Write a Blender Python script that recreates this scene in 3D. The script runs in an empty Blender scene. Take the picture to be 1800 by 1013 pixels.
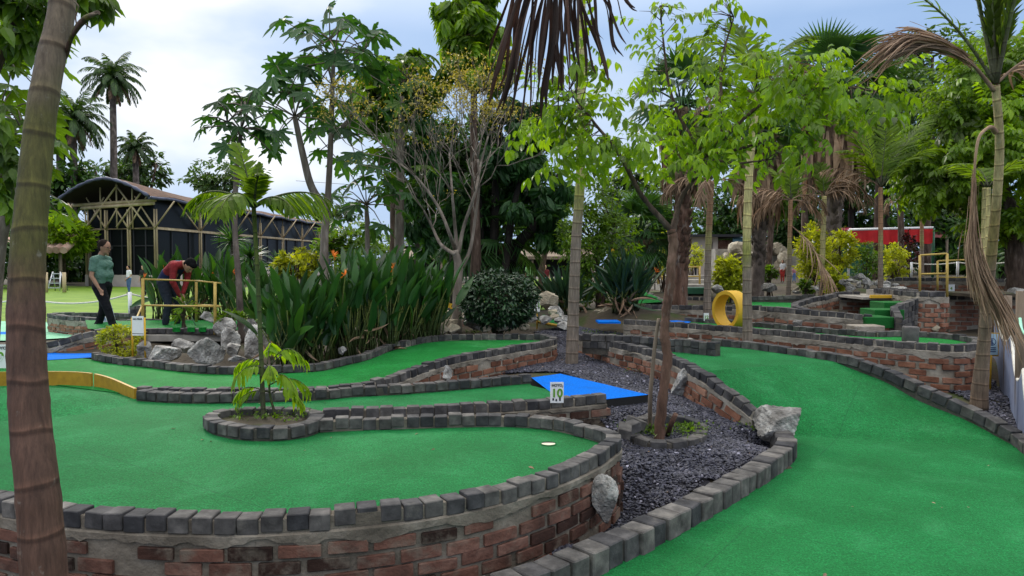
import bpy, math
import numpy as np
from mathutils import Vector
from mathutils.geometry import tessellate_polygon
rng = np.random.default_rng(11)
C = bpy.context.scene.collection
D = bpy.data
F, CXP, CYP, HZ, EYE = 1248.0, 900.0, 506.5, 460.0, 1.6
PIT = math.atan((CYP - HZ) / F)
cp, sp = math.cos(PIT), math.sin(PIT)
A3 = np.array


# ------------------------------------------------------------------ survey: where things stand, from bearings and heights
def ray(px, py):
    u, v = (px - CXP) / F, (CYP - py) / F
    return A3([u, cp + v * sp, -sp + v * cp])


def atz(px, py, z):
    d = ray(px, py)
    return A3([0, 0, EYE]) + d * ((z - EYE) / d[2])


def aty(px, py, Y):
    d = ray(px, py)
    return A3([0, 0, EYE]) + d * (Y / d[1])


def nrm(v):
    v = np.asarray(v, float)
    return v / np.maximum(np.linalg.norm(v, axis=-1, keepdims=True), 1e-9)


# ------------------------------------------------------------------ mesh builder
class MB:
    def __init__(s):
        s.v, s.r, s.u, s.f, s.n = [], [], [], [], 0

    def add(s, V, faces, rnd=0.5, mat=0, smooth=False, uv=None):
        V = np.asarray(V, float).reshape(-1, 3)
        m = len(V)
        s.v.append(V)
        s.r.append(np.broadcast_to(np.asarray(rnd, float), (m,)).copy())
        s.u.append(np.zeros((m, 3)) if uv is None else np.asarray(uv, float).reshape(m, 3))
        if isinstance(faces, np.ndarray):
            faces = [faces]
        else:
            by = {}
            for q in faces:
                by.setdefault(len(q), []).append(q)
            faces = [A3(x) for x in by.values()]
        for fa in faces:
            if len(fa):
                s.f.append((np.asarray(fa, int) + s.n, mat, smooth))
        s.n += m
        return s

    def inst(s, tv, tf, R, T, rnd=0.5, mat=0, smooth=False):
        """bake many copies of a small template: R (N,3,3) with columns as axes, T (N,3)"""
        N, m = len(T), len(tv)
        if N == 0:
            return s
        V = np.einsum('nij,mj->nmi', R, tv) + np.asarray(T)[:, None, :]
        rnd = np.broadcast_to(np.asarray(rnd, float), (N,))
        off = (np.arange(N) * m)[:, None, None]
        by = {}
        for q in tf:
            by.setdefault(len(q), []).append(q)
        fs = [(A3(x)[None] + off).reshape(-1, len(x[0])) for x in by.values()]
        s.v.append(V.reshape(-1, 3))
        s.r.append(np.repeat(rnd, m))
        s.u.append(np.tile(np.asarray(tv), (N, 1)))
        for fa in fs:
            s.f.append((fa + s.n, mat, smooth))
        s.n += N * m
        return s

    def tube(s, pts, rad, n=8, rnd=0.5, mat=0, cap=True, smooth=True):
        P = np.asarray(pts, float)
        k = len(P)
        rad = np.broadcast_to(np.asarray(rad, float), (k,))
        T = nrm(np.gradient(P, axis=0))
        ref = A3([0, 0, 1.0]) if abs(T[0][2]) < .9 else A3([1.0, 0, 0])
        X = nrm(np.cross(ref, T[0]))
        V, U = [], []
        a = np.linspace(0, 2 * np.pi, n, endpoint=False)
        L = np.concatenate([[0], np.cumsum(np.linalg.norm(np.diff(P, axis=0), axis=1))])
        for i in range(k):
            X = nrm(X - T[i] * np.dot(X, T[i]))
            Yv = np.cross(T[i], X)
            V.append(P[i] + rad[i] * (np.cos(a)[:, None] * X + np.sin(a)[:, None] * Yv))
            U.append(np.stack([a / 6.283, np.full(n, L[i]), np.full(n, i / max(1, k - 1))], 1))
        V, U = np.concatenate(V), np.concatenate(U)
        i, j = np.meshgrid(np.arange(k - 1), np.arange(n), indexing='ij')
        i, j = i.ravel(), j.ravel()
        j2 = (j + 1) % n
        q = np.stack([i * n + j, i * n + j2, (i + 1) * n + j2, (i + 1) * n + j], 1)
        fs = [q]
        s.add(V, fs[0], rnd, mat, smooth, U)
        if cap:
            base = s.n - k * n
            s.f.append((np.arange(n)[None, ::-1] + base, mat, False))
            s.f.append((np.arange(n)[None] + base + (k - 1) * n, mat, False))
        return s

    def box(s, lo, hi, rnd=.5, mat=0, bev=0.0):
        lo, hi = A3(lo, float), A3(hi, float)
        tv, tf = CB if bev else BX
        c, h = (lo + hi) / 2, (hi - lo) / 2
        if bev:
            V = np.sign(tv) * h - np.sign(tv) * (np.abs(tv) < .999) * bev + c
        else:
            V = tv * h + c
        return s.add(V, tf, rnd, mat)

    def build(s, name, mats, parent=None, loc=None):
        V = np.concatenate(s.v)
        org = A3(parent['_o']) if parent is not None else (A3(loc, float) if loc is not None else A3([(V[:, 0].min() + V[:, 0].max()) / 2, (V[:, 1].min() + V[:, 1].max()) / 2, V[:, 2].min()]))
        V = V - org
        me = D.meshes.new(name)
        me.vertices.add(len(V))
        me.vertices.foreach_set('co', V.astype(np.float32).ravel())
        nl = sum(f.size for f, _, _ in s.f)
        npoly = sum(len(f) for f, _, _ in s.f)
        me.loops.add(nl)
        me.loops.foreach_set('vertex_index', np.concatenate([f.ravel() for f, _, _ in s.f]).astype(np.int32))
        me.polygons.add(npoly)
        tot = np.concatenate([np.full(len(f), f.shape[1]) for f, _, _ in s.f])
        st = np.concatenate([[0], np.cumsum(tot)[:-1]])
        me.polygons.foreach_set('loop_start', st.astype(np.int32))
        me.polygons.foreach_set('material_index', np.concatenate([np.full(len(f), m) for f, m, _ in s.f]).astype(np.int32))
        me.polygons.foreach_set('use_smooth', np.concatenate([np.full(len(f), sm) for f, _, sm in s.f]).astype(bool))
        a = me.attributes.new('rnd', 'FLOAT', 'POINT')
        a.data.foreach_set('value', np.concatenate(s.r).astype(np.float32))
        a = me.attributes.new('uvw', 'FLOAT_VECTOR', 'POINT')
        a.data.foreach_set('vector', np.concatenate(s.u).astype(np.float32).ravel())
        for m in (mats if isinstance(mats, (list, tuple)) else [mats]):
            me.materials.append(m)
        me.update(calc_edges=True)
        me.validate()
        o = D.objects.new(name, me)
        C.objects.link(o)
        if parent is not None:
            o.parent = parent
        else:
            o.location = org
        o['_o'] = [float(x) for x in org]
        return o


BX = (A3([[-1, -1, -1], [1, -1, -1], [1, 1, -1], [-1, 1, -1], [-1, -1, 1], [1, -1, 1], [1, 1, 1], [-1, 1, 1]], float),
      [(3, 2, 1, 0), (4, 5, 6, 7), (0, 1, 5, 4), (1, 2, 6, 5), (2, 3, 7, 6), (3, 0, 4, 7)])


def cham(b):
    """unit chamfered box, 24 verts"""
    V, idx = [], {}
    for sx in (-1, 1):
        for sy in (-1, 1):
            for sz in (-1, 1):
                for ax in range(3):
                    p = [sx * (1 - b), sy * (1 - b), sz * (1 - b)]
                    p[ax] = (sx, sy, sz)[ax]
                    idx[(sx, sy, sz, ax)] = len(V)
                    V.append(p)
    Fc = []
    for ax in range(3):
        o = [k for k in range(3) if k != ax]
        for sg in (-1, 1):
            q = []
            for a, b2 in ((-1, -1), (1, -1), (1, 1), (-1, 1)):
                t = [0, 0, 0]
                t[ax], t[o[0]], t[o[1]] = sg, a, b2
                q.append(idx[(*t, ax)])
            Fc.append(q)
        for a in (-1, 1):
            for b2 in (-1, 1):
                t0, t1 = [0, 0, 0], [0, 0, 0]
                t0[ax], t1[ax] = -1, 1
                for t in (t0, t1):
                    t[o[0]], t[o[1]] = a, b2
                Fc.append([idx[(*t0, o[0])], idx[(*t1, o[0])], idx[(*t1, o[1])], idx[(*t0, o[1])]])
    for sx in (-1, 1):
        for sy in (-1, 1):
            for sz in (-1, 1):
                Fc.append([idx[(sx, sy, sz, a)] for a in range(3)])
    V = A3(V, float)
    out = []
    for q in Fc:
        p = V[q]
        n = np.cross(p[1] - p[0], p[2] - p[0])
        out.append(tuple(q) if np.dot(n, p.mean(0)) > 0 else tuple(q[::-1]))
    return V, out


CB = cham(.12)
CBR = cham(.10)


def frames(d, n, s=1.0):
    d = nrm(d)
    x = nrm(np.cross(d, n))
    z = np.cross(x, d)
    s = np.asarray(s, float)
    R = np.stack([x, d, z], -1)
    return R * (s[:, None, None] if s.ndim else s)


def tag(o, label, cat, group=None, kind=None):
    o['label'] = label
    o['category'] = cat
    if group:
        o['group'] = group
    if kind:
        o['kind'] = kind
    return o


def empty(name, loc, label, cat, group=None):
    o = D.objects.new(name, None)
    o.empty_display_size = .1
    C.objects.link(o)
    o.location = loc
    o['_o'] = [float(x) for x in loc]
    return tag(o, label, cat, group)


def struct(o, label=None):
    o['kind'] = 'structure'
    if label:
        o['label'] = label
    return o


# ------------------------------------------------------------------ materials
def lin(c):
    return tuple(((x / 255) / 12.92 if x / 255 < .04045 else ((x / 255 + .055) / 1.055) ** 2.4) for x in c) + (1,)


class NT:
    def __init__(s, name):
        s.m = D.materials.new(name)
        s.m.use_nodes = True
        s.t = s.m.node_tree
        s.b = s.t.nodes['Principled BSDF']
        s.out = s.t.nodes['Material Output']

    def n(s, typ, **k):
        x = s.t.nodes.new(typ)
        for a, v in k.items():
            if a[0] == '_':
                x.inputs[a[1:].replace('_', ' ')].default_value = v
            else:
                setattr(x, a, v)
        return x

    def l(s, a, b):
        s.t.links.new(a, b)

    def ramp(s, fac, stops, interp='LINEAR'):
        r = s.n('ShaderNodeValToRGB')
        r.color_ramp.interpolation = interp
        e = r.color_ramp.elements
        while len(e) < len(stops):
            e.new(.5)
        for q, (p, c) in zip(e, stops):
            q.position = p
            q.color = c if len(c) == 4 else (*c, 1)
        s.l(fac, r.inputs[0])
        return r.outputs[0]

    def noise(s, vec, scale, detail=4, rough=.55, dist=0):
        x = s.n('ShaderNodeTexNoise', _Scale=scale, _Detail=detail, _Roughness=rough, _Distortion=dist)
        s.l(vec, x.inputs['Vector'])
        return x.outputs['Fac']

    def mul(s, a, b, typ='MULTIPLY', f=1.0):
        x = s.n('ShaderNodeMix', data_type='RGBA', blend_type=typ)
        x.inputs[0].default_value = f if not hasattr(f, 'links') else 0
        if hasattr(f, 'links'):
            s.l(f, x.inputs[0])
        for v, i in ((a, 6), (b, 7)):
            if hasattr(v, 'links'):
                s.l(v, x.inputs[i])
            else:
                x.inputs[i].default_value = v
        return x.outputs[2]


def mk(name, cols, scale=6., rough=.8, bump=0., bscale=None, rndv=.25, rcols=None, stretch=None, spec=.3, detail=5, trans=0., bdist=.02, metal=0., coat=0., blot=None, tcol=None):
    """noise-coloured surface; every piece varied by its own 'rnd' value; optional translucency for leaves"""
    t = NT(name)
    co = t.n('ShaderNodeTexCoord').outputs['Object']
    if stretch:
        mp = t.n('ShaderNodeMapping', _Scale=stretch)
        t.l(co, mp.inputs[0])
        co = mp.outputs[0]
    at = t.n('ShaderNodeAttribute', attribute_name='rnd')
    c = t.ramp(t.noise(co, scale, detail), [(a, b) for a, b in cols]) if len(cols) > 1 else None
    if c is None:
        rg = t.n('ShaderNodeRGB')
        rg.outputs[0].default_value = cols[0][1] if len(cols[0][1]) == 4 else (*cols[0][1], 1)
        c = rg.outputs[0]
    if rcols:
        c = t.mul(c, t.ramp(at.outputs['Fac'], rcols), 'MULTIPLY')
    elif rndv:
        c = t.mul(c, t.ramp(at.outputs['Fac'], [(0, (1 - rndv,) * 3), (1, (1 + rndv,) * 3)]), 'MULTIPLY')
    if blot:
        bs, bc, lo, hi = blot
        c = t.mul(c, (*bc, 1), 'MIX', t.ramp(t.noise(co, bs, 6, .65), [(lo, (0, 0, 0)), (hi, (1, 1, 1))]))
    t.l(c, t.b.inputs['Base Color'])
    t.b.inputs['Roughness'].default_value = rough
    t.b.inputs['Specular IOR Level'].default_value = spec
    t.b.inputs['Metallic'].default_value = metal
    t.b.inputs['Coat Weight'].default_value = coat
    if bump:
        bp = t.n('ShaderNodeBump', _Strength=bump, _Distance=bdist)
        t.l(t.noise(co, bscale or scale * 4, 6, .6), bp.inputs['Height'])
        t.l(bp.outputs[0], t.b.inputs['Normal'])
    if trans:
        tr = t.n('ShaderNodeBsdfTranslucent')
        t.l(t.mul(c, tcol or (2.0, 1.9, .45, 1)), tr.inputs[0])
        mx = t.n('ShaderNodeMixShader')
        mx.inputs[0].default_value = trans
        t.l(t.b.outputs[0], mx.inputs[1])
        t.l(tr.outputs[0], mx.inputs[2])
        t.l(mx.outputs[0], t.out.inputs[0])
    return t.m


def turf_mat(name, a, b, seed=0, tan=.0):
    """short artificial turf: pile grain in colour and bump, scuffed patches"""
    t = NT(name)
    co = t.n('ShaderNodeTexCoord').outputs['Object']
    big = t.noise(co, 1.3, 4, .6)
    c = t.ramp(big, [(.3, a), (.7, b)])
    fine = t.noise(co, 85, 5, .8)
    c = t.mul(c, t.ramp(fine, [(.32, (.25, .28, .27)), (.5, (.95, .95, .95)), (.68, (2.3, 1.75, 2.1))]))
    mid = t.noise(co, 28, 4, .7)
    c = t.mul(c, t.ramp(mid, [(.3, (.72, .74, .76)), (.7, (1.25, 1.2, 1.25))]))
    wear = t.ramp(t.noise(co, 2.6, 6, .7, .6), [(.52, (0, 0, 0)), (.72, (.28, .28, .28))])
    c = t.mul(c, (.06, .30, .12, 1), 'MIX', wear)
    br = t.n('ShaderNodeTexBrick', _Scale=1.0, _Mortar_Size=.006, _Mortar_Smooth=.6, _Brick_Width=9.0, _Row_Height=1.83)
    mpb = t.n('ShaderNodeMapping', _Rotation=(0, 0, .62), _Location=(.4, .3, 0))
    wb = t.n('ShaderNodeMix', data_type='VECTOR')
    wb.inputs[0].default_value = .02
    nzb = t.n('ShaderNodeTexNoise', _Scale=2.0)
    t.l(co, nzb.inputs['Vector'])
    t.l(co, wb.inputs[4])
    t.l(nzb.outputs['Color'], wb.inputs[5])
    t.l(wb.outputs[1], mpb.inputs[0])
    t.l(mpb.outputs[0], br.inputs['Vector'])
    sm_ = t.n('ShaderNodeMath', operation='MULTIPLY')
    sm_.inputs[1].default_value = .38
    t.l(br.outputs['Fac'], sm_.inputs[0])
    c = t.mul(c, (.006, .045, .02, 1), 'MIX', sm_.outputs[0])
    st = t.ramp(t.noise(co, .8, 5, .7, .8), [(.56, (0, 0, 0)), (.74, (.4, .4, .4))])
    c = t.mul(c, (.006, .085, .022, 1), 'MIX', st)
    spk = t.ramp(t.noise(co, 95, 2, .5), [(.69, (0, 0, 0)), (.75, (.5, .5, .5))])
    c = t.mul(c, (.10, .13, .03, 1), 'MIX', spk)
    t.l(c, t.b.inputs['Base Color'])
    t.b.inputs['Roughness'].default_value = .75
    t.b.inputs['Specular IOR Level'].default_value = .12
    t.b.inputs['Sheen Weight'].default_value = .06
    t.b.inputs['Sheen Tint'].default_value = (.3, 1, .5, 1)
    bp = t.n('ShaderNodeBump', _Strength=.9, _Distance=.012)
    t.l(fine, bp.inputs['Height'])
    bp2 = t.n('ShaderNodeBump', _Strength=.35, _Distance=.02)
    t.l(mid, bp2.inputs['Height'])
    t.l(bp.outputs[0], bp2.inputs['Normal'])
    t.l(bp2.outputs[0], t.b.inputs['Normal'])
    return t.m


def palm_mat(name, low, green, top, g0, g1, ring=9.0):
    """ringed palm trunk; uvw.y = metres along, uvw.z = share of the height"""
    t = NT(name)
    at = t.n('ShaderNodeAttribute', attribute_name='uvw')
    co = t.n('ShaderNodeTexCoord').outputs['Object']
    sx = t.n('ShaderNodeSeparateXYZ')
    t.l(at.outputs['Vector'], sx.inputs[0])
    nz = t.noise(co, 7, 5, .65)
    ad = t.n('ShaderNodeMath', operation='MULTIPLY_ADD', _Value=0)
    ad.inputs[1].default_value = .10
    t.l(nz, ad.inputs[0])
    t.l(sx.outputs['Z'], ad.inputs[2])
    c = t.ramp(ad.outputs[0], [(max(0, g0 - .02), low), (g0 + .06, green), (max(g0 + .07, g1 - .05), green), (min(1, g1 + .02), top)])
    mp = t.n('ShaderNodeMapping', _Scale=(9, 9, 1.6))
    t.l(co, mp.inputs[0])
    c = t.mul(c, t.ramp(t.noise(mp.outputs[0], 2.2, 6, .7), [(.3, (.62, .6, .58)), (.7, (1.3, 1.28, 1.25))]))
    m3 = t.n('ShaderNodeMapping', _Scale=(60, 60, 7))
    t.l(co, m3.inputs[0])
    c = t.mul(c, t.ramp(t.noise(m3.outputs[0], 1.0, 6, .75), [(.3, (.6, .58, .56)), (.5, (1, 1, 1)), (.7, (1.4, 1.38, 1.34))]))
    c = t.mul(c, (.27, .255, .22, 1), 'MIX', t.ramp(t.noise(co, 11, 7, .7), [(.60, (0, 0, 0)), (.70, (.55, .55, .55))]))
    # leaf-scar rings
    m2 = t.n('ShaderNodeMath', operation='MULTIPLY')
    m2.inputs[1].default_value = ring
    t.l(sx.outputs['Y'], m2.inputs[0])
    n2 = t.n('ShaderNodeMath', operation='MULTIPLY_ADD')
    n2.inputs[1].default_value = .5
    t.l(t.noise(co, 3, 2), n2.inputs[0])
    t.l(m2.outputs[0], n2.inputs[2])
    fr = t.n('ShaderNodeMath', operation='FRACT')
    t.l(n2.outputs[0], fr.inputs[0])
    c = t.mul(c, t.ramp(fr.outputs[0], [(0, (.5, .45, .42)), (.05, (.6, .55, .5)), (.09, (1.45, 1.4, 1.35)), (.2, (1, 1, 1)), (.93, (.95, .95, .95)), (1, (.5, .45, .42))]))
    t.l(c, t.b.inputs['Base Color'])
    t.b.inputs['Roughness'].default_value = .7
    t.b.inputs['Specular IOR Level'].default_value = .35
    bp = t.n('ShaderNodeBump', _Strength=.5, _Distance=.012)
    t.l(t.noise(m3.outputs[0], 1.0, 6, .75), bp.inputs['Height'])
    t.l(bp.outputs[0], t.b.inputs['Normal'])
    return t.m


def plain(name, c, rough=.6, metal=0, spec=.4, var=.12, scale=14, bump=.15):
    return mk(name, [(.3, tuple(x * (1 - var) for x in c[:3])), (.7, tuple(min(1, x * (1 + var)) for x in c[:3]))], scale=scale, rough=rough, spec=spec, metal=metal, rndv=.1, bump=bump, bscale=60, bdist=.004)


MT = {}
MT['turf'] = turf_mat('green_turf', (.004, .125, .024), (.010, .20, .047))
MT['turf_far'] = turf_mat('bright_turf', (.003, .15, .017), (.008, .22, .030))
MT['blue'] = mk('blue_turf', [(.3, (.0, .10, .50)), (.7, (.0, .20, .85))], scale=60, rough=.9, bump=.5, bscale=120, rndv=0, bdist=.006, spec=.1, blot=(4, (.01, .12, .45), .5, .8))
MT['mint'] = mk('mint_turf', [(.3, (.16, .42, .26)), (.7, (.24, .52, .34))], scale=4, rough=.9, bump=.3, bscale=90, rndv=0)
MT['lawn'] = mk('lawn_grass', [(.3, (.075, .155, .008)), (.5, (.115, .205, .011)), (.7, (.155, .25, .018))], scale=.9, rough=.9, bump=.6, bscale=14, rndv=0, detail=8)
MT['soil'] = mk('soil', [(.3, (.035, .028, .02)), (.52, (.075, .06, .042)), (.62, (.05, .06, .022)), (.75, (.035, .06, .012))], scale=1.6, rough=.95, bump=.8, bscale=16, rndv=0, detail=9)
MT['bed'] = mk('slate_bed', [(.3, (.014, .0135, .018)), (.7, (.032, .031, .040))], scale=30, rough=.95, bump=.8, bscale=50, rndv=0)
MT['slate'] = mk('slate_chips', [(.3, (.028, .029, .041)), (.7, (.054, .055, .077))], scale=9, rough=.62, spec=.5, rcols=[(0, (.5, .5, .55)), (.5, (1, 1, 1.05)), (.86, (1.5, 1.48, 1.55)), (.975, (2.2, 2.1, 2.1)), (.992, (6, 5.7, 5.2)), (1, (9, 8.6, 8))], bump=.3, bscale=60, bdist=.004)
MT['cobble'] = mk('grey_cobble', [(.28, (.034, .032, .032)), (.5, (.078, .075, .074)), (.72, (.15, .142, .137))], scale=11, rough=.82, rcols=[(0, (.38, .40, .46)), (.35, (.8, .8, .84)), (.7, (1.05, 1.03, 1.0)), (1, (1.4, 1.37, 1.32))], bump=.55, bscale=55, bdist=.007, detail=8, blot=(5, (.20, .185, .165), .6, .85))
MT['cobble_far'] = MT['cobble']
MT['mortar'] = mk('grey_mortar', [(.25, (.085, .072, .058)), (.5, (.18, .155, .125)), (.75, (.32, .285, .24))], scale=5, rough=.95, bump=.8, bscale=26, rndv=0, detail=9, bdist=.02, blot=(2.2, (.07, .06, .048), .52, .75))
MT['brick'] = mk('red_brick', [(.25, (.06, .034, .026)), (.5, (.135, .064, .046)), (.75, (.24, .14, .105))], scale=7, rough=.9, rcols=[(0, (.10, .095, .095)), (.3, (.32, .30, .29)), (.5, (.75, .72, .72)), (.8, (1.05, 1.0, 1.0)), (1, (1.25, 1.35, 1.4))], bump=.7, bscale=34, detail=9, bdist=.015, blot=(6, (.17, .145, .115), .50, .74))
MT['brick_warm'] = mk('orange_brick', [(.25, (.11, .055, .038)), (.5, (.25, .11, .07)), (.75, (.36, .20, .14))], scale=7, rough=.9, rcols=[(0, (.3, .28, .28)), (.12, (.6, .55, .52)), (.4, (.85, .8, .8)), (.8, (1.05, 1.05, 1.0)), (1, (1.2, 1.35, 1.4))], bump=.7, bscale=34, detail=9, bdist=.012, blot=(3.3, (.36, .31, .26), .58, .82))
MT['mortar_warm'] = mk('pale_mortar', [(.25, (.15, .125, .10)), (.5, (.29, .255, .21)), (.75, (.46, .42, .36))], scale=5, rough=.95, bump=.8, bscale=26, rndv=0, detail=9, bdist=.02, blot=(2.2, (.09, .08, .06), .52, .75))
MT['rock'] = mk('limestone', [(.28, (.08, .074, .068)), (.43, (.22, .21, .198)), (.54, (.42, .41, .39)), (.65, (.70, .69, .66))], scale=5.5, rough=.85, rndv=.25, bump=1, bscale=14, detail=12, bdist=.07, blot=(6, (.09, .08, .065), .56, .66))
MT['rock_warm'] = mk('cream_limestone', [(.22, (.13, .10, .07)), (.5, (.36, .31, .23)), (.75, (.60, .55, .46))], scale=3.2, rough=.88, rndv=.3, bump=.9, bscale=11, detail=9, bdist=.05, blot=(2.5, (.09, .075, .05), .55, .75))
MT['concrete'] = plain('concrete', (.3, .28, .25), .9, var=.3, scale=5, bump=.5)
MT['yellow'] = mk('yellow_paint', [(.3, (.55, .32, .022)), (.7, (.66, .40, .03))], scale=4, rough=.55, rndv=.08, bump=.3, bscale=30, bdist=.006, blot=(7, (.30, .17, .02), .6, .78))
MT['rail'] = mk('tan_yellow_paint', [(.3, (.36, .25, .06)), (.7, (.52, .37, .10))], scale=9, rough=.6, rndv=.1, bump=.3, bscale=30, bdist=.004)
MT['ochre'] = plain('ochre_paint', (.36, .20, .012), .6, var=.2)
MT['white'] = plain('white_plastic', (.75, .76, .78), .45, var=.05)
MT['rope'] = plain('white_rope', (.66, .64, .58), .9)
MT['ink'] = plain('dark_ink', (.02, .02, .025), .6)
MT['lime_ink'] = plain('lime_ink', (.12, .33, .012), .6)
MT['bamboo'] = mk('bamboo', [(.3, (.34, .25, .14)), (.7, (.56, .45, .29))], scale=3, rough=.6, stretch=(1, 1, .2), rndv=.25, bump=.2)
MT['thatch'] = mk('brown_roof', [(.3, (.055, .03, .02)), (.7, (.145, .08, .05))], scale=4, rough=.95, bump=.8, bscale=14, rndv=.2, detail=8)
MT['tarp'] = plain('blue_grey_tarp', (.055, .062, .11), .6, var=.35, scale=3)
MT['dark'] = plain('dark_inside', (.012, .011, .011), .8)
MT['glass'] = plain('dark_glass', (.008, .010, .011), .3, spec=.06, bump=0)
MT['wall'] = plain('cream_render', (.46, .40, .36), .9, var=.12, scale=2)
MT['red'] = plain('red_canvas', (.55, .015, .02), .7, var=.2, scale=3)
MT['green_metal'] = plain('green_metal', (.02, .10, .05), .5)
MT['step'] = mk('green_step_turf', [(.3, (.004, .085, .012)), (.7, (.008, .13, .022))], scale=60, rough=.9, bump=.5, bscale=160, rndv=0)
MT['wood'] = mk('grey_wood', [(.3, (.12, .09, .065)), (.7, (.26, .2, .15))], scale=3, stretch=(6, 6, .6), rough=.85, bump=.4, rndv=.2)
MT['blue_fence'] = mk('blue_grey_panel', [(.3, (.13, .16, .26)), (.7, (.22, .26, .38))], scale=2.2, rough=.7, rndv=.1, bump=.3, bscale=12, blot=(1.8, (.16, .14, .13), .55, .8))
MT['metal'] = plain('aluminium', (.55, .56, .58), .35, metal=.8)
MT['bark'] = mk('brown_bark', [(.3, (.035, .022, .016)), (.55, (.10, .066, .05)), (.75, (.2, .15, .125))], scale=5, stretch=(3, 3, .7), rough=.9, bump=.9, bscale=9, detail=8, rndv=.2, bdist=.03)
MT['bark_red'] = mk('reddish_bark', [(.3, (.05, .026, .018)), (.55, (.14, .075, .052)), (.75, (.26, .16, .12))], scale=5, stretch=(3, 3, .7), rough=.8, bump=.9, bscale=9, detail=8, rndv=.2, bdist=.03, blot=(3, (.3, .27, .24), .58, .75))
MT['bark_dark'] = mk('dark_bark', [(.3, (.012, .01, .009)), (.7, (.04, .032, .028))], scale=5, stretch=(3, 3, .7), rough=.9, bump=.8, bscale=9, rndv=.2, bdist=.03)
MT['bark_pale'] = mk('pale_bark', [(.3, (.11, .09, .072)), (.55, (.21, .175, .145)), (.75, (.37, .33, .28))], scale=4, stretch=(3, 3, .8), rough=.9, bump=.6, bscale=9, detail=8, rndv=.15, bdist=.02)
MT['bark_fibre'] = mk('palm_fibre', [(.3, (.05, .04, .035)), (.55, (.15, .12, .105)), (.75, (.30, .25, .22))], scale=5, stretch=(1, 1, .5), rough=.95, bump=1, bscale=12, detail=8, rndv=.3, bdist=.04)
MT['dead'] = mk('dead_frond', [(.3, (.16, .105, .07)), (.7, (.36, .26, .185))], scale=4, rough=.85, rcols=[(0, (.35, .30, .28)), (.5, (.85, .82, .8)), (1, (1.55, 1.5, 1.4))], trans=.15, tcol=(1.3, 1.1, .9, 1))
MT['dead_dark'] = mk('dead_dark_frond', [(.3, (.022, .014, .013)), (.7, (.06, .036, .03))], scale=5, rough=.8, rcols=[(0, (.5, .5, .5)), (.6, (1.1, 1.05, 1)), (1, (2.4, 2.0, 1.7))], trans=.12, tcol=(1.4, 1.0, .8, 1))


def leafm(name, a, b, trans=.35, rough=.45, lo=.45, hi=1.5, spec=.4, tip=None):
    return mk(name, [(.3, a), (.7, b)], scale=2.5, rough=rough, spec=spec, trans=trans,
              rcols=[(0, (lo, lo, lo * 1.05)), (.5, (1, 1, 1)), (.9, (hi * 1.05, hi, hi * .8)), (1, tip or (hi * 1.15, hi * 1.05, hi * .7))])


MT['lf_light'] = leafm('leaf_light', (.11, .20, .010), (.18, .28, .016), .55)
MT['bedding'] = mk('dark_bedding', [(.3, (.045, .040, .034)), (.7, (.11, .098, .083))], scale=8, rough=.95, bump=.8, bscale=30, rndv=0)
MT['lf_tree'] = leafm('leaf_small_tree', (.08, .165, .010), (.15, .25, .014), .48, lo=.35, hi=1.55, rough=.38)
MT['lf_mid'] = leafm('leaf_mid', (.055, .115, .010), (.09, .17, .014), .42)
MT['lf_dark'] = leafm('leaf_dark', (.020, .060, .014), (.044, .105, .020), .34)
MT['lf_blue'] = leafm('leaf_papaya', (.018, .065, .022), (.04, .115, .028), .36, rough=.5)
MT['lf_bush'] = leafm('leaf_bush', (.014, .040, .018), (.028, .072, .030), .1, rough=.3, spec=.5, hi=1.8)
MT['lf_yellow'] = leafm('leaf_yellow', (.23, .28, .012), (.40, .43, .03), .4, rough=.6)
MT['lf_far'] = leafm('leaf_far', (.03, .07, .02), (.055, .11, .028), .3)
MT['lf_strel'] = leafm('leaf_strelitzia', (.014, .052, .014), (.033, .095, .022), .22, rough=.38, spec=.5, lo=.5, hi=1.6)
MT['lf_palm'] = leafm('leaf_palm', (.065, .125, .012), (.12, .19, .018), .45, rough=.6, spec=.2)
MT['lf_fan'] = leafm('leaf_fan_palm', (.02, .07, .022), (.045, .11, .03), .25)
MT['flower'] = mk('orange_flower', [(.3, (.75, .16, .02)), (.7, (.85, .28, .03))], rndv=.2, rough=.5, trans=.2, tcol=(1, 1, 1, 1))
MT['dryflower'] = leafm('dry_flower', (.20, .19, .04), (.32, .27, .08), .3)
MT['purple'] = mk('purple_flower', [(.3, (.25, .01, .40)), (.7, (.4, .03, .55))], rndv=.3, rough=.6)
MT['maroon'] = leafm('leaf_maroon', (.035, .010, .018), (.07, .02, .03), .25)
MT['palm_near'] = palm_mat('palm_trunk_near', (.095, .052, .038, 1), (.085, .082, .022, 1), (.16, .125, .09, 1), .52, .76, 5.2)
MT['palm_mid'] = palm_mat('palm_trunk_mid', (.19, .155, .125, 1), (.22, .23, .06, 1), (.42, .38, .17, 1), .38, .50, 6)
MT['palm_young'] = palm_mat('palm_trunk_young', (.18, .145, .118, 1), (.24, .22, .085, 1), (.26, .15, .085, 1), .55, .72, 9)
MT['palm_right'] = palm_mat('palm_trunk_right', (.17, .125, .09, 1), (.21, .165, .065, 1), (.33, .28, .14, 1), .50, .72, 7)
MT['palm_green'] = palm_mat('palm_trunk_green', (.05, .055, .025, 1), (.05, .075, .018, 1), (.09, .12, .02, 1), .3, .8, 8)


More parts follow.
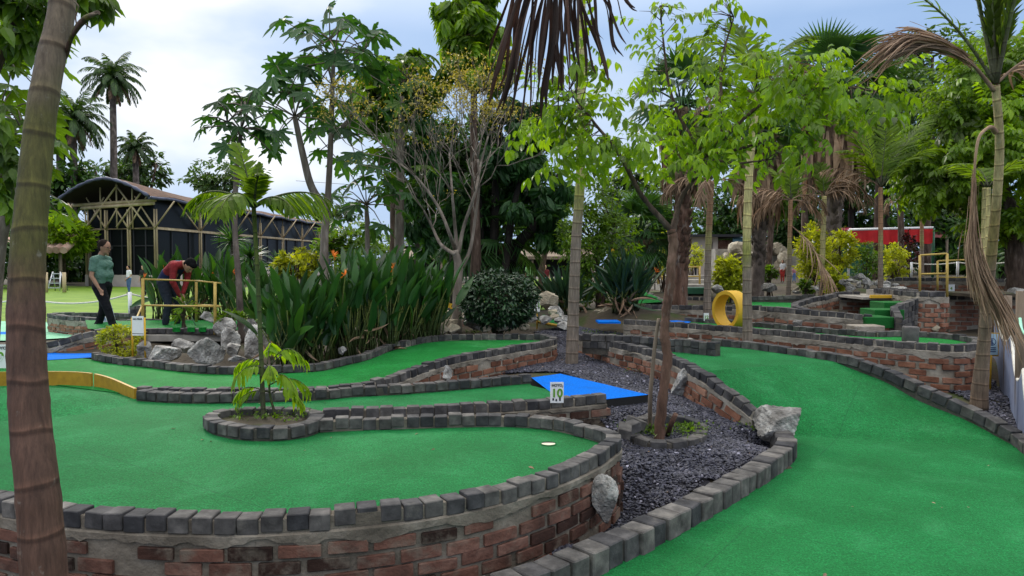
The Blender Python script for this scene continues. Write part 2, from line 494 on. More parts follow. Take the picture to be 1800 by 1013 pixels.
# ------------------------------------------------------------------ paths, terrain
def spline(P, n=8, closed=False):
    P = np.asarray(P, float)
    if len(P) < 3:
        return P
    Q = np.concatenate([P[-1:], P, P[:2]]) if closed else np.concatenate([2 * P[:1] - P[1:2], P, 2 * P[-1:] - P[-2:-1]])
    t = np.linspace(0, 1, n, endpoint=False)[:, None]
    out = []
    for i in range(1, len(Q) - 2):
        a, b, c, d = Q[i - 1], Q[i], Q[i + 1], Q[i + 2]
        out.append(.5 * (2 * b + (c - a) * t + (2 * a - 5 * b + 4 * c - d) * t ** 2 + (3 * b - a - 3 * c + d) * t ** 3))
    out = np.concatenate(out)
    return np.concatenate([out, out[:1] if closed else P[-1:]])


def resample(P, step):
    seg = np.linalg.norm(np.diff(P, axis=0), axis=1)
    L = np.concatenate([[0], np.cumsum(seg)])
    n = max(2, int(round(L[-1] / step)) + 1)
    s = np.linspace(0, L[-1], n)
    return np.stack([np.interp(s, L, P[:, k]) for k in range(3)], 1), s


def pz(pts, z):
    return A3([atz(p[0], p[1], p[2] if len(p) > 2 else z) for p in pts])


def in_poly(x, y, P):
    r = np.zeros(x.shape, bool)
    j = len(P) - 1
    for i in range(len(P)):
        xi, yi, xj, yj = P[i][0], P[i][1], P[j][0], P[j][1]
        if yi != yj:
            r ^= ((yi > y) != (yj > y)) & (x < (xj - xi) * (y - yi) / (yj - yi) + xi)
        j = i
    return r


GP = [atz(*p) for p in [
    (300, 1010, .0), (700, 1010, .02), (1040, 940, .05), (1110, 800, .12), (1160, 775, .13), (1130, 718, .27), (1085, 716, .27), (1145, 700, .29), (985, 640, .27), (1300, 740, .13), (1320, 790, .10),
    (1005, 640, .28), (1240, 718, .2), (1130, 660, .26), (930, 622, .30), (1020, 622, .32), (985, 580, .42), (1200, 780, .12), (1240, 830, .09), (1000, 960, .04), (1380, 900, -.12), (1300, 1000, -.14), (1040, 1013, -.2), (1150, 960, -.2), (900, 1070, -.2), (1250, 910, -.2), (1000, 1090, -.2), (1420, 790, -.2), (1400, 840, -.2), (1440, 765, -.15), (1480, 720, -.05), (1500, 780, -.2), (1420, 700, .0),
    (500, 800, .12), (100, 750, .12), (700, 800, .12), (800, 690, .2), (600, 655, .2), (300, 655, .2), (800, 610, .3), (600, 605, .42), (300, 612, .36), (760, 580, .46), (870, 576, .48),
    (1600, 800, -.12), (1700, 900, -.12), (1300, 620, .3), (1150, 610, .3), (1450, 640, .2), (1720, 695, .12), (1780, 730, .04), (1600, 662, .2), (1795, 700, .05)]]
GP += [A3(p, float) for p in [
    (0, 0, 0), (-3, 1, 0), (3, 0, -.14), (6, 4, 0), (9, 7, .05), (1.5, 10.5, .42), (3.5, 10, .45), (5.6, 9.2, .4), (2, 13, .75), (5, 13, .8), (4, 16, .9), (8, 14, .95), (8, 20, .95), (12, 30, 1.0), (4, 30, .9), (12, 16, 1.0), (8.5, 15.5, .7), (10, 15, .7), (12.5, 15.2, .75), (7.2, 15, .75), (7.1, 12.2, .3), (7.6, 12.3, .3), (8.2, 12.2, .35), (7.3, 11.6, .35), (8, 11.2, .35), (7.4, 12.8, .3), (20, 30, 1.0), (30, 50, 1.1), (10, 11, .6), (14, 10, .6),
    (0, 14, .5), (0, 18, .45), (0, 25, .3), (-2, 13, .45), (-4, 12, .4), (-5.5, 10.3, .42), (-6.5, 12, .28), (-8, 11, .2), (-9, 14, .15), (-4, 16, .15), (-3, 22, .02), (-8, 18, .02), (-10, 22, 0), (-20, 30, 0), (-14, 36, 0), (-22, 45, 0), (-5, 34, 0), (-40, 60, 0), (-60, 90, 0), (0, 60, .2), (40, 90, 1), (-12, 9, .1), (-9, 5, .05), (-20, 12, 0), (20, 5, .1)]]
GP = A3(GP)


def gz(x, y):
    x, y = np.broadcast_arrays(np.asarray(x, float), np.asarray(y, float))
    d2 = (x[..., None] - GP[:, 0]) ** 2 + (y[..., None] - GP[:, 1]) ** 2
    w = 1 / (d2 + .02) ** 2
    return (w * GP[:, 2]).sum(-1) / w.sum(-1)


def on(px, py, z0=.3):
    """a bearing carried down to the ground"""
    z = z0
    for _ in range(12):
        p = atz(px, py, z)
        z = .5 * z + .5 * float(gz(p[0], p[1]))
    p = atz(px, py, z)
    return A3([p[0], p[1], float(gz(p[0], p[1]))])


def ong(px, Y):
    p = aty(px, HZ, Y)
    return A3([p[0], p[1], float(gz(p[0], p[1]))])


xs = np.unique(np.concatenate([np.linspace(-140, -14, 40), np.linspace(-14, 14, 150), np.linspace(14, 140, 40)]))
ys = np.unique(np.concatenate([np.linspace(-10, 0, 6), np.linspace(0, 20, 120), np.linspace(20, 160, 50)]))
X, Y = np.meshgrid(xs, ys)
Z = gz(X, Y) - .01
nx, ny = len(xs), len(ys)
i, j = np.meshgrid(np.arange(ny - 1), np.arange(nx - 1), indexing='ij')
q = np.stack([i * nx + j, i * nx + j + 1, (i + 1) * nx + j + 1, (i + 1) * nx + j], -1).reshape(-1, 4)
m = MB()
m.add(np.stack([X, Y, Z], -1), q, smooth=True)
struct(m.build('ground', MT['soil'], loc=(0, 0, 0)), 'dark garden soil under the courses and the lawn')


def sheet(name, pts, mat, label=None, z_off=0., kind='structure'):
    """a flat or sloping sheet of turf bounded by a polygon"""
    P = np.asarray(pts, float)
    tri = tessellate_polygon([[Vector(p) for p in P]])
    P = P + A3([0, 0, z_off])
    fs = []
    for a, b, c in tri:
        n = np.cross(P[b] - P[a], P[c] - P[a])
        fs.append((a, b, c) if n[2] > 0 else (a, c, b))
    m = MB()
    m.add(P, fs)
    o = m.build(name, mat)
    o['kind'] = kind
    if label:
        o['label'] = label
    return o


def drape(name, poly, mat, cell, off, label, extra=None):
    P = np.asarray(poly, float)
    x0, y0, x1, y1 = P[:, 0].min(), P[:, 1].min(), P[:, 0].max(), P[:, 1].max()
    gx, gy = np.arange(x0, x1 + cell, cell), np.arange(y0, y1 + cell, cell)
    X, Y = np.meshgrid(gx, gy)
    nx = len(gx)
    i, j = np.meshgrid(np.arange(len(gy) - 1), np.arange(nx - 1), indexing='ij')
    k = in_poly(X[i, j] + cell / 2, Y[i, j] + cell / 2, P)
    i, j = i[k], j[k]
    q = np.stack([i * nx + j, i * nx + j + 1, (i + 1) * nx + j + 1, (i + 1) * nx + j], -1)
    m = MB()
    m.add(np.stack([X, Y, gz(X, Y) + off], -1), q, smooth=True)
    return struct(m.build(name, mat), label)


# ------------------------------------------------------------------ walls and kerbs
def kerb_wall(label, path, side=1, w=.115, d=.10, h=.078, zbot=None, bricks=True, band=.07, n=8, closed=False, courses=1, raw=False, cat='wall', name='retaining_wall', group=None, brick_h=.062, boulders=(), brick_l=.2, mort=.012, warm=True):
    P = np.asarray(path, float)
    w = w * .93
    if not raw:
        P = spline(P, n, closed)
    S, s = resample(P, w)
    T = nrm(np.gradient(S, axis=0))
    mid = (S[:-1] + S[1:]) / 2
    tan = nrm(S[1:] - S[:-1])
    N = len(mid)
    root = empty(name, (*S[0][:2], float(gz(S[0][0], S[0][1]))), label, cat, group)
    m = MB()
    tv, tf = CBR
    for c in range(courses):
        up = np.tile(A3([0, 0, 1.]), (N, 1)) + rng.normal(0, .02, (N, 3))
        R = frames(tan + rng.normal(0, .035, (N, 3)) * A3([1, 1, .6]), up)
        sc = np.stack([d / 2 * rng.uniform(.95, 1.05, N), (w / 2 - .0035) * rng.uniform(.93, 1.0, N), h / 2 * rng.uniform(.96, 1.02, N)], 1)
        R = R * sc[:, None, :]
        Tm = mid + rng.normal(0, .0045, (N, 3)) - A3([0, 0, h / 2 + c * (h + .006)])
        m.inst(tv, tf, R, Tm, rng.random(N) ** 1.2)
    m.build('kerb', MT['cobble'], root)
    # core of mortar and courses of brick
    hh = courses * (h + .006)
    side_n = np.stack([-T[:, 1], T[:, 0], np.zeros(len(T))], 1)
    side_n = nrm(side_n)
    zb = (gz(S[:, 0], S[:, 1]) - .12) if zbot is None else np.full(len(S), float(zbot))
    zb = np.minimum(zb, S[:, 2] - hh - .01)
    k = d * .37
    m = MB()
    V = []
    for off, zz in ((-k, S[:, 2] - h * .22), (k, S[:, 2] - h * .22), (k, zb), (-k, zb)):
        V.append(np.stack([S[:, 0] + side_n[:, 0] * off, S[:, 1] + side_n[:, 1] * off, zz], 1))
    V = np.stack(V, 1)
    M_ = len(S)
    a = np.arange(M_ - 1)[:, None] * 4
    q = np.concatenate([a + A3([x, x + 4, (x + 1) % 4 + 4, (x + 1) % 4])[None] for x in range(4)])
    m.add(V, q)
    m.add(V[[0, -1]], [(0, 1, 2, 3), (7, 6, 5, 4)])
    sides = {0: (1, -1), 1: (1,), -1: (-1,)}[side]
    if bricks:
        for sd in sides:
            # ragged plaster band below the kerb
            B, sb = resample(P, .035)
            tb = nrm(np.gradient(B, axis=0))
            nb = nrm(np.stack([-tb[:, 1], tb[:, 0], np.zeros(len(tb))], 1)) * sd
            nbn = len(B)
            rag = band * (1 + .30 * np.sin(sb * 2.3 + 1) * np.sin(sb * 5.1) + .35 * np.sin(sb * 13.7 + 2 * np.sin(sb * 3)) * (np.sin(sb * 1.7) > 0) + rng.normal(0, .12, nbn))
            rag = np.maximum(rag, .015)
            zt = B[:, 2] - hh
            rows = []
            for off, zz in ((k + .004, zt + .004), (k + .016, zt - .004), (k + .014, zt - rag), (k - .004, zt - rag - .006)):
                rows.append(np.stack([B[:, 0] + nb[:, 0] * off, B[:, 1] + nb[:, 1] * off, zz], 1))
            Vb = np.stack(rows, 1)
            a = np.arange(nbn - 1)[:, None] * 4
            q = np.concatenate([a + A3([x, x + 1, x + 5, x + 4])[None] for x in range(3)])
            if sd < 0:
                q = q[:, ::-1]
            m.add(Vb, q)
            # brick courses
            top = S[:, 2] - hh - band
            need = int(np.ceil((top - zb).max() / (brick_h + mort)))
            bl = brick_l + mort
            Lt = s[-1]
            for r in range(need):
                ss = np.arange((r % 2) * bl / 2 + rng.uniform(-.03, .03), Lt, bl)
                ss = ss[(ss > .02) & (ss < Lt - .02)]
                if not len(ss):
                    continue
                c = np.stack([np.interp(ss, s, S[:, kk]) for kk in range(3)], 1)
                tt = nrm(np.stack([np.interp(ss, s, T[:, kk]) for kk in range(3)], 1))
                nn = nrm(np.stack([-tt[:, 1], tt[:, 0], np.zeros(len(tt))], 1)) * sd
                zc = c[:, 2] - hh - band - .01 - brick_h / 2 - r * (brick_h + mort)
                ok = (zc > np.interp(ss, s, zb)) & (rng.random(len(ss)) > .05)
                c, tt, nn, zc = c[ok], tt[ok], nn[ok], zc[ok]
                K = len(c)
                if not K:
                    continue
                cc = c + nn * (k - .012 + rng.uniform(-.004, .006, K))[:, None]
                cc[:, 2] = zc + rng.normal(0, .003, K)
                R = frames(tt + rng.normal(0, .015, (K, 3)), np.tile(A3([0, 0, 1.]), (K, 1)) + rng.normal(0, .02, (K, 3)))
                sc = np.stack([np.full(K, .026), brick_l / 2 * rng.uniform(.82, 1.0, K), brick_h / 2 * rng.uniform(.86, 1.02, K)], 1)
                m.inst(tv, tf, R * sc[:, None, :], cc, rng.random(K), 1)
    m.build('brickwork' if bricks else 'bedding', [MT['mortar_warm'], MT['brick_warm']] if warm and bricks else [MT['mortar'] if bricks else MT['bedding'], MT['brick']], root)
    for (pos, size, seed, mt) in boulders:
        mb = MB()
        V, fs = rock_geo(size, seed)
        mb.add(V + A3(pos), fs, .5, 0, False)
        mb.build('boulder', MT[mt], root)
    return root


def ico(n=2):
    t = (1 + 5 ** .5) / 2
    V = [(-1, t, 0), (1, t, 0), (-1, -t, 0), (1, -t, 0), (0, -1, t), (0, 1, t), (0, -1, -t), (0, 1, -t), (t, 0, -1), (t, 0, 1), (-t, 0, -1), (-t, 0, 1)]
    V = [tuple(x) for x in nrm(V)]
    Fc = [(0, 11, 5), (0, 5, 1), (0, 1, 7), (0, 7, 10), (0, 10, 11), (1, 5, 9), (5, 11, 4), (11, 10, 2), (10, 7, 6), (7, 1, 8), (3, 9, 4), (3, 4, 2), (3, 2, 6), (3, 6, 8), (3, 8, 9), (4, 9, 5), (2, 4, 11), (6, 2, 10), (8, 6, 7), (9, 8, 1)]
    for _ in range(n):
        c, G = {}, []

        def md(a, b):
            k = (min(a, b), max(a, b))
            if k not in c:
                c[k] = len(V)
                V.append(tuple(nrm((A3(V[a]) + A3(V[b])) / 2)))
            return c[k]
        for a, b, d in Fc:
            ab, bd, da = md(a, b), md(b, d), md(d, a)
            G += [(a, ab, da), (b, bd, ab), (d, da, bd), (ab, bd, da)]
        Fc = G
    return A3(V), A3(Fc)


ICO = {n: ico(n) for n in (1, 2, 3, 4)}


def lump(V, seed, amp, fr):
    r = np.random.default_rng(seed)
    o = np.zeros(len(V))
    for k in range(10):
        w = r.normal(0, fr * (1 + k * .35), 3)
        o += np.sin(V @ w + r.uniform(0, 6.28)) / (1 + k * .5)
    return V * (1 + amp * o / 2)[:, None]


def rock_geo(size, seed, sub=4):
    """a broken limestone block: a ball cut by random planes, then roughened"""
    V, fs = ICO[sub]
    r = np.random.default_rng(seed)
    V = V.copy()
    rad = np.ones(len(V))
    for _ in range(11):
        n = nrm(r.normal(0, 1, 3))
        d = r.uniform(.42, .8)
        c = V @ n
        rad = np.minimum(rad, np.where(c > 1e-3, d / np.maximum(c, 1e-3), 9))
    V = V * rad[:, None]
    V = lump(V, seed, .035, 3)
    V = lump(V, seed + 1, .03, 12)
    return V * A3(size), fs


# ------------------------------------------------------------------ course A: the near green and the lane of hole ten
GA = .36
near = pz([(-420, 770), (-250, 815), (-100, 850), (20, 873), (110, 890), (220, 899), (330, 903), (460, 903), (600, 894), (700, 884), (790, 871), (890, 850), (980, 823), (1040, 797), (1072, 776), (1080, 766), (1068, 757), (1030, 746), (980, 735), (920, 729), (860, 728), (760, 730), (660, 733), (600, 735), (562, 737)], .45)
kerb_wall('long curved brick retaining wall with grey cobble kerb round the nearest green', near, side=-1, w=.112, band=.045, n=10, zbot=-.05, warm=False,
          boulders=[(A3([atz(1062, 850, .3)[0], atz(1062, 850, .3)[1], .17]), (.10, .085, .18), 5, 'rock'), (A3([atz(300, 990, .1)[0], atz(300, 990, .1)[1] + .10, .13]), (.12, .09, .07), 8, 'rock'), (A3([atz(520, 990, .1)[0], atz(640, 985, .1)[1] + .14, .12]), (.08, .08, .05), 9, 'rock_warm')])
loop = pz([(556, 733), (545, 741), (515, 747), (475, 750), (430, 748), (392, 742), (371, 733), (372, 726), (392, 720), (430, 717), (480, 716), (520, 717), (548, 721), (558, 727)], .455)
kerb_wall('oval planter ring of grey cobbles standing on the near green', loop, side=0, w=.115, bricks=False, closed=True, zbot=.28, name='planter_ring', cat='planter')
sheet('planter_soil', loop, MT['soil'], 'soil inside the oval planter ring', -.05)
low = pz([(566, 719), (620, 717), (700, 714), (800, 710), (880, 706), (960, 701), (1062, 692)], .45)
kerb_wall('straight cobble kerb with number sign along the front of the blue tee lane', low, side=-1, w=.118, band=.03, zbot=.12, warm=False, cat='kerb', name='kerb_wall')
upk = pz([(245, 686), (320, 690), (400, 690), (480, 688), (560, 685), (620, 680), (700, 676), (800, 669), (870, 663), (930, 658)], .45)
kerb_wall('long cobble kerb between the two left greens ending at the blue tee mat', upk, side=1, w=.12, bricks=False, zbot=.2, cat='kerb', name='kerb_wall')
outline = [(-420, 780), (-250, 824), (-100, 858), (20, 880), (110, 896), (330, 909), (600, 900), (790, 877), (980, 830), (1060, 785), (1075, 768), (1030, 751), (980, 741), (860, 735), (700, 739), (562, 744), (562, 727), (700, 721), (880, 713), (990, 706), (933, 664), (800, 676), (620, 687), (480, 694), (320, 697), (242, 692), (210, 684), (150, 672), (90, 669), (0, 668), (-300, 668)]
gA = np.concatenate([spline(near, 6)[::2], spline(low, 3), pz([(934, 662)], .45), spline(upk, 3)[::-1], pz([(210, 684, GA), (150, 672, GA), (90, 669, GA), (0, 668, GA), (-300, 668, GA)], GA)])
gA[:, 2] = GA
sheet('putting_green', gA, MT['turf'], 'near green artificial turf of hole ten')
# the low mound on its left end
mx = atz(40, 712, GA)
gx, gy = np.meshgrid(np.linspace(-1.5, 1.0, 40), np.linspace(-1.15, 1.0, 34))
rr = np.clip(1 - (gx / np.where(gx > 0, 1.0, 1.5)) ** 2 - (gy / np.where(gy > 0, 1.0, 1.15)) ** 2, 0, 1)
m = MB()
i, j = np.meshgrid(np.arange(33), np.arange(39), indexing='ij')
m.add(np.stack([mx[0] + gx * .95, mx[1] + .0 + gy * .6, GA - .012 + .15 * rr ** 1.2], -1), np.stack([i * 40 + j, i * 40 + j + 1, (i + 1) * 40 + j + 1, (i + 1) * 40 + j], -1).reshape(-1, 4), smooth=True)
struct(m.build('putting_green_mound', MT['turf']), 'low turf mound on the near green')
# blue tee mat
bm = pz([(934, 664), (985, 657), (1140, 694), (1066, 702), (990, 706)], GA + .004)
sheet('tee_mat', bm, MT['blue'], 'blue tee mat of hole ten')
m = MB()
Vt, Vb = pz([(933, 664), (985, 656.6), (1141, 694.4), (1066, 702.6)], GA), None
Vb = Vt * A3([1, 1, 0]) + A3([0, 0, .1])
m.add(np.concatenate([Vt, Vb]), [(i, (i + 1) % 4, (i + 1) % 4 + 4, i + 4) for i in range(4)] + [(7, 6, 5, 4)])
struct(m.build('tee_mat_base', MT['dark']), 'dark base under the blue tee mat')
# the cup
c = atz(964, 781, GA)
m = MB()
a = np.linspace(0, 2 * np.pi, 28, endpoint=False)
ring = np.stack([np.cos(a), np.sin(a), 0 * a], 1)
V = np.concatenate([c + ring * .056 + A3([0, 0, .005]), c + ring * .048 + A3([0, 0, .006])])
m.add(V, [(i, (i + 1) % 28, (i + 1) % 28 + 28, i + 28) for i in range(28)], 1)
V = np.concatenate([c + ring * .048 + A3([0, 0, .006]), c + ring * .048 + A3([0, 0, .0045])])
m.add(V, [(i, (i + 1) % 28, (i + 1) % 28 + 28, i + 28) for i in range(28)])
rt = empty('golf_cup', c, 'round golf cup with pale liner in the near green', 'golf cup')
m.build('rim', MT['turf'], rt)
m = MB()
m.add(c + ring * .0485 + A3([0, 0, .0048]), [tuple(range(28))])
m.build('hole', MT['dark'], rt)
m = MB()
a2 = a[(a > np.pi * 1.02) & (a < np.pi * 1.98)]
arc = np.stack([np.cos(a2), np.sin(a2), 0 * a2], 1)
m.add(np.concatenate([c + arc * .0475 * A3([1, .95, 1]) + A3([0, 0, .0056]), c + arc * .0475 * A3([1, -.35, 1]) + A3([0, 0, .0056])]), [(i, i + 1, i + 1 + len(a2), i + len(a2)) for i in range(len(a2) - 1)])
m.build('liner', plain('cup_liner', (.62, .60, .46), .6), rt)

# yellow bent divider board on the left
bt = spline(A3([atz(-60, 657, .50), atz(0, 654, .50), atz(90, 653, .50), atz(150, 655, .50), atz(190, 663, .48), atz(238, 683, .455)]), 8)
rt = empty('divider_board', bt[0] * A3([1, 1, 0]) + A3([0, 0, GA]), 'bent ochre yellow board dividing the two greens beside the near palm', 'board')
for k, (i0, i1) in enumerate(((0, 27), (27, len(bt)))):
    B = bt[i0:i1]
    if k:
        B = B.copy()
        B[0] += (B[1] - B[0]) * .12
    tb = nrm(np.gradient(B, axis=0))
    nb = nrm(np.stack([-tb[:, 1], tb[:, 0], 0 * tb[:, 0]], 1)) * .012
    zb = np.full(len(B), GA - .01)
    lo = B.copy()
    lo[:, 2] = zb
    V = np.stack([B - nb, B + nb, lo + nb, lo - nb], 1)
    a = np.arange(len(B) - 1)[:, None] * 4
    m = MB()
    m.add(V, np.concatenate([a + A3([x, x + 4, (x + 1) % 4 + 4, (x + 1) % 4])[None] for x in range(4)]))
    m.add(V[[0, -1]], [(0, 1, 2, 3), (7, 6, 5, 4)])
    m.build('plank', MT['ochre'], rt)

# ------------------------------------------------------------------ course B behind it
bf = A3([atz(-40, 672, .45), atz(60, 668, .45), *[atz(*p) for p in [(245, 679, .455), (330, 682, .455), (400, 682, .455), (500, 682, .455), (600, 677, .457), (660, 668, .47), (700, 656, .49), (730, 645, .51), (760, 635, .53), (800, 625, .55), (850, 616, .56), (900, 608, .565), (945, 601, .565), (968, 597, .565), (972, 592, .565), (955, 588, .56), (925, 587, .56), (850, 587, .555), (790, 588, .55), (745, 592, .54), (710, 599, .525), (690, 603, .515)]]])
kerb_wall('brick wall with cobble kerb wrapping the raised hole end of the second green', bf[2:], side=-1, w=.118, band=.05, n=8,
          boulders=[(atz(781, 630, .54) + A3([0, -.03, -.20]), (.11, .08, .13), 21, 'rock'), (atz(903, 607, .565) + A3([0, -.05, -.19]), (.055, .05, .05), 22, 'rock_warm')])
bb = A3([atz(*p) for p in [(690, 603, .515), (670, 610, .505), (640, 621, .49), (600, 630, .47), (565, 638, .46), (520, 641, .455), (460, 643, .455), (400, 644, .455), (350, 642, .455), (300, 637, .455), (250, 631, .455), (200, 626, .455), (166, 620, .455)]])
kerb_wall('cobble kerb along the back of the second green below the strelitzias', bb, side=-1, w=.12, bricks=False, cat='kerb', name='kerb_wall')
fr = spline(bf[2:18], 6) - A3([0, 0, .088])
bk = spline(np.concatenate([bf[18:], bb[1:]]), 6) - A3([0, 0, .088])
# strip between the two edges, as a ruled turf surface
fr2, _ = resample(fr, .06)
bk2, _ = resample(bk[::-1], .06)
npt = 120
u = np.linspace(0, 1, npt)
g = lambda P: np.stack([np.interp(u, np.linspace(0, 1, len(P)), P[:, k]) for k in range(3)], 1)
fa, ba = g(fr2), g(bk2)
w = np.linspace(0, 1, 8)[None, :, None]
V = fa[:, None] * (1 - w) + ba[:, None] * w
i, j = np.meshgrid(np.arange(npt - 1), np.arange(7), indexing='ij')
m = MB()
m.add(V, np.stack([i * 8 + j, (i + 1) * 8 + j, (i + 1) * 8 + j + 1, i * 8 + j + 1], -1).reshape(-1, 4), smooth=True)
left = pz([(-300, 680), (242, 684), (165, 625), (-300, 640)], .367)
m.add(A3([fa[0], ba[0], atz(60, 622, .367), atz(-300, 640, .367), atz(-300, 690, .367), atz(60, 672, .367)]), [(0, 1, 2, 3, 4, 5)])
struct(m.build('putting_green', MT['turf_far']), 'second green artificial turf behind the near green')
sheet('tee_mat', pz([(82, 621), (165, 618), (168, 628), (82, 633)], .373), MT['blue'], 'blue tee mat beside the left brick wall')

# ------------------------------------------------------------------ course D: the ramped lane on the right
ZP = .50
Lk = A3([atz(1022, 588, .59), atz(1080, 599, .59), atz(1140, 612, .585), atz(1190, 629, .57), atz(1240, 655, .53), atz(1290, 690, .40), atz(1328, 720, .28)])
kerb_wall('brick retaining wall with cobble kerb stepping down beside the ramped right lane', Lk, side=-1, w=.12, d=.11, band=.05, n=10,
          boulders=[(aty(1203, 671, 7.25), (.19, .15, .18), 31, 'rock')])
Lk2 = A3([atz(1365, 752, .17), atz(1380, 764, .15), atz(1382, 778, .145), atz(1362, 797, .145), atz(1325, 819, .145), atz(1250, 860, .145), atz(1160, 905, .145), atz(1075, 943, .145), atz(985, 982, .145), atz(880, 1018, .145), atz(740, 1060, .145), atz(560, 1110, .145)])
kerb_wall('low curved cobble kerb between the dark slate chips and the right lane', Lk2, side=-1, w=.145, d=.15, h=.135, bricks=False, cat='kerb', name='kerb_wall', zbot=-.2)
Rk = A3([aty(1252, 604, 9.3), aty(1310, 606, 9.0), aty(1400, 611, 8.35), aty(1490, 626, 7.7), aty(1560, 650, 7.3), aty(1620, 680, 6.9), aty(1700, 715, 6.55), aty(1760, 748, 6.2), aty(1803, 778, 5.9), aty(1835, 830, 5.4), aty(1850, 900, 4.8)])
Rk[:, 2] = [.59, .59, .58, .58, .49, .40, .27, .18, .12, .11, .11]
kerb_wall('long cobble kerb along the far right edge of the ramped lane', Rk, side=1, w=.15, d=.12, h=.095, bricks=False, cat='kerb', name='kerb_wall')
cb = A3([atz(1026, 586, .66), atz(1080, 589, .66), atz(1150, 593, .66), atz(1210, 597, .66), atz(1262, 602, .66)])
kerb_wall('double course of cobbles with drain pipes closing the raised end of the right lane', cb, side=-1, w=.125, d=.12, h=.085, bricks=False, courses=2, zbot=.4)
for px, nm in ((1106, 'short'), (1216, 'second')):
    p = atz(px, 603, .55)
    m = MB()
    a = np.linspace(0, 2 * np.pi, 20, endpoint=False)
    for r0, y0, r1, y1 in ((.055, -.06, .055, .1), (.055, -.06, .045, -.06), (.045, -.06, .045, .06)):
        V = np.concatenate([np.stack([p[0] + np.cos(a) * r, np.full(20, p[1] + y), p[2] + np.sin(a) * r], 1) for r, y in ((r0, y0), (r1, y1))])
        m.add(V, [(i, (i + 1) % 20, (i + 1) % 20 + 20, i + 20) for i in range(20)])
    rt = empty('drain_pipe', p, {'short': 'grey drain pipe end in the double cobbles, nearer the tall palm', 'second': 'grey drain pipe end in the double cobbles, just behind the small tree'}[nm], 'pipe', 'pipes in the double cobble wall')
    m.build('pipe', MT['concrete'], rt)
    m = MB()
    m.add(np.stack([p[0] + np.cos(a) * .045, np.full(20, p[1] + .05), p[2] + np.sin(a) * .045], 1), [tuple(range(20))])
    m.build('bore', MT['dark'], rt)
# lane surface: raised end, ramp, lower run
sheet('putting_green', A3([atz(1060, 598, ZP), atz(1150, 598, ZP), atz(1262, 606, ZP), atz(1310, 612, ZP), atz(1400, 618, ZP), atz(1497, 633, ZP), atz(1228, 653, ZP), atz(1190, 638, ZP), atz(1140, 619, ZP), atz(1080, 604, ZP)]), MT['turf'], 'raised flat end of the right lane')
nU, nV = 24, 14
Lr = spline(A3([atz(1228, 653, ZP), atz(1285, 690, .34), atz(1335, 730, .17), atz(1378, 765, .02)]), 12)
Rr = spline(A3([atz(1497, 633, ZP), *[Rk[k] - A3([0, 0, .09]) for k in (4, 5, 6, 7)], A3([Rk[8][0], Rk[8][1], .02])]), 12)
uu = np.linspace(0, 1, nU)
g2 = lambda P: np.stack([np.interp(uu, np.linspace(0, 1, len(P)), P[:, k]) for k in range(3)], 1)
La, Ra = g2(Lr), g2(Rr)
w = np.linspace(0, 1, nV)[None, :, None]
V = La[:, None] * (1 - w) + Ra[:, None] * w
zz = ZP + (.02 - ZP) * (1 - (1 - uu) ** 1.45)
V[:, :, 2] = zz[:, None] * 1.0
i, j = np.meshgrid(np.arange(nU - 1), np.arange(nV - 1), indexing='ij')
m = MB()
m.add(V, np.stack([(i + 1) * nV + j, (i + 1) * nV + j + 1, i * nV + j + 1, i * nV + j], -1).reshape(-1, 4), smooth=True)
lowr = [La[-1], *(spline(Lk2[1:], 4) * A3([1, 1, 0]) + A3([0, 0, .02]))[3:], A3([-.5, .5, .02]), A3([4.5, .5, .02]), A3([4.6, 4, .02]), A3([*Rk[9][:2], .02]), Ra[-1]]
lowr = A3(lowr)
tri = tessellate_polygon([[Vector(p) for p in lowr]])
fs = []
for a, b, c in tri:
    nn = np.cross(lowr[b] - lowr[a], lowr[c] - lowr[a])
    fs.append((a, b, c) if nn[2] > 0 else (a, c, b))
m.add(lowr, fs)
struct(m.build('putting_green', MT['turf']), 'long ramped green lane on the right')

# ------------------------------------------------------------------ slate chips
GPX = [(1010, 1013), (700, 1050), (560, 1060), (560, 960), (900, 920), (1000, 905), (1060, 850), (1078, 815), (1085, 780), (1060, 745), (985, 722), (1000, 703), (1066, 702), (1140, 696), (985, 655), (930, 655), (830, 662), (800, 664), (900, 632), (975, 612), (985, 596), (940, 585), (1000, 562), (1060, 572), (1120, 590), (1020, 606), (1120, 646), (1200, 690), (1270, 720), (1330, 755), (1360, 765), (1370, 780), (1340, 812), (1200, 880), (1100, 930)]
gpoly = A3([on(p_[0], p_[1], .2) if p_[1] < 1000 else atz(p_[0], p_[1], .03) for p_ in GPX])
drape('gravel_bed', gpoly, MT['bed'], .09, .003, 'dark bed under the slate chips')
chip_v, chip_f = ICO[1]


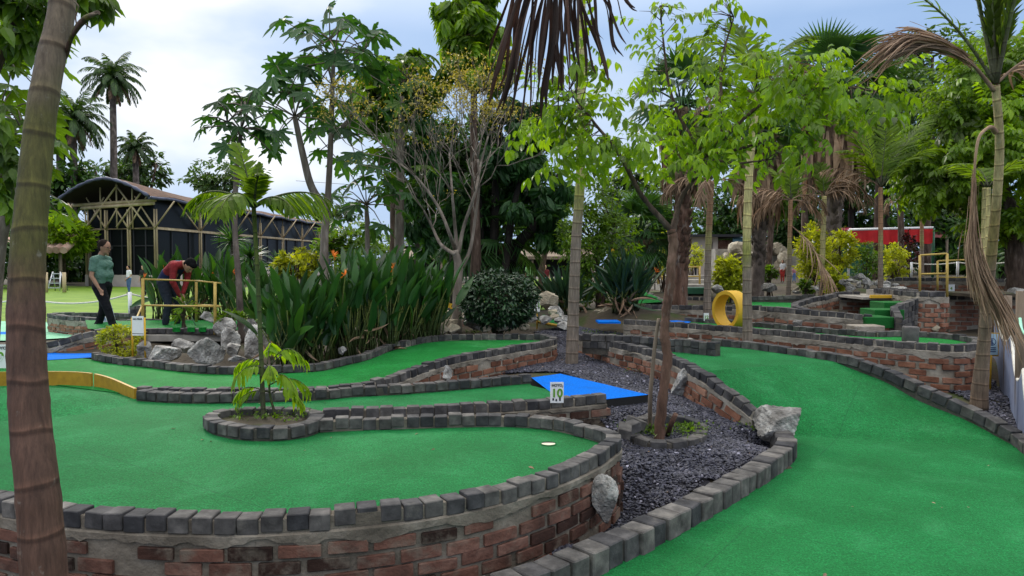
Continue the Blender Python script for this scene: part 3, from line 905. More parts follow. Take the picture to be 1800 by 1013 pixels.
def chips(poly, n, smin, smax, name, label, near=0):
    P = np.asarray(poly)
    x0, y0, x1, y1 = P[:, 0].min(), P[:, 1].min(), P[:, 0].max(), P[:, 1].max()
    x, y = rng.uniform(x0, x1, n * 4), rng.uniform(y0, y1, n * 4)
    k = in_poly(x, y, P)
    x, y = x[k][:n], y[k][:n]
    N = len(x)
    T = np.stack([x, y, gz(x, y) + .006 + rng.uniform(0, .012, N)], 1)
    m = MB()
    var = 6
    grp = rng.integers(0, var, N)
    tv0, tf0 = ICO[1][0][:12], [(0, 11, 5), (0, 5, 1), (0, 1, 7), (0, 7, 10), (0, 10, 11), (1, 5, 9), (5, 11, 4), (11, 10, 2), (10, 7, 6), (7, 1, 8), (3, 9, 4), (3, 4, 2), (3, 2, 6), (3, 6, 8), (3, 8, 9), (4, 9, 5), (2, 4, 11), (6, 2, 10), (8, 6, 7), (9, 8, 1)]
    for v in range(var):
        kk = grp == v
        K = kk.sum()
        tv = tv0 * (1 + np.random.default_rng(v).normal(0, .18, (12, 1)))
        R = frames(rng.normal(0, 1, (K, 3)) * A3([1, 1, .35]), A3([0, 0, 1.]) + rng.normal(0, .35, (K, 3)))
        s = rng.uniform(smin, smax, K) * rng.uniform(.7, 1.3, K)
        sc = np.stack([s * rng.uniform(.6, 1, K), s * rng.uniform(.8, 1.3, K), s * rng.uniform(.25, .6, K)], 1)
        m.inst(tv, tf0, R * sc[:, None, :], T[kk], rng.random(K))
    o = m.build(name, MT['slate'])
    o['kind'] = 'stuff'
    o['label'] = label
    return o


chips(gpoly, 62000, .0085, .017, 'slate_gravel', 'purple grey slate chips filling the bed between the courses')
rpoly = A3([on(x_, y_, .1) for x_, y_ in ((1640, 672), (1700, 660), (1745, 650), (1770, 690), (1790, 735), (1800, 772), (1760, 742), (1705, 706), (1660, 684))])
chips(rpoly, 2600, .012, .022, 'slate_gravel', 'dark slate chips and soil round the leaning palm at the right')


# ------------------------------------------------------------------ small helpers for built things
def cyl(m, a, b, r, n=8, rnd=.5, mat=0, r2=None):
    m.tube([a, b], [r, r if r2 is None else r2], n, rnd, mat)


def text_obj(name, body, size, loc, mat, parent, yaw=0., depth=.0015, tilt=0.):
    cu = D.curves.new(name, 'FONT')
    cu.body = body
    cu.size = size
    cu.extrude = depth
    cu.offset = size * .028
    cu.align_x = 'CENTER'
    cu.align_y = 'CENTER'
    o = D.objects.new('tmp', cu)
    C.objects.link(o)
    dg = bpy.context.evaluated_depsgraph_get()
    me = D.meshes.new_from_object(o.evaluated_get(dg))
    D.objects.remove(o)
    me.materials.clear()
    me.materials.append(mat)
    o = D.objects.new(name, me)
    C.objects.link(o)
    o.parent = parent
    o.location = Vector(A3(loc) - A3(parent['_o']))
    o.rotation_euler = (math.pi / 2 + tilt, 0, yaw)
    return o


def sign(label, base, w, h, top, num=None, word=None, post=None, mat='white', extra=None, group=None, yaw=0.):
    """small white course sign; its face looks to the camera side"""
    rt = empty('course_sign', base, label, 'sign', group)
    c, s_ = math.cos(yaw), math.sin(yaw)

    def W(x, y, z):
        return A3(base) + A3([x * c - y * s_, x * s_ + y * c, z])
    m = MB()
    V = A3([W(sx * w / 2, sy * .004, top - h * (1 - sz)) for sz in (0, 1) for sx, sy in ((-1, -1), (1, -1), (1, 1), (-1, 1))])
    m.add(V, [(3, 2, 1, 0), (4, 5, 6, 7), (0, 1, 5, 4), (1, 2, 6, 5), (2, 3, 7, 6), (3, 0, 4, 7)])
    m.build('board', MT[mat], rt)
    if num:
        text_obj('number', num, h * .56, W(0, -.0065, top - h * .54), MT['lime_ink'], rt, yaw)
    if word:
        text_obj('heading', word, h * .17 if num else h * .11, W(0, -.0065, top - h * .15), MT['ink'], rt, yaw)
    if extra:
        extra(rt, W, w, h, top)
    if post:
        m = MB()
        for px_ in post:
            cyl(m, W(px_, .012, -.1), W(px_, .012, top - .02), .012, 8)
        m.build('post', MT['yellow'], rt)
    return rt


# number sign clipped to the blue tee lane kerb
b = atz(978, 700, .45) * A3([1, 1, 0]) + A3([0, 0, .40])


def picto(rt, W, w, h, top):
    m = MB()
    for k, (x, z) in enumerate(((-.28, .12), (.22, .10), (.22, .2), (-.05, .08))):
        q = [W(x * w - .008, -.0055, top - h * (1 - z)), W(x * w + .008, -.0055, top - h * (1 - z)), W(x * w + .006, -.0055, top - h * (1 - z) + .02), W(x * w - .006, -.0055, top - h * (1 - z) + .02)]
        m.add(q, [(0, 1, 2, 3)])
    q = [W(.36 * w, -.0055, top - h * .26), W(.40 * w, -.0055, top - h * .26), W(.47 * w, -.0055, top - h * .17), W(.43 * w, -.0055, top - h * .17)]
    m.add(q, [(0, 1, 2, 3)])
    m.build('drawing', MT['ink'], rt)


sign('white hole sign with a green number 10 leaning on the cobble kerb', b + A3([0, -.072, 0]), .112, .173, .197, '10', 'HOYO', extra=picto, yaw=.05)

# ------------------------------------------------------------------ course E: the narrow lane with the yellow hoop
ef = A3([aty(*p) for p in [(1098, 563, 11.6), (1160, 567, 11.2), (1230, 572, 10.7), (1320, 580, 10.1), (1400, 587, 9.5), (1480, 594, 8.95), (1540, 599, 8.6), (1600, 604, 8.3), (1650, 607, 8.1), (1692, 606, 8.05), (1716, 600, 8.3), (1716, 594, 8.7), (1690, 588, 9.1), (1640, 584, 9.45), (1580, 582, 9.6), (1540, 584, 9.55)]])
ef[:, 2] = .66
kerb_wall('brick wall with rounded end below the narrow lane of the yellow hoop', ef, side=-1, w=.125, d=.11, band=.065, n=8)
eb = A3([aty(*p) for p in [(1540, 584, 9.55), (1500, 585, 9.7), (1440, 580, 10.1), (1380, 574, 10.6), (1320, 569, 11.1), (1260, 564, 11.6), (1206, 561, 12.0)]])
eb[:, 2] = .66
kerb_wall('cobble kerb along the back of the narrow lane with the yellow hoop', eb, side=-1, w=.125, d=.11, bricks=False, cat='kerb', name='kerb_wall')
ZE = .585
o1 = [p * A3([1, 1, 0]) + A3([0, 0, ZE]) for p in np.concatenate([spline(ef, 4), spline(eb, 3)[1:]])]
sheet('putting_green', o1, MT['turf_far'], 'narrow green lane with the yellow hoop')
sheet('tee_mat', A3([aty(1100, 563, 11.7), aty(1200, 570, 10.95), aty(1215, 563, 11.85), aty(1190, 560, 12.1)]) * A3([1, 1, 0]) + A3([0, 0, ZE + .012]), MT['blue'], 'blue tee mat at the start of the hoop lane')
m = MB()
p = aty(1068, 565, 11.6)
m.box(p + A3([-.16, -.1, -.03]), p + A3([.2, .3, .0]), .5)
struct(m.build('tee_mat', MT['blue']), 'second small blue mat at the dark step')
# yellow hoop
rt = empty('loop_hoop', A3([aty(1283, 575, 10.75)[0], 10.75, ZE]), 'big upright yellow hoop standing across the narrow green lane', 'obstacle')
hc = aty(1284, 543, 10.75)
hc[2] = ZE + .285
m = MB()
ax = nrm(A3([.87, .49, 0]))
e1, e2 = A3([-ax[1], ax[0], 0.]), A3([0, 0, 1.])
n = 56
a = np.linspace(0, 2 * np.pi, n, endpoint=False)
Ro, Ri, hw = .288, .234, .115
prof = [(Ro, -hw), (Ro + .004, -hw * .9), (Ro + .004, hw * .9), (Ro, hw), (Ri, hw), (Ri, -hw)]
V = np.concatenate([hc + (np.cos(a)[:, None] * e1 * .93 + np.sin(a)[:, None] * e2) * r + ax * t for r, t in prof])
m.add(V, [(i + n * k, (i + 1) % n + n * k, (i + 1) % n + n * ((k + 1) % 6), i + n * ((k + 1) % 6)) for k in range(6) for i in range(n)])
m.build('ring', MT['yellow'], rt)
m = MB()
for sg in (-1, 1):
    o = hc + ax * hw * sg
    z0 = ZE + .012
    q = [A3([*(o - e1 * .20)[:2], z0]), A3([*(o + e1 * .20)[:2], z0]), A3([*(o + e1 * .12 + ax * .17 * sg)[:2], z0]), A3([*(o - e1 * .12 + ax * .17 * sg)[:2], z0])]
    q2 = [v - A3([0, 0, .012]) for v in q]
    q[0][2] = q[1][2] = z0 + .02
    m.add(q + q2, [(0, 1, 2, 3) if sg > 0 else (3, 2, 1, 0), (0, 1, 5, 4), (1, 2, 6, 5), (2, 3, 7, 6), (3, 0, 4, 7)])
m.build('ramp', MT['yellow'], rt)
b = aty(1240, 563, 11.75)
sign('small white sign with number 12 by the yellow hoop', A3([b[0], 11.7, .62]), .085, .13, .13, '12', yaw=.1)

# ------------------------------------------------------------------ course F: brick terraces behind it
fl = A3([aty(*p) for p in [(1133, 535, 12.9), (1180, 536, 12.8), (1230, 537, 12.7), (1290, 538, 12.5)]])
kerb_wall('dark cobble topped brick terrace wall under the thick old palm', fl, side=-1, w=.13, d=.12, band=.07)
fr_ = A3([aty(*p) for p in [(1290, 535, 11.9), (1330, 537, 11.6), (1370, 540, 11.3), (1410, 544, 11.0), (1450, 547, 10.75), (1500, 551, 10.5), (1534, 554, 10.4)]])
kerb_wall('rough brick terrace wall with a pale stone behind the yellow hoop', fr_, side=-1, w=.13, d=.11, band=.09, boulders=[(aty(1405, 566, 11.0) + A3([0, -.02, -.02]), (.14, .07, .09), 41, 'rock')])
fbk = A3([aty(*p) for p in [(1300, 521, 14.2), (1350, 521, 14.0), (1400, 519, 13.9), (1432, 518, 13.8)]])
kerb_wall('straight dark cobble kerb along the back of the upper green terrace', fbk, side=-1, w=.13, d=.12, bricks=False, cat='kerb', name='kerb_wall', zbot=.6)
hw_ = A3([aty(*p) for p in [(1500, 552, 10.62), (1450, 547, 10.9), (1420, 543, 11.15), (1400, 538, 11.5), (1398, 533, 12.0), (1410, 528, 12.4), (1440, 521, 12.8), (1480, 513, 13.1), (1512, 513, 13.0)]])
kerb_wall('curved brick wall sloping up to the little yellow bridge', hw_[2:], side=-1, w=.13, d=.11, band=.06, zbot=.72)
m = MB()
V = A3([aty(1310, 537, 12.1), aty(1402, 543, 11.5), aty(1400, 531, 12.4), aty(1430, 520, 13.6), aty(1300, 522, 14.2)])
V[:, 2] = V[:, 2] * .0 + .80
m.add(V, [(0, 1, 2, 3, 4)])
struct(m.build('putting_green', MT['turf_far']), 'upper green terrace behind the hoop')
m = MB()
V = A3([aty(1075, 543, 13.4), aty(1172, 531, 13.4), aty(1128, 509, 15.0), aty(1095, 505, 15.0)])
V[0][2], V[1][2], V[2][2], V[3][2] = .78, .84, 1.0, 1.0
m.add(V, [(0, 1, 2, 3)])
struct(m.build('putting_green', MT['turf_far']), 'small sloping green behind the dark cycad')
kerb_wall('short pale kerb sloping down beside the small green', A3([aty(1172, 532, 13.3), aty(1150, 520, 14.2), aty(1128, 509, 15.1)]), side=-1, w=.2, d=.12, bricks=False, cat='kerb', name='kerb_wall', zbot=.7)
up = A3([aty(*p) for p in [(1205, 522, 14.8), (1240, 522, 14.7), (1290, 521, 14.6)]])
kerb_wall('low brick wall behind the young palms with a dark bench edge above', up, side=-1, w=.14, d=.12, band=.04)
# dark green trough above it
m = MB()
p0, p1 = aty(1204, 511, 15.3), aty(1240, 512, 15.2)
m.box(A3([p0[0], 15.1, p0[2] - .07]), A3([p1[0] + .1, 15.5, p0[2] + .07]), .5, bev=.01)
o = tag(m.build('planter_trough', MT['green_metal']), 'dark green trough on the brick ledge below the yellow rail', 'trough')
# grey drum on the lane end
p = A3([*aty(1600, 600, 8.75)[:2], ZE])
m = MB()
m.tube([p, p + A3([0, 0, .012]), p + A3([0, 0, .20]), p + A3([0, 0, .212])], [.088, .094, .094, .088], 28)
tag(m.build('concrete_drum', plain('dark_concrete', (.095, .088, .086), .85, var=.25)), 'short dark grey concrete drum on the rounded lane end', 'obstacle')
# tower, bridge and recess
tw0, tw1 = aty(1616, 520, 11.3), aty(1661, 520, 11.3)
zt = aty(1640, 513, 11.3)[2]
twp = A3([[tw0[0], 12.6, zt], [tw0[0], 11.3, zt], [tw1[0], 11.3, zt], [tw1[0] + .02, 13.2, zt]])
kerb_wall('square brick pier with cobble top beside the green turf steps', np.repeat(twp, [1, 1, 1, 1], 0), side=-1, w=.14, d=.13, band=.09, raw=True, brick_h=.066, boulders=[(aty(1645, 577, 11.22), (.11, .05, .06), 44, 'rock_warm')])
m = MB()
m.box(A3([tw0[0] + .05, 11.36, .4]), A3([tw1[0] - .05, 13.1, zt - .03]))
struct(m.build('terrace_floor', MT['concrete']), 'flat top of the brick pier')
rcs = aty(1662, 519, 12.9), aty(1736, 519, 12.9)
kerb_wall('dark shaded brick wall of the recess behind the leaning palm', A3([rcs[0] + A3([.05, 0, 0]), (rcs[0] + rcs[1]) / 2, rcs[1] + A3([.5, 0, 0])]), side=-1, w=.14, d=.12, band=.02)
m = MB()
m.box(A3([rcs[0][0] - .1, 11.9, 1.0]), A3([rcs[1][0] + .6, 13.2, 1.05]))  # overhanging slab added so that the recess below falls into shade
struct(m.build('terrace_floor', MT['soil']), 'slab added over the recess to shade it')
br0, br1 = aty(1511, 519, 12.4), aty(1567, 519, 12.4)
m = MB()
m.box(A3([br0[0], 12.0, br0[2] - .035]), A3([br1[0], 12.06, br0[2] + .02]), bev=.004)
o = tag(m.build('yellow_beam', MT['yellow']), 'yellow beam edging the small plank bridge above the brick recess', 'beam')
m = MB()
m.box(A3([br0[0] - .1, 12.062, br0[2] - .06]), A3([br1[0] + .1, 13.4, br0[2] - .02]))
struct(m.build('bridge_deck', MT['concrete']), 'turf deck of the small bridge')
wl0, wl1 = aty(1480, 520, 12.9), aty(1614, 520, 12.9)
kerb_wall('brick wall in shade under the small bridge and pale slab', A3([[wl0[0], 13.0, .98], [(wl0[0] + wl1[0]) / 2, 12.95, .98], [wl1[0], 12.9, .98]]), side=-1, w=.14, band=.03)
m = MB()
ps0, ps1 = aty(1568, 520, 12.2), aty(1614, 527, 12.2)
m.box(A3([ps0[0], 12.0, ps0[2] - .13]), A3([ps1[0], 12.8, ps0[2] + .05]), bev=.01)
tag(m.build('concrete_slab', MT['concrete']), 'stained pale concrete slab at the top of the green turf steps', 'slab')
# green steps
rt = empty('turf_steps', aty(1540, 580, 10.2) * A3([1, 1, 0]) + A3([0, 0, .5]), 'three step stair covered in green turf beside the cobble wall', 'steps')
for k, (xa, xb, yt, yb, yy) in enumerate(((1523, 1572, 558, 574, 10.3), (1538, 1590, 545, 559, 10.75), (1555, 1606, 532, 546, 11.2))):
    a_, b_ = aty(xa, yt, yy), aty(xb, yb, yy)
    m = MB()
    m.box(A3([a_[0], yy, b_[2] - .03]), A3([b_[0], yy + .47, a_[2]]), bev=.008)
    m.build('step', MT['step'], rt)
a_, b_ = aty(1500, 572, 9.95), aty(1556, 581, 9.95)
m = MB()
m.box(A3([a_[0] + .03, 9.95, .5]), A3([b_[0], 10.25, a_[2] - .01]), bev=.01)
m.build('bottom_step', MT['mortar_warm'], rt)
sw = A3([aty(1557, 560, 10.25), aty(1616, 535, 11.2)])
kerb_wall('stepped grey cobble side wall along the green turf steps', A3([[sw[0][0] + .16, 10.2, .80], [sw[0][0] + .38, 10.75, .93], [sw[1][0] - .04, 11.25, 1.02]]), side=-1, w=.13, courses=5, bricks=False, raw=True)
# upper wall with cobble cap
uw = A3([aty(*p) for p in [(1560, 489, 17.5), (1612, 488, 17.2), (1680, 489, 16.8), (1740, 490, 16.5), (1800, 491, 16.2), (1900, 493, 15.8)]])
kerb_wall('long upper brick wall with cobble cap behind the yellow rails', uw, side=-1, w=.17, d=.16, band=.07, brick_h=.075, brick_l=.25)
m = MB()
a_, b_ = aty(1610, 516, 13.4), aty(1800, 516, 13.4)
m.box(A3([a_[0], 13.3, .6]), A3([b_[0] + 2, 16.6, .84]))
struct(m.build('terrace_floor', MT['soil']), 'upper terrace floor below the long wall')


def railing(label, posts, rails, r=.019, mat='rail', name='railing', group=None):
    rt = empty(name, posts[0][0], label, 'railing', group)
    for a_, b_ in posts:
        m = MB()
        cyl(m, a_, b_, r)
        m.build('post', MT[mat], rt)
    for R_ in rails:
        m = MB()
        m.tube(R_, r * (.75 if r < .022 else .6), 8)
        m.build('rail', MT[mat], rt)
    return rt


P = lambda x, y, Y: aty(x, y, Y)
railing('square yellow pipe railing on the brick pier by the turf steps', [(P(1617, 513, 11.4), P(1617, 449, 11.4)), (P(1665, 522, 11.25), P(1665, 446, 11.25)), (P(1648, 510, 12.9), P(1648, 459, 12.9))],
        [[P(1617, 449, 11.4), P(1665, 446, 11.25)], [P(1617, 482, 11.4), P(1665, 481, 11.25)], [P(1648, 459, 12.9), P(1722, 456, 12.6)]])
railing('thin yellow rail fixed to the long upper brick wall', [(P(1713, 516, 16.4), P(1713, 488, 16.4)), (P(1776, 508, 16.0), P(1776, 492, 16.0))], [[P(1648, 488, 16.5), P(1720, 488, 16.3)]], r=.02)
b = P(1672, 508, 16.2)
sign('little white and green sign hung on the long upper wall', b, .16, .17, .1, '4')
b = P(1410, 499, 15.2)
sign('small white sign before the pale rubble wall', A3([b[0], b[1], b[2] - .05]), .085, .13, .16, '3')
# white post and rope fence on the right lawn


def ropefence(label, posts, h, sag, rope_r=.018, pr=.035, mat='white', rope='rope'):
    rt = empty('rope_fence', posts[0], label, 'fence')
    for p in posts:
        m = MB()
        cyl(m, p - A3([0, 0, .1]), p + A3([0, 0, h]), pr)
        m.build('post', MT[mat], rt)
    for p, q in zip(posts[:-1], posts[1:]):
        t = np.linspace(0, 1, 12)[:, None]
        c = p * (1 - t) + q * t + A3([0, 0, h * .93]) - A3([0, 0, 1]) * (4 * t * (1 - t) * sag)
        m = MB()
        m.tube(c, rope_r, 6)
        m.build('rope', MT[rope], rt)
    return rt


ropefence('white rope fence with short white posts above the upper brick wall', [P(x, 482, Y) for x, Y in ((1602, 21.5), (1683, 20.5), (1777, 19.5), (1860, 18.5))], .36, .05)
sheet('putting_green', A3([P(1740, 479, 24), P(1860, 479, 24), P(1880, 470, 40), P(1740, 470, 40)]) * A3([1, 1, 0]) + A3([0, 0, 1.28]), MT['mint'], 'pale green strip beyond the right rope fence')
# scalloped blue grey panel fence at the far right
rt = empty('panel_fence', (4.9, 6.4, .05), 'blue grey scalloped panel fence with white rim at the far right edge', 'fence')
pp = A3([[*aty(1750, 560, 9.3)[:2], 0], [*aty(1779, 600, 7.6)[:2], 0], [*aty(1800, 640, 6.35)[:2], 0], [*aty(1822, 640, 5.4)[:2], 0]])
ztop = [.98, .80, .62, .62]
for k in range(3):
    t = np.linspace(0, 1, 18)
    base = pp[k][None] * (1 - t[:, None]) + pp[k + 1][None] * t[:, None]
    zt_ = ztop[k] * (1 - t) + ztop[k + 1] * t - .26 * (np.sin(np.pi * t) ** .8) * (1.0 if k else .8)
    zb_ = np.full(18, -.1)
    nb = nrm(A3([-(pp[k + 1] - pp[k])[1], (pp[k + 1] - pp[k])[0], 0])) * .015
    top, bot = base.copy(), base.copy()
    top[:, 2], bot[:, 2] = zt_, zb_
    V = np.stack([top - nb, top + nb, bot + nb, bot - nb], 1)
    a = np.arange(17)[:, None] * 4
    m = MB()
    m.add(V, np.concatenate([a + A3([x, x + 4, (x + 1) % 4 + 4, (x + 1) % 4])[None] for x in range(4)]))
    m.add(V[[0, -1]], [(0, 1, 2, 3), (7, 6, 5, 4)])
    pn = m.build('panel', MT['blue_fence'], rt)
    m = MB()
    m.tube(top + A3([0, 0, .01]), .017, 6)
    m.build('rim', MT['rope'], pn)
for k, (px, y1, Y) in enumerate(((1772, 520, 8.1), (1794, 512, 6.9))):
    p = aty(px, y1, Y)
    m = MB()
    m.tube([A3([p[0] + .03, p[1], -.05]), A3([p[0] + .01, p[1], p[2] * .5]), p], [.045, .042, .04], 10)
    tag(m.build('bamboo_post', MT['wood']), ('weathered bamboo post rising behind the scalloped panels, farther one', 'thicker weathered bamboo post with mint hose at the right edge')[k], 'post')
m = MB()
m.tube(spline(A3([aty(1793, 560, 6.8), aty(1797, 582, 6.6), aty(1812, 592, 6.3), aty(1830, 590, 6.1)]), 6), .013, 8)
tag(m.build('hose', plain('mint_hose', (.35, .75, .55), .4)), 'mint green hose hanging from the bamboo post', 'hose')
# yellow post sign with blue face
b = on(1741, 688)
zt = aty(1746, 587, b[1])[2] - b[2]
zb = aty(1746, 624, b[1])[2] - b[2]


def blueface(rt, W, w, h, top):
    m = MB()
    a = np.linspace(0, 2 * np.pi, 24, endpoint=False)
    for r0, r1 in ((.34, .28),):
        V = A3([W(np.cos(t) * w * r, -.006, top - h * .38 + np.sin(t) * w * r) for r in (r0, r1) for t in a])
        m.add(V, [(i, (i + 1) % 24, (i + 1) % 24 + 24, i + 24) for i in range(24)])
    V = [W(-.22 * w, -.006, top - h * .38 + .22 * w), W(-.16 * w, -.006, top - h * .38 + .24 * w), W(.22 * w, -.006, top - h * .38 - .22 * w), W(.16 * w, -.006, top - h * .38 - .24 * w)]
    m.add(V, [(0, 1, 2, 3)])
    V = [W(-.05 * w, -.0062, top - h * .52), W(.07 * w, -.0062, top - h * .52), W(.05 * w, -.0062, top - h * .25), W(-.05 * w, -.0062, top - h * .25)]
    m.add(V, [(0, 1, 2, 3)])
    for z in (.66, .75, .84):
        V = [W(-.33 * w, -.006, top - h * z - .006), W(.33 * w, -.006, top - h * z - .006), W(.33 * w, -.006, top - h * z + .006), W(-.33 * w, -.006, top - h * z + .006)]
        m.add(V, [(0, 1, 2, 3)])
    m.build('pictogram', plain('navy_ink', (.02, .05, .14), .6), rt)
    m = MB()
    V = A3([W(sx * w * .60, sy, top + .012 - (h + .03) * (1 - sz)) for sz in (0, 1) for sx, sy in ((-1, .005), (1, .005), (1, .022), (-1, .022))])
    m.add(V, [(3, 2, 1, 0), (4, 5, 6, 7), (0, 1, 5, 4), (1, 2, 6, 5), (2, 3, 7, 6), (3, 0, 4, 7)])
    m.build('frame', MT['ochre'], rt)


MT['paleblue'] = plain('pale_blue_sign', (.30, .44, .55), .5)
sign('pale blue prohibition sign on a thin yellow post beside the leaning palm', b, .135, zt - zb, zt, post=(.0,), mat='paleblue', extra=blueface, yaw=-.15)

# ------------------------------------------------------------------ left terrace with the railing
gl = A3([aty(-60, 606, 9.6), aty(20, 606, 9.6), aty(85, 602, 9.6), aty(120, 593, 9.65), aty(150, 584, 9.75), aty(185, 577, 9.9), aty(215, 575, 10.1), aty(250, 575, 10.4)])
kerb_wall('left brick wall with cobble kerb rising to the railed terrace', gl, side=-1, w=.15, d=.13, band=.06, zbot=.2)
sl = A3([aty(250, 577, 10.55), aty(300, 577, 10.5), aty(350, 578, 10.45), aty(387, 579, 10.4)])
kerb_wall('cobble edge of the railed terrace slab with green turf scuppers', sl, side=-1, w=.15, d=.13, bricks=False, zbot=.58, cat='kerb', name='kerb_wall')
z0 = sl[0][2]
m = MB()
m.box(A3([sl[0][0] - .05, 10.42, z0 - .19]), A3([sl[-1][0] + .12, 12.9, z0 - .085]), bev=.01)
struct(m.build('terrace_floor', MT['concrete']), 'concrete slab of the railed terrace over a dark hollow')
sheet('putting_green', A3([[sl[0][0] + .0, 10.6, z0 - .07], [sl[-1][0], 10.55, z0 - .07], [sl[-1][0], 12.8, z0 - .07], [sl[0][0] - 2.2, 12.8, z0 - .07], [sl[0][0] - 1.2, 11.2, z0 - .07]]), MT['turf_far'], 'green on the railed terrace')
for k, px in enumerate((310, 336, 356)):
    p = aty(px, 578, 10.35)
    m = MB()
    m.box(p + A3([-.05, -.012, -.045]), p + A3([.05, .02, .02]))
    tag(m.build('turf_flap', MT['turf_far']), 'green turf flap hanging over the terrace cobbles', 'turf flap', 'turf flaps over the terrace edge')
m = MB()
m.box(A3([sl[0][0], 11.0, .1]), A3([sl[-1][0] + .05, 12.8, z0 - .2]))  # solid block; the shade of the hollow is put into its near-black colour
struct(m.build('hollow_shade_block', MT['dark']), 'near-black block painted as the shade of the hollow below the railed terrace')
kerb_wall('back kerb of the railed terrace behind the bending golfer', A3([aty(205, 563, 12.7), aty(255, 561, 12.9), aty(320, 562, 12.9), aty(385, 566, 12.6)]), side=-1, w=.16, d=.13, bricks=False, cat='kerb', name='kerb_wall')
kerb_wall('farther low brick wall with cobbles behind the standing woman', A3([aty(88, 551, 14.5), aty(130, 556, 13.9), aty(200, 560, 13.4)]), side=-1, w=.16, d=.13, band=.09, zbot=.1)
kerb_wall('thin back row of cobbles at the edge of the mint strip', A3([aty(95, 549, 15.4), aty(180, 550, 15.2), aty(250, 551, 14.8)]), side=-1, w=.17, d=.13, bricks=False, cat='kerb', name='kerb_wall')
kerb_wall('short stack of cobbles beside the white fence post', A3([aty(232, 537, 14.6), aty(252, 537, 14.5)]), side=-1, w=.16, d=.14, courses=4, bricks=False, raw=True)
q = lambda y, dx=0: None
railing('yellow bamboo railing around the terrace where the golfer bends', [(P(251, 590, 10.4), P(251, 491, 10.4)), (P(378, 588, 10.35), P(378, 497, 10.35)), (P(345, 566, 11.9), P(345, 496, 11.9))],
        [[P(249, 491, 10.4), P(345, 494, 11.85), P(388, 498, 11.0)], [P(249, 537, 10.4), P(388, 539, 10.35)], [P(345, 536, 11.9), P(385, 538, 10.6)], [P(250, 537, 10.4), P(232, 578, 9.6)], [P(345, 537, 11.9), P(324, 563, 11.2)]], r=.023)
b = A3([*aty(243, 600, 8.95)[:2], .42])
top = aty(243, 556, 8.95)[2] - b[2]
hh = top - (aty(243, 590, 8.95)[2] - b[2])


def nopisar(rt, W, w, h, top):
    m = MB()
    V = [W(-.49 * w, -.0055, top - h * .91), W(.49 * w, -.0055, top - h * .93), W(.49 * w, -.0055, top - h * .90), W(-.49 * w, -.0055, top - h * .88)]
    m.add(V, [(0, 1, 2, 3)])
    m.build('line', MT['ink'], rt)


sign('white NO PISAR notice on yellow posts above the round yellowish shrub', b, .145, hh, top, word='NO PISAR', post=(-.08, .08), extra=nopisar)
b = A3([*aty(2, 640, 8.1)[:2], .4])
sign('white hole sign on the yellow board at the left edge', b, .14, .27, aty(2, 606, 8.1)[2] - .4, '9', 'HOYO', post=(.08,))
b = A3([*aty(489, 592, 8.9)[:2], .45])
sign('small pale sign half hidden by the strelitzia leaves', b, .16, .17, aty(486, 561, 8.9)[2] - .45, post=(-.08,), mat='white')
b = A3([*aty(944, 552, 12.4)[:2], .5])
sign('narrow white sign with blue figures beside the clipped round bush', b, .10, .22, aty(944, 526, 12.4)[2] - .5, '11', post=(0,))

# ------------------------------------------------------------------ lawn, mint strip, rope
drape('lawn', A3([aty(-500, 500, 17.2), aty(240, 500, 16.6), aty(420, 500, 15.5), aty(800, 500, 15.0), aty(1000, 500, 17), aty(1010, 500, 42), aty(330, 500, 43.5), aty(-800, 500, 60)])[:, :2], MT['lawn'], .35, .012, 'bright mown lawn before the pavilion')
drape('path', A3([aty(-500, 500, 12.2), aty(90, 500, 12.8), aty(250, 500, 14.8), aty(330, 500, 15.5), aty(330, 500, 17.0), aty(240, 500, 17.2), aty(-500, 500, 18)])[:, :2], MT['mint'], .22, .02, 'mint green turf strip edging the lawn')
sheet('tee_mat', A3([aty(-40, 588, 11.2), aty(40, 588, 11.2), aty(40, 578, 11.6), aty(-40, 578, 11.6)]) * A3([1, 1, 0]) + A3([0, 0, .45]), MT['blue'], 'blue mat at the left edge')
ropefence('sagging white rope fence on posts along the bright lawn', [P(-160, 555, 14.0), P(95, 560, 14.6) + A3([-.6, 0, 0]), P(229, 552, 15.0), P(420, 552, 17.0)], .46, .16, .02, .04)

# ------------------------------------------------------------------ bamboo pavilion
ga, gb = A3([*aty(275, 500, 45)[:2], 0]), A3([*aty(151, 500, 46.5)[:2], 0])
ge = A3([-20.6, 82, 0.])
Zr = lambda y, Y: aty(900, y, Y)[2]
rt = empty('pavilion', ga, 'large bamboo framed pavilion with dark glass and brown curved roof', 'building')
base_h, rail_h = Zr(484, 45), Zr(401, 45)
eave_h, ridge_h = Zr(343, 45) - .1, Zr(321, 46)
gd, ld = nrm(gb - ga), nrm(ge - ga)
gw, ll = np.linalg.norm(gb - ga), np.linalg.norm(ge - ga)
inset = .35
i0 = ga + gd * inset + ld * inset


def quadwall(m, a_, b_, z0, z1, th, mat=0):
    d = nrm(b_ - a_)
    n = A3([-d[1], d[0], 0]) * th / 2
    V = A3([a_ - n, b_ - n, b_ + n, a_ + n])
    V = np.concatenate([V + A3([0, 0, z0]), V + A3([0, 0, z1])])
    m.add(V, BX[1], .5, mat)


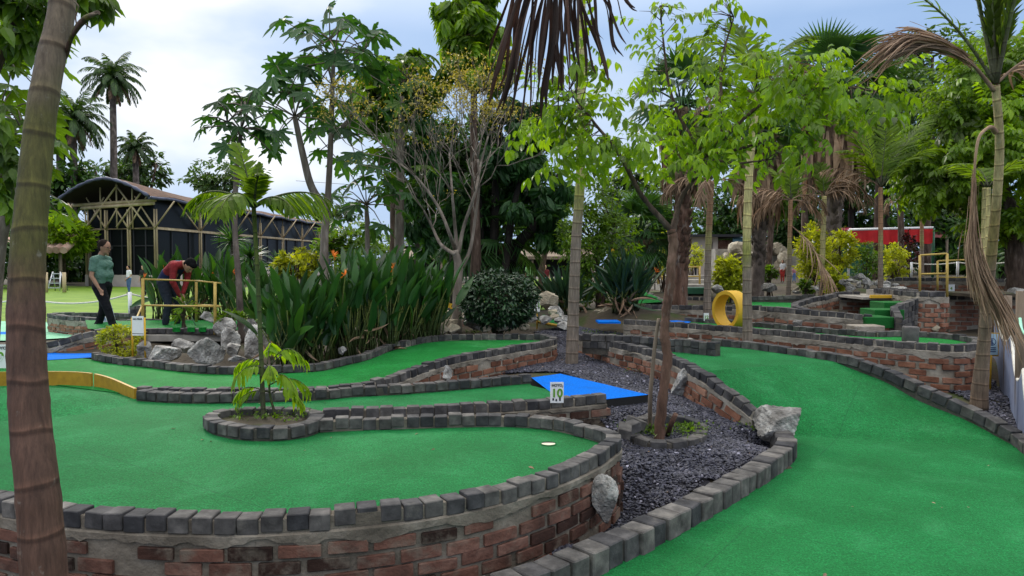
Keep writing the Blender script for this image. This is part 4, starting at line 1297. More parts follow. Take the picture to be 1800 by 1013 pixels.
m = MB()
quadwall(m, ga + gd * .1, gb - gd * .1, -.3, base_h, .3)
quadwall(m, ga + ld * .3, ge, -.3, base_h, .3)
m.build('base_wall', MT['wall'], rt)
m = MB()
quadwall(m, ga + gd * .3 + ld * .32, gb - gd * .1 + ld * .32, base_h - .1, rail_h + 1.6, .06)
quadwall(m, ga + gd * .32 + ld * .36, ge + gd * .32, base_h - .1, eave_h - .1, .06)
m.build('glazing', MT['glass'], rt)
for k in range(1, 6):
    a_ = ga + gd * gw * k / 6 + ld * .26
    m = MB()
    m.box(a_ + A3([-.04, -.04, base_h]), a_ + A3([.04, .04, rail_h]))
    m.build('mullion', MT['ink'], rt)
m = MB()
quadwall(m, ga + gd * .2 + ld * .25, gb + ld * .25, (base_h + rail_h) / 2 + .35, (base_h + rail_h) / 2 + .42, .06)
m.build('window_frame', MT['ink'], rt)
for k in range(1, 16):
    m = MB()
    a_ = ga + ld * ll * k / 16 + gd * .26
    m.box(a_ + A3([-.04, -.04, base_h]), a_ + A3([.04, .04, rail_h]))
    m.build('mullion', MT['ink'], rt)
gable_posts = [ga + gd * gw * t for t in (0, .37, .69, .97)]
side_posts = [ga + ld * ll * t for t in (.155, .30, .44, .58, .72, .86, .98)]
for p in gable_posts + side_posts:
    m = MB()
    for dx, dy in ((-.06, 0), (.06, .05)):
        m.tube([p + A3([dx, dy, base_h - .3]), p + A3([dx, dy, rail_h]), p + A3([dx, dy, rail_h + 1.2])], [.062, .055, .05], 8, rng.random())
    m.build('post', MT['bamboo'], rt)
m = MB()
m.tube([gb + A3([0, 0, rail_h - .05]), ga + A3([0, 0, rail_h]), ge + A3([0, 0, rail_h])], .09, 8)
m.tube([gb + gd * .9 + A3([0, -.1, rail_h + 1.55]), ga - gd * .1 + A3([0, -.1, rail_h + 1.75])], .11, 8, .3)
m.tube([gb + gd * .1 + A3([0, -.14, rail_h + 1.35]), ga + A3([0, -.14, rail_h + 1.55])], .11, 8, .8)
m.build('tie_beam', MT['bamboo'], rt)


def roofz(t):
    """section across the gable: t from 0 at the near side eave to 1 at the far side eave"""
    return eave_h + (ridge_h - eave_h) * (1 - abs((t - .52) / .56) ** 1.7) if t < .52 else eave_h - .2 + (ridge_h - eave_h + .2) * (1 - abs((t - .52) / .62) ** 1.7)


for p, along in [(q, gd) for q in gable_posts] + [(q, ld) for q in side_posts]:
    m = MB()
    for sg in (-1, 1):
        for ext in ((1.75, 2.9) if along is ld else (1.5,)):
            e = p + along * sg * ext
            t = np.dot(e - ga, gd) / gw
            ztop = min(roofz(min(max(t, -.1), 1.1)) - .15, rail_h + 1.5 + ext * .35) if along is gd else eave_h - .15
            if along is ld and ext < 2:
                continue
            m.tube([p + A3([0, -.06, rail_h]), A3([e[0], e[1] - .06, ztop])], [.055, .045], 6, rng.random())
    if along is ld:
        e = p - gd * 1.5
        m.tube([p + A3([0, 0, rail_h]), A3([e[0], e[1], eave_h - .2])], [.055, .045], 6, rng.random())
        m.tube([p + A3([0, 0, rail_h]), p + A3([0, 0, eave_h])], .05, 6, rng.random())
    m.build('strut', MT['bamboo'], rt)
m = MB()
for t in (.3, .52, .75):
    e = ga + gd * gw * t
    m.tube([e + A3([0, -.1, rail_h]), e + A3([0, -.1, roofz(t) - .1])], .05, 6)
for t0, t1 in ((.1, .52), (.95, .5), (.52, .16)):
    a_, b_ = ga + gd * gw * t0, ga + gd * gw * t1
    m.tube([a_ + A3([0, -.16, rail_h + .1]), b_ + A3([0, -.16, roofz(t1) - .2])], .06, 6, .7)
m.build('gable_truss', MT['bamboo'], rt)
# roof skin
ts = np.linspace(-.10, 1.16, 30)
sec = A3([roofz(t) for t in ts])
us = np.linspace(-.04, 1.02, 40)
V = A3([[ga + gd * gw * t + ld * ll * u + A3([0, 0, eave_h - .3 + (z - eave_h + .3) * (1 - .42 * min(1, max(0, u) * 3.5) ** .7) + .12 * math.sin(u * 40) * (abs(t - .5) > .3) * .6]) for t, z in zip(ts, sec)] for u in us])
i, j = np.meshgrid(np.arange(39), np.arange(29), indexing='ij')
qd = np.stack([i * 30 + j, i * 30 + j + 1, (i + 1) * 30 + j + 1, (i + 1) * 30 + j], -1).reshape(-1, 4)
m = MB()
m.add(V + A3([0, 0, .16]), qd[:, ::-1], smooth=True)
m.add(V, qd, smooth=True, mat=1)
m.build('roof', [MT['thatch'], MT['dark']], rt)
m = MB()
edge = [ga + gd * gw * t + ld * ll * us[0] + A3([0, -.02, z + .06]) for t, z in zip(ts, sec)]
m.tube(edge, .10 + .03 * np.sin(np.arange(30) * 2.1), 8)
m.tube([ga + gd * gw * ts[0] + ld * ll * u + A3([0, 0, sec[0] + .04 + .05 * math.sin(u * 50)]) for u in us], .10, 8)
m.build('roof_edge_tarp', MT['tarp'], rt)
# little tiled hut, ladder, fence posts at far left
h = A3([*aty(88, 470, 44)[:2], 0])
rt = empty('hut', h, 'small open hut with clay tiled roof beyond the lawn', 'hut')
for dx, dy in ((-3, -1), (1.6, -1), (-3, 2), (1.6, 2)):
    m = MB()
    cyl(m, h + A3([dx * .8, dy, 0]), h + A3([dx * .8, dy, 2.4]), .1)
    m.build('post', MT['wood'], rt)
m = MB()
zc = Zr(432, 44)
for k in range(16):
    x0 = -4.2 + k * .42
    m.tube([h + A3([x0, -2.0, Zr(441, 44)]), h + A3([x0 * .8 - .2, .5, zc + .55])], .22, 8, rng.random())
m.build('tiled_roof', mk('clay_tiles', [(.3, (.30, .17, .13)), (.7, (.5, .36, .3))], scale=3, rough=.9, rndv=.25), rt)
h = A3([*aty(100, 500, 38)[:2], 0])
rt = empty('step_ladder', h, 'aluminium step ladder standing beside the far hut', 'ladder')
for sx in (-1, 1):
    for dy, rr_ in ((-.3, .035), (.4, .03)):
        m = MB()
        m.tube([h + A3([sx * .34, dy, 0]), h + A3([sx * .2, 0, 1.0 + .05])], rr_, 6)
        m.build('side_rail', MT['metal'], rt)
for k in range(4):
    m = MB()
    z = .2 + k * .25
    w_ = .34 - .14 * z
    m.box(h + A3([-w_, -.3 * (1 - z) - .06, z - .02]), h + A3([w_, -.3 * (1 - z) + .06, z + .02]))
    m.build('rung', MT['metal'], rt)
for k, px in enumerate((81, 113)):
    h = A3([*aty(px, 500, 36)[:2], 0])
    m = MB()
    cyl(m, h, h + A3([0, 0, 1.05]), .09)
    tag(m.build('fence_post', MT['bamboo']), ('pale post just right of the near palm before the hut', 'pale post standing right of the far step ladder')[k], 'post', 'posts by the far hut')
# long low building seen under the trees in the middle
h = A3([*aty(935, 470, 48)[:2], .1])
rt = empty('shelter', h, 'long dark roofed shelter seen under the trees in the distance', 'building')
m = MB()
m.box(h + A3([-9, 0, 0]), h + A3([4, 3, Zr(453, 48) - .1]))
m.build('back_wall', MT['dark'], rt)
m = MB()
V = A3([h + A3([-9.6, -1.2, Zr(451, 48) - .1]), h + A3([4.6, -1.2, Zr(451, 48) - .1]), h + A3([4.6, 3, Zr(440, 50)]), h + A3([-9.6, 3, Zr(440, 50)])])
m.add(np.concatenate([V, V - A3([0, 0, .2])]), [(0, 1, 2, 3), (7, 6, 5, 4), (0, 4, 5, 1), (1, 5, 6, 2), (2, 6, 7, 3), (3, 7, 4, 0)])
m.build('roof', MT['wood'], rt)
for x in (-9, -6, -3, 0, 4):
    m = MB()
    cyl(m, h + A3([x, -1, 0]), h + A3([x, -1, Zr(451, 48) - .2]), .09)
    m.build('post', MT['wood'], rt)
m = MB()
m.box(h + A3([-8, -1.5, 0]), h + A3([3, -1.3, .5]))
m.build('parapet', MT['wall'], rt)
h = A3([*aty(755, 440, 60)[:2], 0])
rt = empty('thatched_shelter', h, 'distant blue grey pitched roof shelter behind the bare tree', 'building')
m = MB()
zt_, zb_ = Zr(415, 60), Zr(434, 60)
V = A3([h + A3([-3, -3, zb_]), h + A3([2.6, -3, zb_]), h + A3([2.6, 3, zb_]), h + A3([-3, 3, zb_]), h + A3([-.4, 0, zt_])])
m.add(V, [(0, 1, 4), (1, 2, 4), (2, 3, 4), (3, 0, 4), (3, 2, 1, 0)])
m.build('roof', MT['tarp'], rt)
for x in (-2.6, 2.2):
    for y in (-2.6, 2.6):
        m = MB()
        cyl(m, h + A3([x, y, 0]), h + A3([x, y, zb_]), .12)
        m.build('post', MT['bamboo'], rt)
# toilet block, rubble wall, red stall at the back right
h = A3([*aty(1236, 505, 34)[:2], .85])
rt = empty('service_block', h, 'cream rendered hut with a dark doorway behind the young palms', 'building')
zt_ = Zr(417, 34)
x0, x1, x2, x3 = aty(1212, 460, 34)[0], aty(1240, 460, 34)[0], aty(1258, 460, 34)[0], aty(1290, 460, 34)[0]
m = MB()
m.box(A3([x0 - .1, 34, .5]), A3([x1 + .1, 37, zt_]))
m.box(A3([x1 + .1, 34, Zr(425, 34)]), A3([x1 + .35, 37, zt_]))
m.box(A3([x1 + .35, 34, .5]), A3([x2 + .1, 37, zt_]))
m.build('wall', MT['wall'], rt)
m = MB()
m.box(A3([x1 + .1, 34.3, .5]), A3([x1 + .35, 36.9, Zr(425, 34)]))
m.build('doorway', MT['dark'], rt)
m = MB()
m.box(A3([x2 + .1, 34.05, .5]), A3([x3, 37, zt_ - .15]))
m.build('brick_side', MT['brick'], rt)
m = MB()
m.box(A3([x0 - .4, 33.6, zt_]), A3([x3 + .3, 37.2, zt_ + .12]))
m.build('roof', MT['ink'], rt)
m = MB()
V = A3([aty(1288, 419, 33.5), aty(1345, 420, 33.5), aty(1345, 413, 36), aty(1290, 413, 36)])
m.add(np.concatenate([V, V - A3([0, 0, .05])]), [(0, 1, 2, 3), (7, 6, 5, 4), (0, 4, 5, 1), (1, 5, 6, 2)])
m.add(V[:2].repeat(2, 0) - A3([0, 0, 1]) * A3([[0], [.35], [0], [.3]]), [(0, 1, 3, 2)])
tag(m.build('awning', plain('teal_awning', (.04, .10, .14), .6)), 'dark teal awning beside the cream hut', 'awning')
h = A3([*aty(1558, 495, 27)[:2], .95])
rt = empty('food_stall', h, 'market stall with red canvas valance on white frame under the trees', 'stall')
x0, x1 = aty(1492, 450, 27)[0], aty(1640, 450, 25.5)[0]
zt_, zb_ = Zr(404, 27), Zr(427, 27)
for k, (x, y) in enumerate(((x0, 27), (x1, 25.5), (x0, 30), (x1, 29))):
    m = MB()
    cyl(m, A3([x, y, .8]), A3([x, y, zt_]), .05)
    m.build('post', MT['white'] if k == 0 else MT['green_metal'], rt)
m = MB()
m.tube([A3([x0, 27, zt_]), A3([x1, 25.5, zt_ - .0])], .05, 8)
m.build('frame', MT['white'], rt)
m = MB()
k = 60
t = np.linspace(0, 1, k)
wv = .05 * np.sin(t * 38) + .03 * np.sin(t * 91)
top = np.stack([x0 + .05 + (x1 - x0 - .1) * t, 27 - 1.5 * t - .05, np.full(k, zt_ - .04)], 1)
bot = top - A3([0, 0, zt_ - zb_]) + np.stack([0 * t, wv, .04 * np.sin(t * 25)], 1)
m.add(np.stack([top, bot], 1), [(2 * i, 2 * i + 1, 2 * i + 3, 2 * i + 2) for i in range(k - 1)], smooth=True)
m.add(np.stack([top + A3([0, .03, 0]), bot + A3([0, .03, 0])], 1), [(2 * i + 2, 2 * i + 3, 2 * i + 1, 2 * i) for i in range(k - 1)], smooth=True)
m.build('valance', MT['red'], rt)
m = MB()
m.box(A3([x0 + 2.1, 27.4, .8]), A3([x1 - .2, 28, 1.75]))
m.build('counter', MT['wood'], rt)
m = MB()
m.box(A3([x0 + .1, 29.2, .8]), A3([x1 - .1, 29.6, zt_ - .1]))
m.build('back_panel', MT['green_metal'], rt)
m = MB()
V = A3([aty(1430, 408, 31), aty(1500, 404, 31), aty(1495, 400, 34), aty(1440, 402, 34)])
m.add(np.concatenate([V, V - A3([0, 0, .25])]), [(0, 1, 2, 3), (7, 6, 5, 4), (0, 4, 5, 1), (1, 5, 6, 2), (3, 7, 4, 0)])
rt = empty('canopy', A3([V[0][0], 32, .9]), 'second maroon canopy just left of the red stall', 'canopy')
m.build('canvas', plain('maroon_canvas', (.25, .01, .04), .7), rt)
for v in V:
    m = MB()
    cyl(m, A3([v[0], v[1], .8]), v - A3([0, 0, .2]), .05)
    m.build('pole', MT['white'], rt)
h = A3([*aty(1655, 450, 30)[:2], .95])
rt = empty('canopy', h, 'faded red sloping roof behind the right end of the stall', 'canopy')
m = MB()
V = A3([aty(1625, 412, 33), aty(1665, 414, 33), aty(1660, 400, 36), aty(1630, 402, 36)])
m.add(np.concatenate([V, V - A3([0, 0, .12])]), [(0, 1, 2, 3), (7, 6, 5, 4), (0, 4, 5, 1), (1, 5, 6, 2), (3, 7, 4, 0)])
m.build('canvas', plain('faded_red', (.35, .10, .10), .8), rt)
for v in V:
    m = MB()
    cyl(m, A3([v[0], v[1], .8]), v - A3([0, 0, .05]), .06)
    m.build('pole', MT['wood'], rt)
railing('yellow railing before the cream hut with the man in a cap', [(P(1205, 492, 24), P(1205, 470, 24)), (P(1230, 500, 24), P(1230, 469, 24)), (P(1157, 500, 24), P(1157, 471, 24)), (P(1165, 500, 24.5), P(1165, 471, 24.5))], [[P(1157, 471, 24), P(1232, 469, 24)], [P(1157, 487, 24), P(1232, 486, 24)]], r=.035)
m = MB()
a_, b_ = aty(1196, 500, 25), aty(1300, 500, 25)
for k in range(3):
    m.box(A3([a_[0] - 1, 23.5 + k * .9, .6]), A3([b_[0], 24.6 + k * .9, .84 + k * .13]))
struct(m.build('terrace_steps', MT['concrete']), 'low concrete terrace steps before the cream hut')


# ------------------------------------------------------------------ leaves
def ovate(w=.5, droop=.12, fold=.1, n=3):
    """pointed oval leaf along +y, length 1"""
    V, Fc = [(0, 0, 0)], []
    for k in range(1, n + 1):
        t = k / (n + 1)
        ww = w / 2 * math.sin(math.pi * t ** .8) ** .8
        z = -droop * t * t
        V += [(-ww, t, z + fold * ww), (0, t, z - fold * ww * .4), (ww, t, z + fold * ww)]
    V.append((0, 1, -droop * 1.1))
    e = len(V) - 1
    Fc += [(0, 2, 1), (0, 3, 2)]
    for k in range(n - 1):
        a = 1 + 3 * k
        Fc += [(a, a + 1, a + 4, a + 3), (a + 1, a + 2, a + 5, a + 4)]
    a = 1 + 3 * (n - 1)
    Fc += [(a, a + 1, e), (a + 1, a + 2, e)]
    return A3(V, float), Fc


LF1 = ovate(.5, .15, .2, 1)
LF2 = ovate(.46, .22, .25, 2)
LF3 = ovate(.44, .3, .25, 3)


def merge(parts):
    V, Fc, n = [], [], 0
    for v, f in parts:
        V.append(v)
        Fc += [tuple(i + n for i in q) for q in f]
        n += len(v)
    return np.concatenate(V), Fc


def place(t, R, T, s=1.):
    return (t[0] * s) @ A3(R).T + A3(T), t[1]


def rotz(a):
    c, s_ = math.cos(a), math.sin(a)
    return A3([[c, -s_, 0], [s_, c, 0], [0, 0, 1.]])


def rotx(a):
    c, s_ = math.cos(a), math.sin(a)
    return A3([[1, 0, 0], [0, c, -s_], [0, s_, c]])


def pinnate(pairs=4, ll=.34, term=True, droop=.5, leaf=LF2, w=1.):
    """compound leaf along +y, length about 1"""
    parts = []
    for k in range(pairs):
        t = .25 + .65 * k / max(1, pairs - 1)
        for sg in (-1, 1):
            R = rotz(-sg * 1.0) @ rotx(-.35 - droop * .5)
            parts.append(place(leaf, R, (0, t, -droop * .25 * t * t), ll * (1 - .25 * abs(t - .55))))
    if term:
        parts.append(place(leaf, rotx(-droop), (0, .95, -droop * .25), ll * 1.1))
    parts.append((A3([[-.008, 0, 0], [.008, 0, 0], [.004, .95, -droop * .25], [-.004, .95, -droop * .25]]), [(0, 1, 2, 3)]))
    return merge(parts)


PIN = pinnate(4, .36)
PIN6 = pinnate(6, .27)


def umbrella(n=9, droop=.9):
    parts = []
    for k in range(n):
        a = k / n * 6.283
        parts.append(place(ovate(.32, .35, .2, 2), rotz(a) @ rotx(-droop + .25 * math.sin(k * 2.3)), (0, 0, 0), 1.0))
    return merge(parts)


UMB = umbrella()


def papaya_leaf():
    """deeply lobed palmate blade, radius about 1, hub at the origin, main axis +y"""
    V, Fc = [(0, 0, .05)], []
    lobes = [(0, 1.0), (.75, .92), (-.75, .92), (1.45, .8), (-1.45, .8), (2.2, .6), (-2.2, .6)]
    lobes.sort()
    pts = []
    for k, (a, r) in enumerate(lobes):
        for da, rr in ((-.30, .42), (-.26, .70), (-.13, .68), (-.10, .86), (0, 1.0), (.10, .84), (.14, .70), (.26, .68), (.30, .42)):
            pts.append((a + da, rr * r))
    for a, r in pts:
        V.append((math.sin(a) * r, math.cos(a) * r, -.38 * r * r + .06 * math.sin(a * 9)))
    n = len(pts)
    for i in range(n - 1):
        Fc.append((0, i + 2, i + 1))
    return A3(V, float), Fc


PAP = papaya_leaf()


def fan_leaf(n=22, spread=2.5, split=.55, droop=.35):
    """fan palm blade with free tips, radius 1, axis +y"""
    V, Fc = [], []
    for k in range(n):
        a0 = -spread / 2 + spread * k / n
        a1 = a0 + spread / n
        am = (a0 + a1) / 2
        b = len(V)
        for r, sh in ((.04, 1), (split, 1), ):
            for a in (a0, a1):
                V.append((math.sin(a) * r, math.cos(a) * r, .05 * (-1 if a == a0 else 1) * r - droop * .3 * r * r))
        d = droop * (1 + .5 * math.sin(k * 2.7))
        V.append((math.sin(am) * .98, math.cos(am) * .98 * (1 - .08 * math.sin(k * 1.9) ** 2), -d))
        Fc += [(b, b + 1, b + 3, b + 2), (b + 2, b + 3, b + 4)]
    return A3(V, float), Fc


FAN = fan_leaf()
STRIP = (A3([(-.5, 0, 0), (.5, 0, 0), (-.9, .3, .0), (.9, .3, .0), (-.8, .65, -.10), (.8, .65, -.10), (0, 1, -.28)], float), [(0, 1, 3, 2), (2, 3, 5, 4), (4, 5, 6)])


def frond(mb, base, d0, length, droop, n=26, lw=.035, ll=.42, lean=.9, hang=.35, rnd=.5, r0=.014, lmat=0, smat=1, twist=0., both=True, bare=.14, ragged=0.):
    """one feather frond: rachis bending down, leaflets in two ranks"""
    K = 14
    P = [A3(base, float)]
    d = nrm(d0)
    for k in range(K):
        P.append(P[-1] + d * length / K)
        d = nrm(d + A3([0, 0, -1.]) * droop / K * (0.5 + k / K))
    P = A3(P)
    mb.tube(P, np.linspace(r0, r0 * .25, K + 1), 5, .5, smat)
    t = np.linspace(bare, .985, n)
    seg = np.linspace(0, 1, K + 1)
    T = nrm(np.gradient(P, axis=0))
    side0 = np.cross(T, A3([0, 0, 1.]))
    side0[np.linalg.norm(side0, axis=1) < .15] = A3([1, 0, 0])
    side0 = nrm(side0)
    for sg in (-1, 1):
        tt = t + rng.normal(0, .004, n)
        c = np.stack([np.interp(tt, seg, P[:, k]) for k in range(3)], 1)
        tg = nrm(np.stack([np.interp(tt, seg, T[:, k]) for k in range(3)], 1))
        sd = nrm(np.stack([np.interp(tt, seg, side0[:, k]) for k in range(3)], 1))
        up = np.cross(sd, tg)
        ang = lean * (1 - .45 * tt)
        dd = tg * np.cos(ang)[:, None] + sd * sg * np.sin(ang)[:, None] + up * (.25 + twist * sg) * np.ones((n, 1)) - A3([0, 0, 1.]) * hang + rng.normal(0, .07 + ragged, (n, 3))
        prof = np.sin(np.pi * (.12 + .86 * (tt - bare) / (1 - bare))) ** .6
        L = length * ll * prof * rng.uniform(.85, 1.1, n)
        R = frames(dd, up + rng.normal(0, .15 + ragged, (n, 3)))
        sc = np.stack([np.full(n, lw * .6), L, L], 1)
        mb.inst(STRIP[0], STRIP[1], R * sc[:, None, :], c, np.clip(rnd + rng.normal(0, .16, n), 0, 1), lmat)
    return P


def palm(label, base, top, r0, r1, tmat, crown, lean=(0, 0), lf='lf_palm', name='palm_tree', group=None, bulge=1.15, mid=None, extra=None, parts=True, rings=True, cat='palm'):
    """feather palm. crown: list of (azimuth deg, elevation deg, length, droop, 'green'|'dead', extra dict)"""
    base, top = A3(base, float), A3(top, float)
    rt = empty(name, base, label, cat, group)
    ctl = [base - A3([0, 0, .15]), base + A3([0, 0, .02])] + ([A3(q, float) for q in mid] if mid is not None else [base * .5 + top * .5]) + [top]
    Q = spline(A3(ctl), 10)
    Q, s = resample(Q, .03)
    L = s[-1]
    u = s / L
    rad = r1 + (r0 - r1) * (1 - u) ** 1.5 + r0 * (bulge - 1) * np.exp(-(s / (.14 * max(L, 1.5))) ** 2)
    if rings:
        rad = rad * (1 + .035 * (np.abs(((s / .16 + .3 * np.sin(s * 3)) % 1) - .5) < .12))
    m = MB()
    m.tube(Q, rad, 18)
    m.build('trunk', MT[tmat], rt)
    gm, dm = MB(), MB()
    for az, el, ln, dr, kind, *ex in crown:
        ex = ex[0] if ex else {}
        a, e = math.radians(az), math.radians(el)
        d = A3([math.cos(a) * math.cos(e), math.sin(a) * math.cos(e), math.sin(e)])
        k = dict(rnd=float(rng.uniform(.3, .75)))
        if kind == 'dead':
            k.update(hang=.9, lean=.6, ragged=.22, lw=.02)
        k.update(ex)
        b = top + A3([0, 0, k.pop('dz', 0.)])
        one = MB()
        frond(one, b + d * r1 * .5, d, ln, dr, **k)
        one.build('dead_frond' if kind == 'dead' else 'frond', [MT['dead'] if kind == 'dead' else MT[lf], MT['dead'] if kind == 'dead' else MT['palm_green']], rt)
    if extra:
        extra(rt, Q)
    return rt


def blob_leaves(mb, c, r, n, tpl, size, clump=.3, up=.5, droop=.35, rbase=.5, rvar=.22, mat=0, shell=.55, flat=1., nc=None, seed=None):
    """leaves gathered in clumps through an ellipsoid"""
    c, r = A3(c, float), A3(r, float) * np.ones(3)
    nc = nc or max(5, int(n / 26))
    v = nrm(rng.normal(0, 1, (nc, 3)))
    q = rng.uniform(shell, 1.03, (nc, 1)) ** .6
    cc = v * q
    cr = np.clip(rbase + rng.normal(0, .16, nc), 0, 1)
    k = rng.integers(0, nc, n)
    off = rng.normal(0, 1, (n, 3)) * A3([1, 1, .6 * flat]) * clump * rng.uniform(.6, 1.2, (nc, 1))[k] * .55
    pos = cc[k] + off
    out = nrm(v[k] + .6 * nrm(off) + A3([0, 0, up]))
    d = nrm(out * A3([1, 1, .5]) + rng.normal(0, .55, (n, 3)) - A3([0, 0, droop]))
    nr = nrm(A3([0, 0, 1.]) + .5 * out + rng.normal(0, .45, (n, 3)))
    s = size * rng.uniform(.5, 1.3, n)
    mb.inst(tpl[0], tpl[1], frames(d, nr, s), c + pos * r, np.clip(cr[k] + rng.normal(0, rvar * .7, n), 0, 1), mat)
    return c + cc * r


def tree(label, stems, blobs, lmat, bmat, tpl, size, n, clump=.3, twigs=.25, name='tree', cat='tree', group=None, droop=.35, up=.5, rbase=.5, shell=.5, tw_r=.012, base=None, twig_n=None, nc=None, flat=1., lb_m=None):
    """stems: list of (points, radii); blobs: list of (centre, radii, share)"""
    b0 = A3(stems[0][0][0], float) if base is None else A3(base)
    rt = empty(name, b0, label, cat, group)
    m, lm_ = MB(), MB()
    if lb_m is None:
        lm_ = m
    allp = []
    for pts, rad in stems:
        Q = spline(A3(pts, float), 6)
        rr = np.interp(np.linspace(0, 1, len(Q)), np.linspace(0, 1, len(rad)), rad)
        Q = Q + rng.normal(0, .01, Q.shape) * rr[:, None] * 8
        (lm_ if len(allp) else m).tube(Q, rr * (1 + rng.normal(0, .04, len(rr))), 10)
        allp.append(Q)
    allp = np.concatenate(allp[1:] if len(allp) > 2 else allp)
    g = MB()
    for c, r, sh in blobs:
        cc = blob_leaves(g, c, r, int(n * sh), tpl, size, clump, up, droop, rbase, shell=shell, nc=nc, flat=flat)
        kk = rng.permutation(len(cc))[:twig_n or max(4, int(len(cc) * twigs))]
        near_ = allp[np.argmin(np.linalg.norm(allp - A3(c), axis=1))]
        for q in cc[kk]:
            p0 = allp[np.argmin(np.linalg.norm(allp - q, axis=1) + .3 * rng.random(len(allp)))]
            md_ = (p0 + q) / 2 + rng.normal(0, .06, 3) * np.linalg.norm(q - p0) + A3([0, 0, .06]) * np.linalg.norm(q - p0)
            lm_.tube([p0, md_, q], [tw_r, tw_r * .7, tw_r * .3], 5)
    m.build('trunk', MT[bmat], rt)
    if lb_m is not None:
        lm_.build('limb', MT[lb_m], rt)
    g.build('crown', MT[lmat], rt)
    return rt


def shrub(label, px, py, Y, rx, ry, lmat, tpl, size, n, clump=.22, name='shrub', group=None, shell=.6, rbase=.5, z0=None, lobes=None, up=.5, droop=.2, cat='shrub'):
    c = aty(px, py, Y)
    r = A3([rx / F * Y, rx / F * Y, ry / F * Y])
    zb = float(gz(c[0], c[1])) if z0 is None else z0
    rt = empty(name, (c[0], c[1], min(zb, c[2] - r[2])), label, cat, group)
    m, g = MB(), MB()
    for b, rr, sh in (lobes or [((0, 0, 0), (1, 1, 1), 1)]):
        cc = blob_leaves(g, c + A3(b) * r, r * A3(rr), int(n * sh), tpl, size, clump, up, droop, rbase, shell=shell)
        for q in cc[rng.permutation(len(cc))[:10]]:
            m.tube([A3([c[0] + rng.normal(0, .03), c[1] + rng.normal(0, .03), min(zb, c[2] - r[2]) - .05]), (c + q) / 2 - A3([0, 0, r[2] * .3]), q], [.018, .012, .005], 5)
    m.build('stem', MT['bark'], rt)
    g.build('foliage', MT[lmat], rt)
    return rt


# ------------------------------------------------------------------ palms
def near_extra(rt, Q):
    m = MB()
    a_ = aty(116, 98, 2.95)
    m.tube(spline(A3([a_ + A3([-.03, 0, -.04]), a_, aty(124, 70, 2.9), aty(142, 38, 2.86), aty(173, 22, 2.82)]), 6), [.012] * 8 + [.010] * 9 + [.011] * 4 + [.007] * 3 + [.002] * 1 if False else .009, 8)
    m.tube(spline(A3([aty(126, 66, 2.9), aty(142, 42, 2.84), aty(158, 28, 2.8), aty(172, 24, 2.78)]), 6), np.concatenate([np.linspace(.008, .013, 9), np.linspace(.013, .001, 10)]), 6)
    m.tube(spline(A3([aty(136, 50, 2.9), aty(133, 30, 2.9), aty(138, 12, 2.9), aty(130, 2, 2.9)]), 5), .003, 5)
    m.tube(spline(A3([aty(150, 42, 2.85), aty(160, 50, 2.85), aty(148, 42, 2.9)]), 5), .002, 5)
    m.build('old_stalk', MT['palm_near'], rt)


pb = aty(86, 1030, 2.62)
pb[2] = 0
palm('thick ringed palm trunk close by on the left, green banded above and brown below', pb, aty(120, -250, 3.1), .087, .046, 'palm_near',
     [(a, e, 1.9, 1.5, 'green', dict(n=34, ll=.3, lw=.03)) for a, e in ((20, 45), (95, 50), (150, 35), (215, 40), (280, 60), (330, 35))],
     mid=[aty(68, 880, 2.64), aty(55, 760, 2.67), aty(46, 600, 2.71), aty(49, 450, 2.76), aty(62, 300, 2.82), aty(73, 200, 2.87), aty(90, 100, 2.92), aty(110, 0, 2.98)], extra=near_extra, bulge=1.0)


def hang_extra(rt, Q):
    m = MB()
    top0, top1 = aty(915, -30, 5.2), aty(1040, -30, 5.3)
    ends = [(848, 178), (862, 186), (872, 200), (880, 195), (893, 214), (905, 200), (917, 218), (921, 190), (934, 205), (945, 160), (952, 212), (958, 190), (968, 150), (980, 195), (990, 150), (996, 186), (1003, 178), (1012, 172), (1030, 135), (1040, 120), (1048, 130), (1062, 118), (1070, 142), (1082, 96), (1098, 100), (1108, 60), (1120, 20), (1136, -4), (885, 170), (941, 190), (1020, 120), (910, 160), (870, 160), (1000, 140)]
    ends += [(x + rng.normal(0, 9), y * rng.uniform(.5, 1.0)) for x, y in ends[::2]]
    ends.sort()
    for k, (ex, ey) in enumerate(ends):
        t = k / (len(ends) - 1)
        a_ = top0 * (1 - t) + top1 * t + rng.normal(0, .03, 3)
        Yk = 5.25 + rng.normal(0, .08)
        e_ = aty(ex + rng.normal(0, 3), ey, Yk)
        c1 = a_ * .55 + e_ * .45 + A3([rng.normal(0, .02), 0, .10 * (1 if t > .6 else .3)])
        Q_ = spline(A3([a_, c1, a_ * .2 + e_ * .8 + rng.normal(0, .012, 3), e_]), 5)
        n_ = len(Q_)
        uu = np.linspace(0, 1, n_)
        w_ = (.011 + .011 * rng.random()) * np.sin(np.pi * np.clip(.12 + uu * .85, 0, 1)) ** .7
        tg = nrm(np.gradient(Q_, axis=0))
        th = rng.uniform(0, 3.14) + uu * rng.normal(0, 1.2)
        sx = nrm(np.cross(tg, A3([0, 1., 0])))
        sy = np.cross(tg, sx)
        sd = sx * np.cos(th)[:, None] + sy * np.sin(th)[:, None]
        V = np.stack([Q_ - sd * w_[:, None], Q_ + np.cross(tg, sd) * w_[:, None] * .5, Q_ + sd * w_[:, None]], 1)
        a = np.arange(n_ - 1)[:, None] * 3
        m.add(V, np.concatenate([a + A3([0, 1, 4, 3])[None], a + A3([1, 2, 5, 4])[None]]), float(np.clip(rng.normal(.45, .25), 0, 1)))
    m.tube(spline(A3([Q[-1], aty(1010, -330, 8.2), aty(980, -230, 6.6), aty(975, -80, 5.4), aty(975, -25, 5.25)]), 8), np.linspace(.035, .02, 33), 8)
    m.build('dead_frond', MT['dead_dark'], rt)


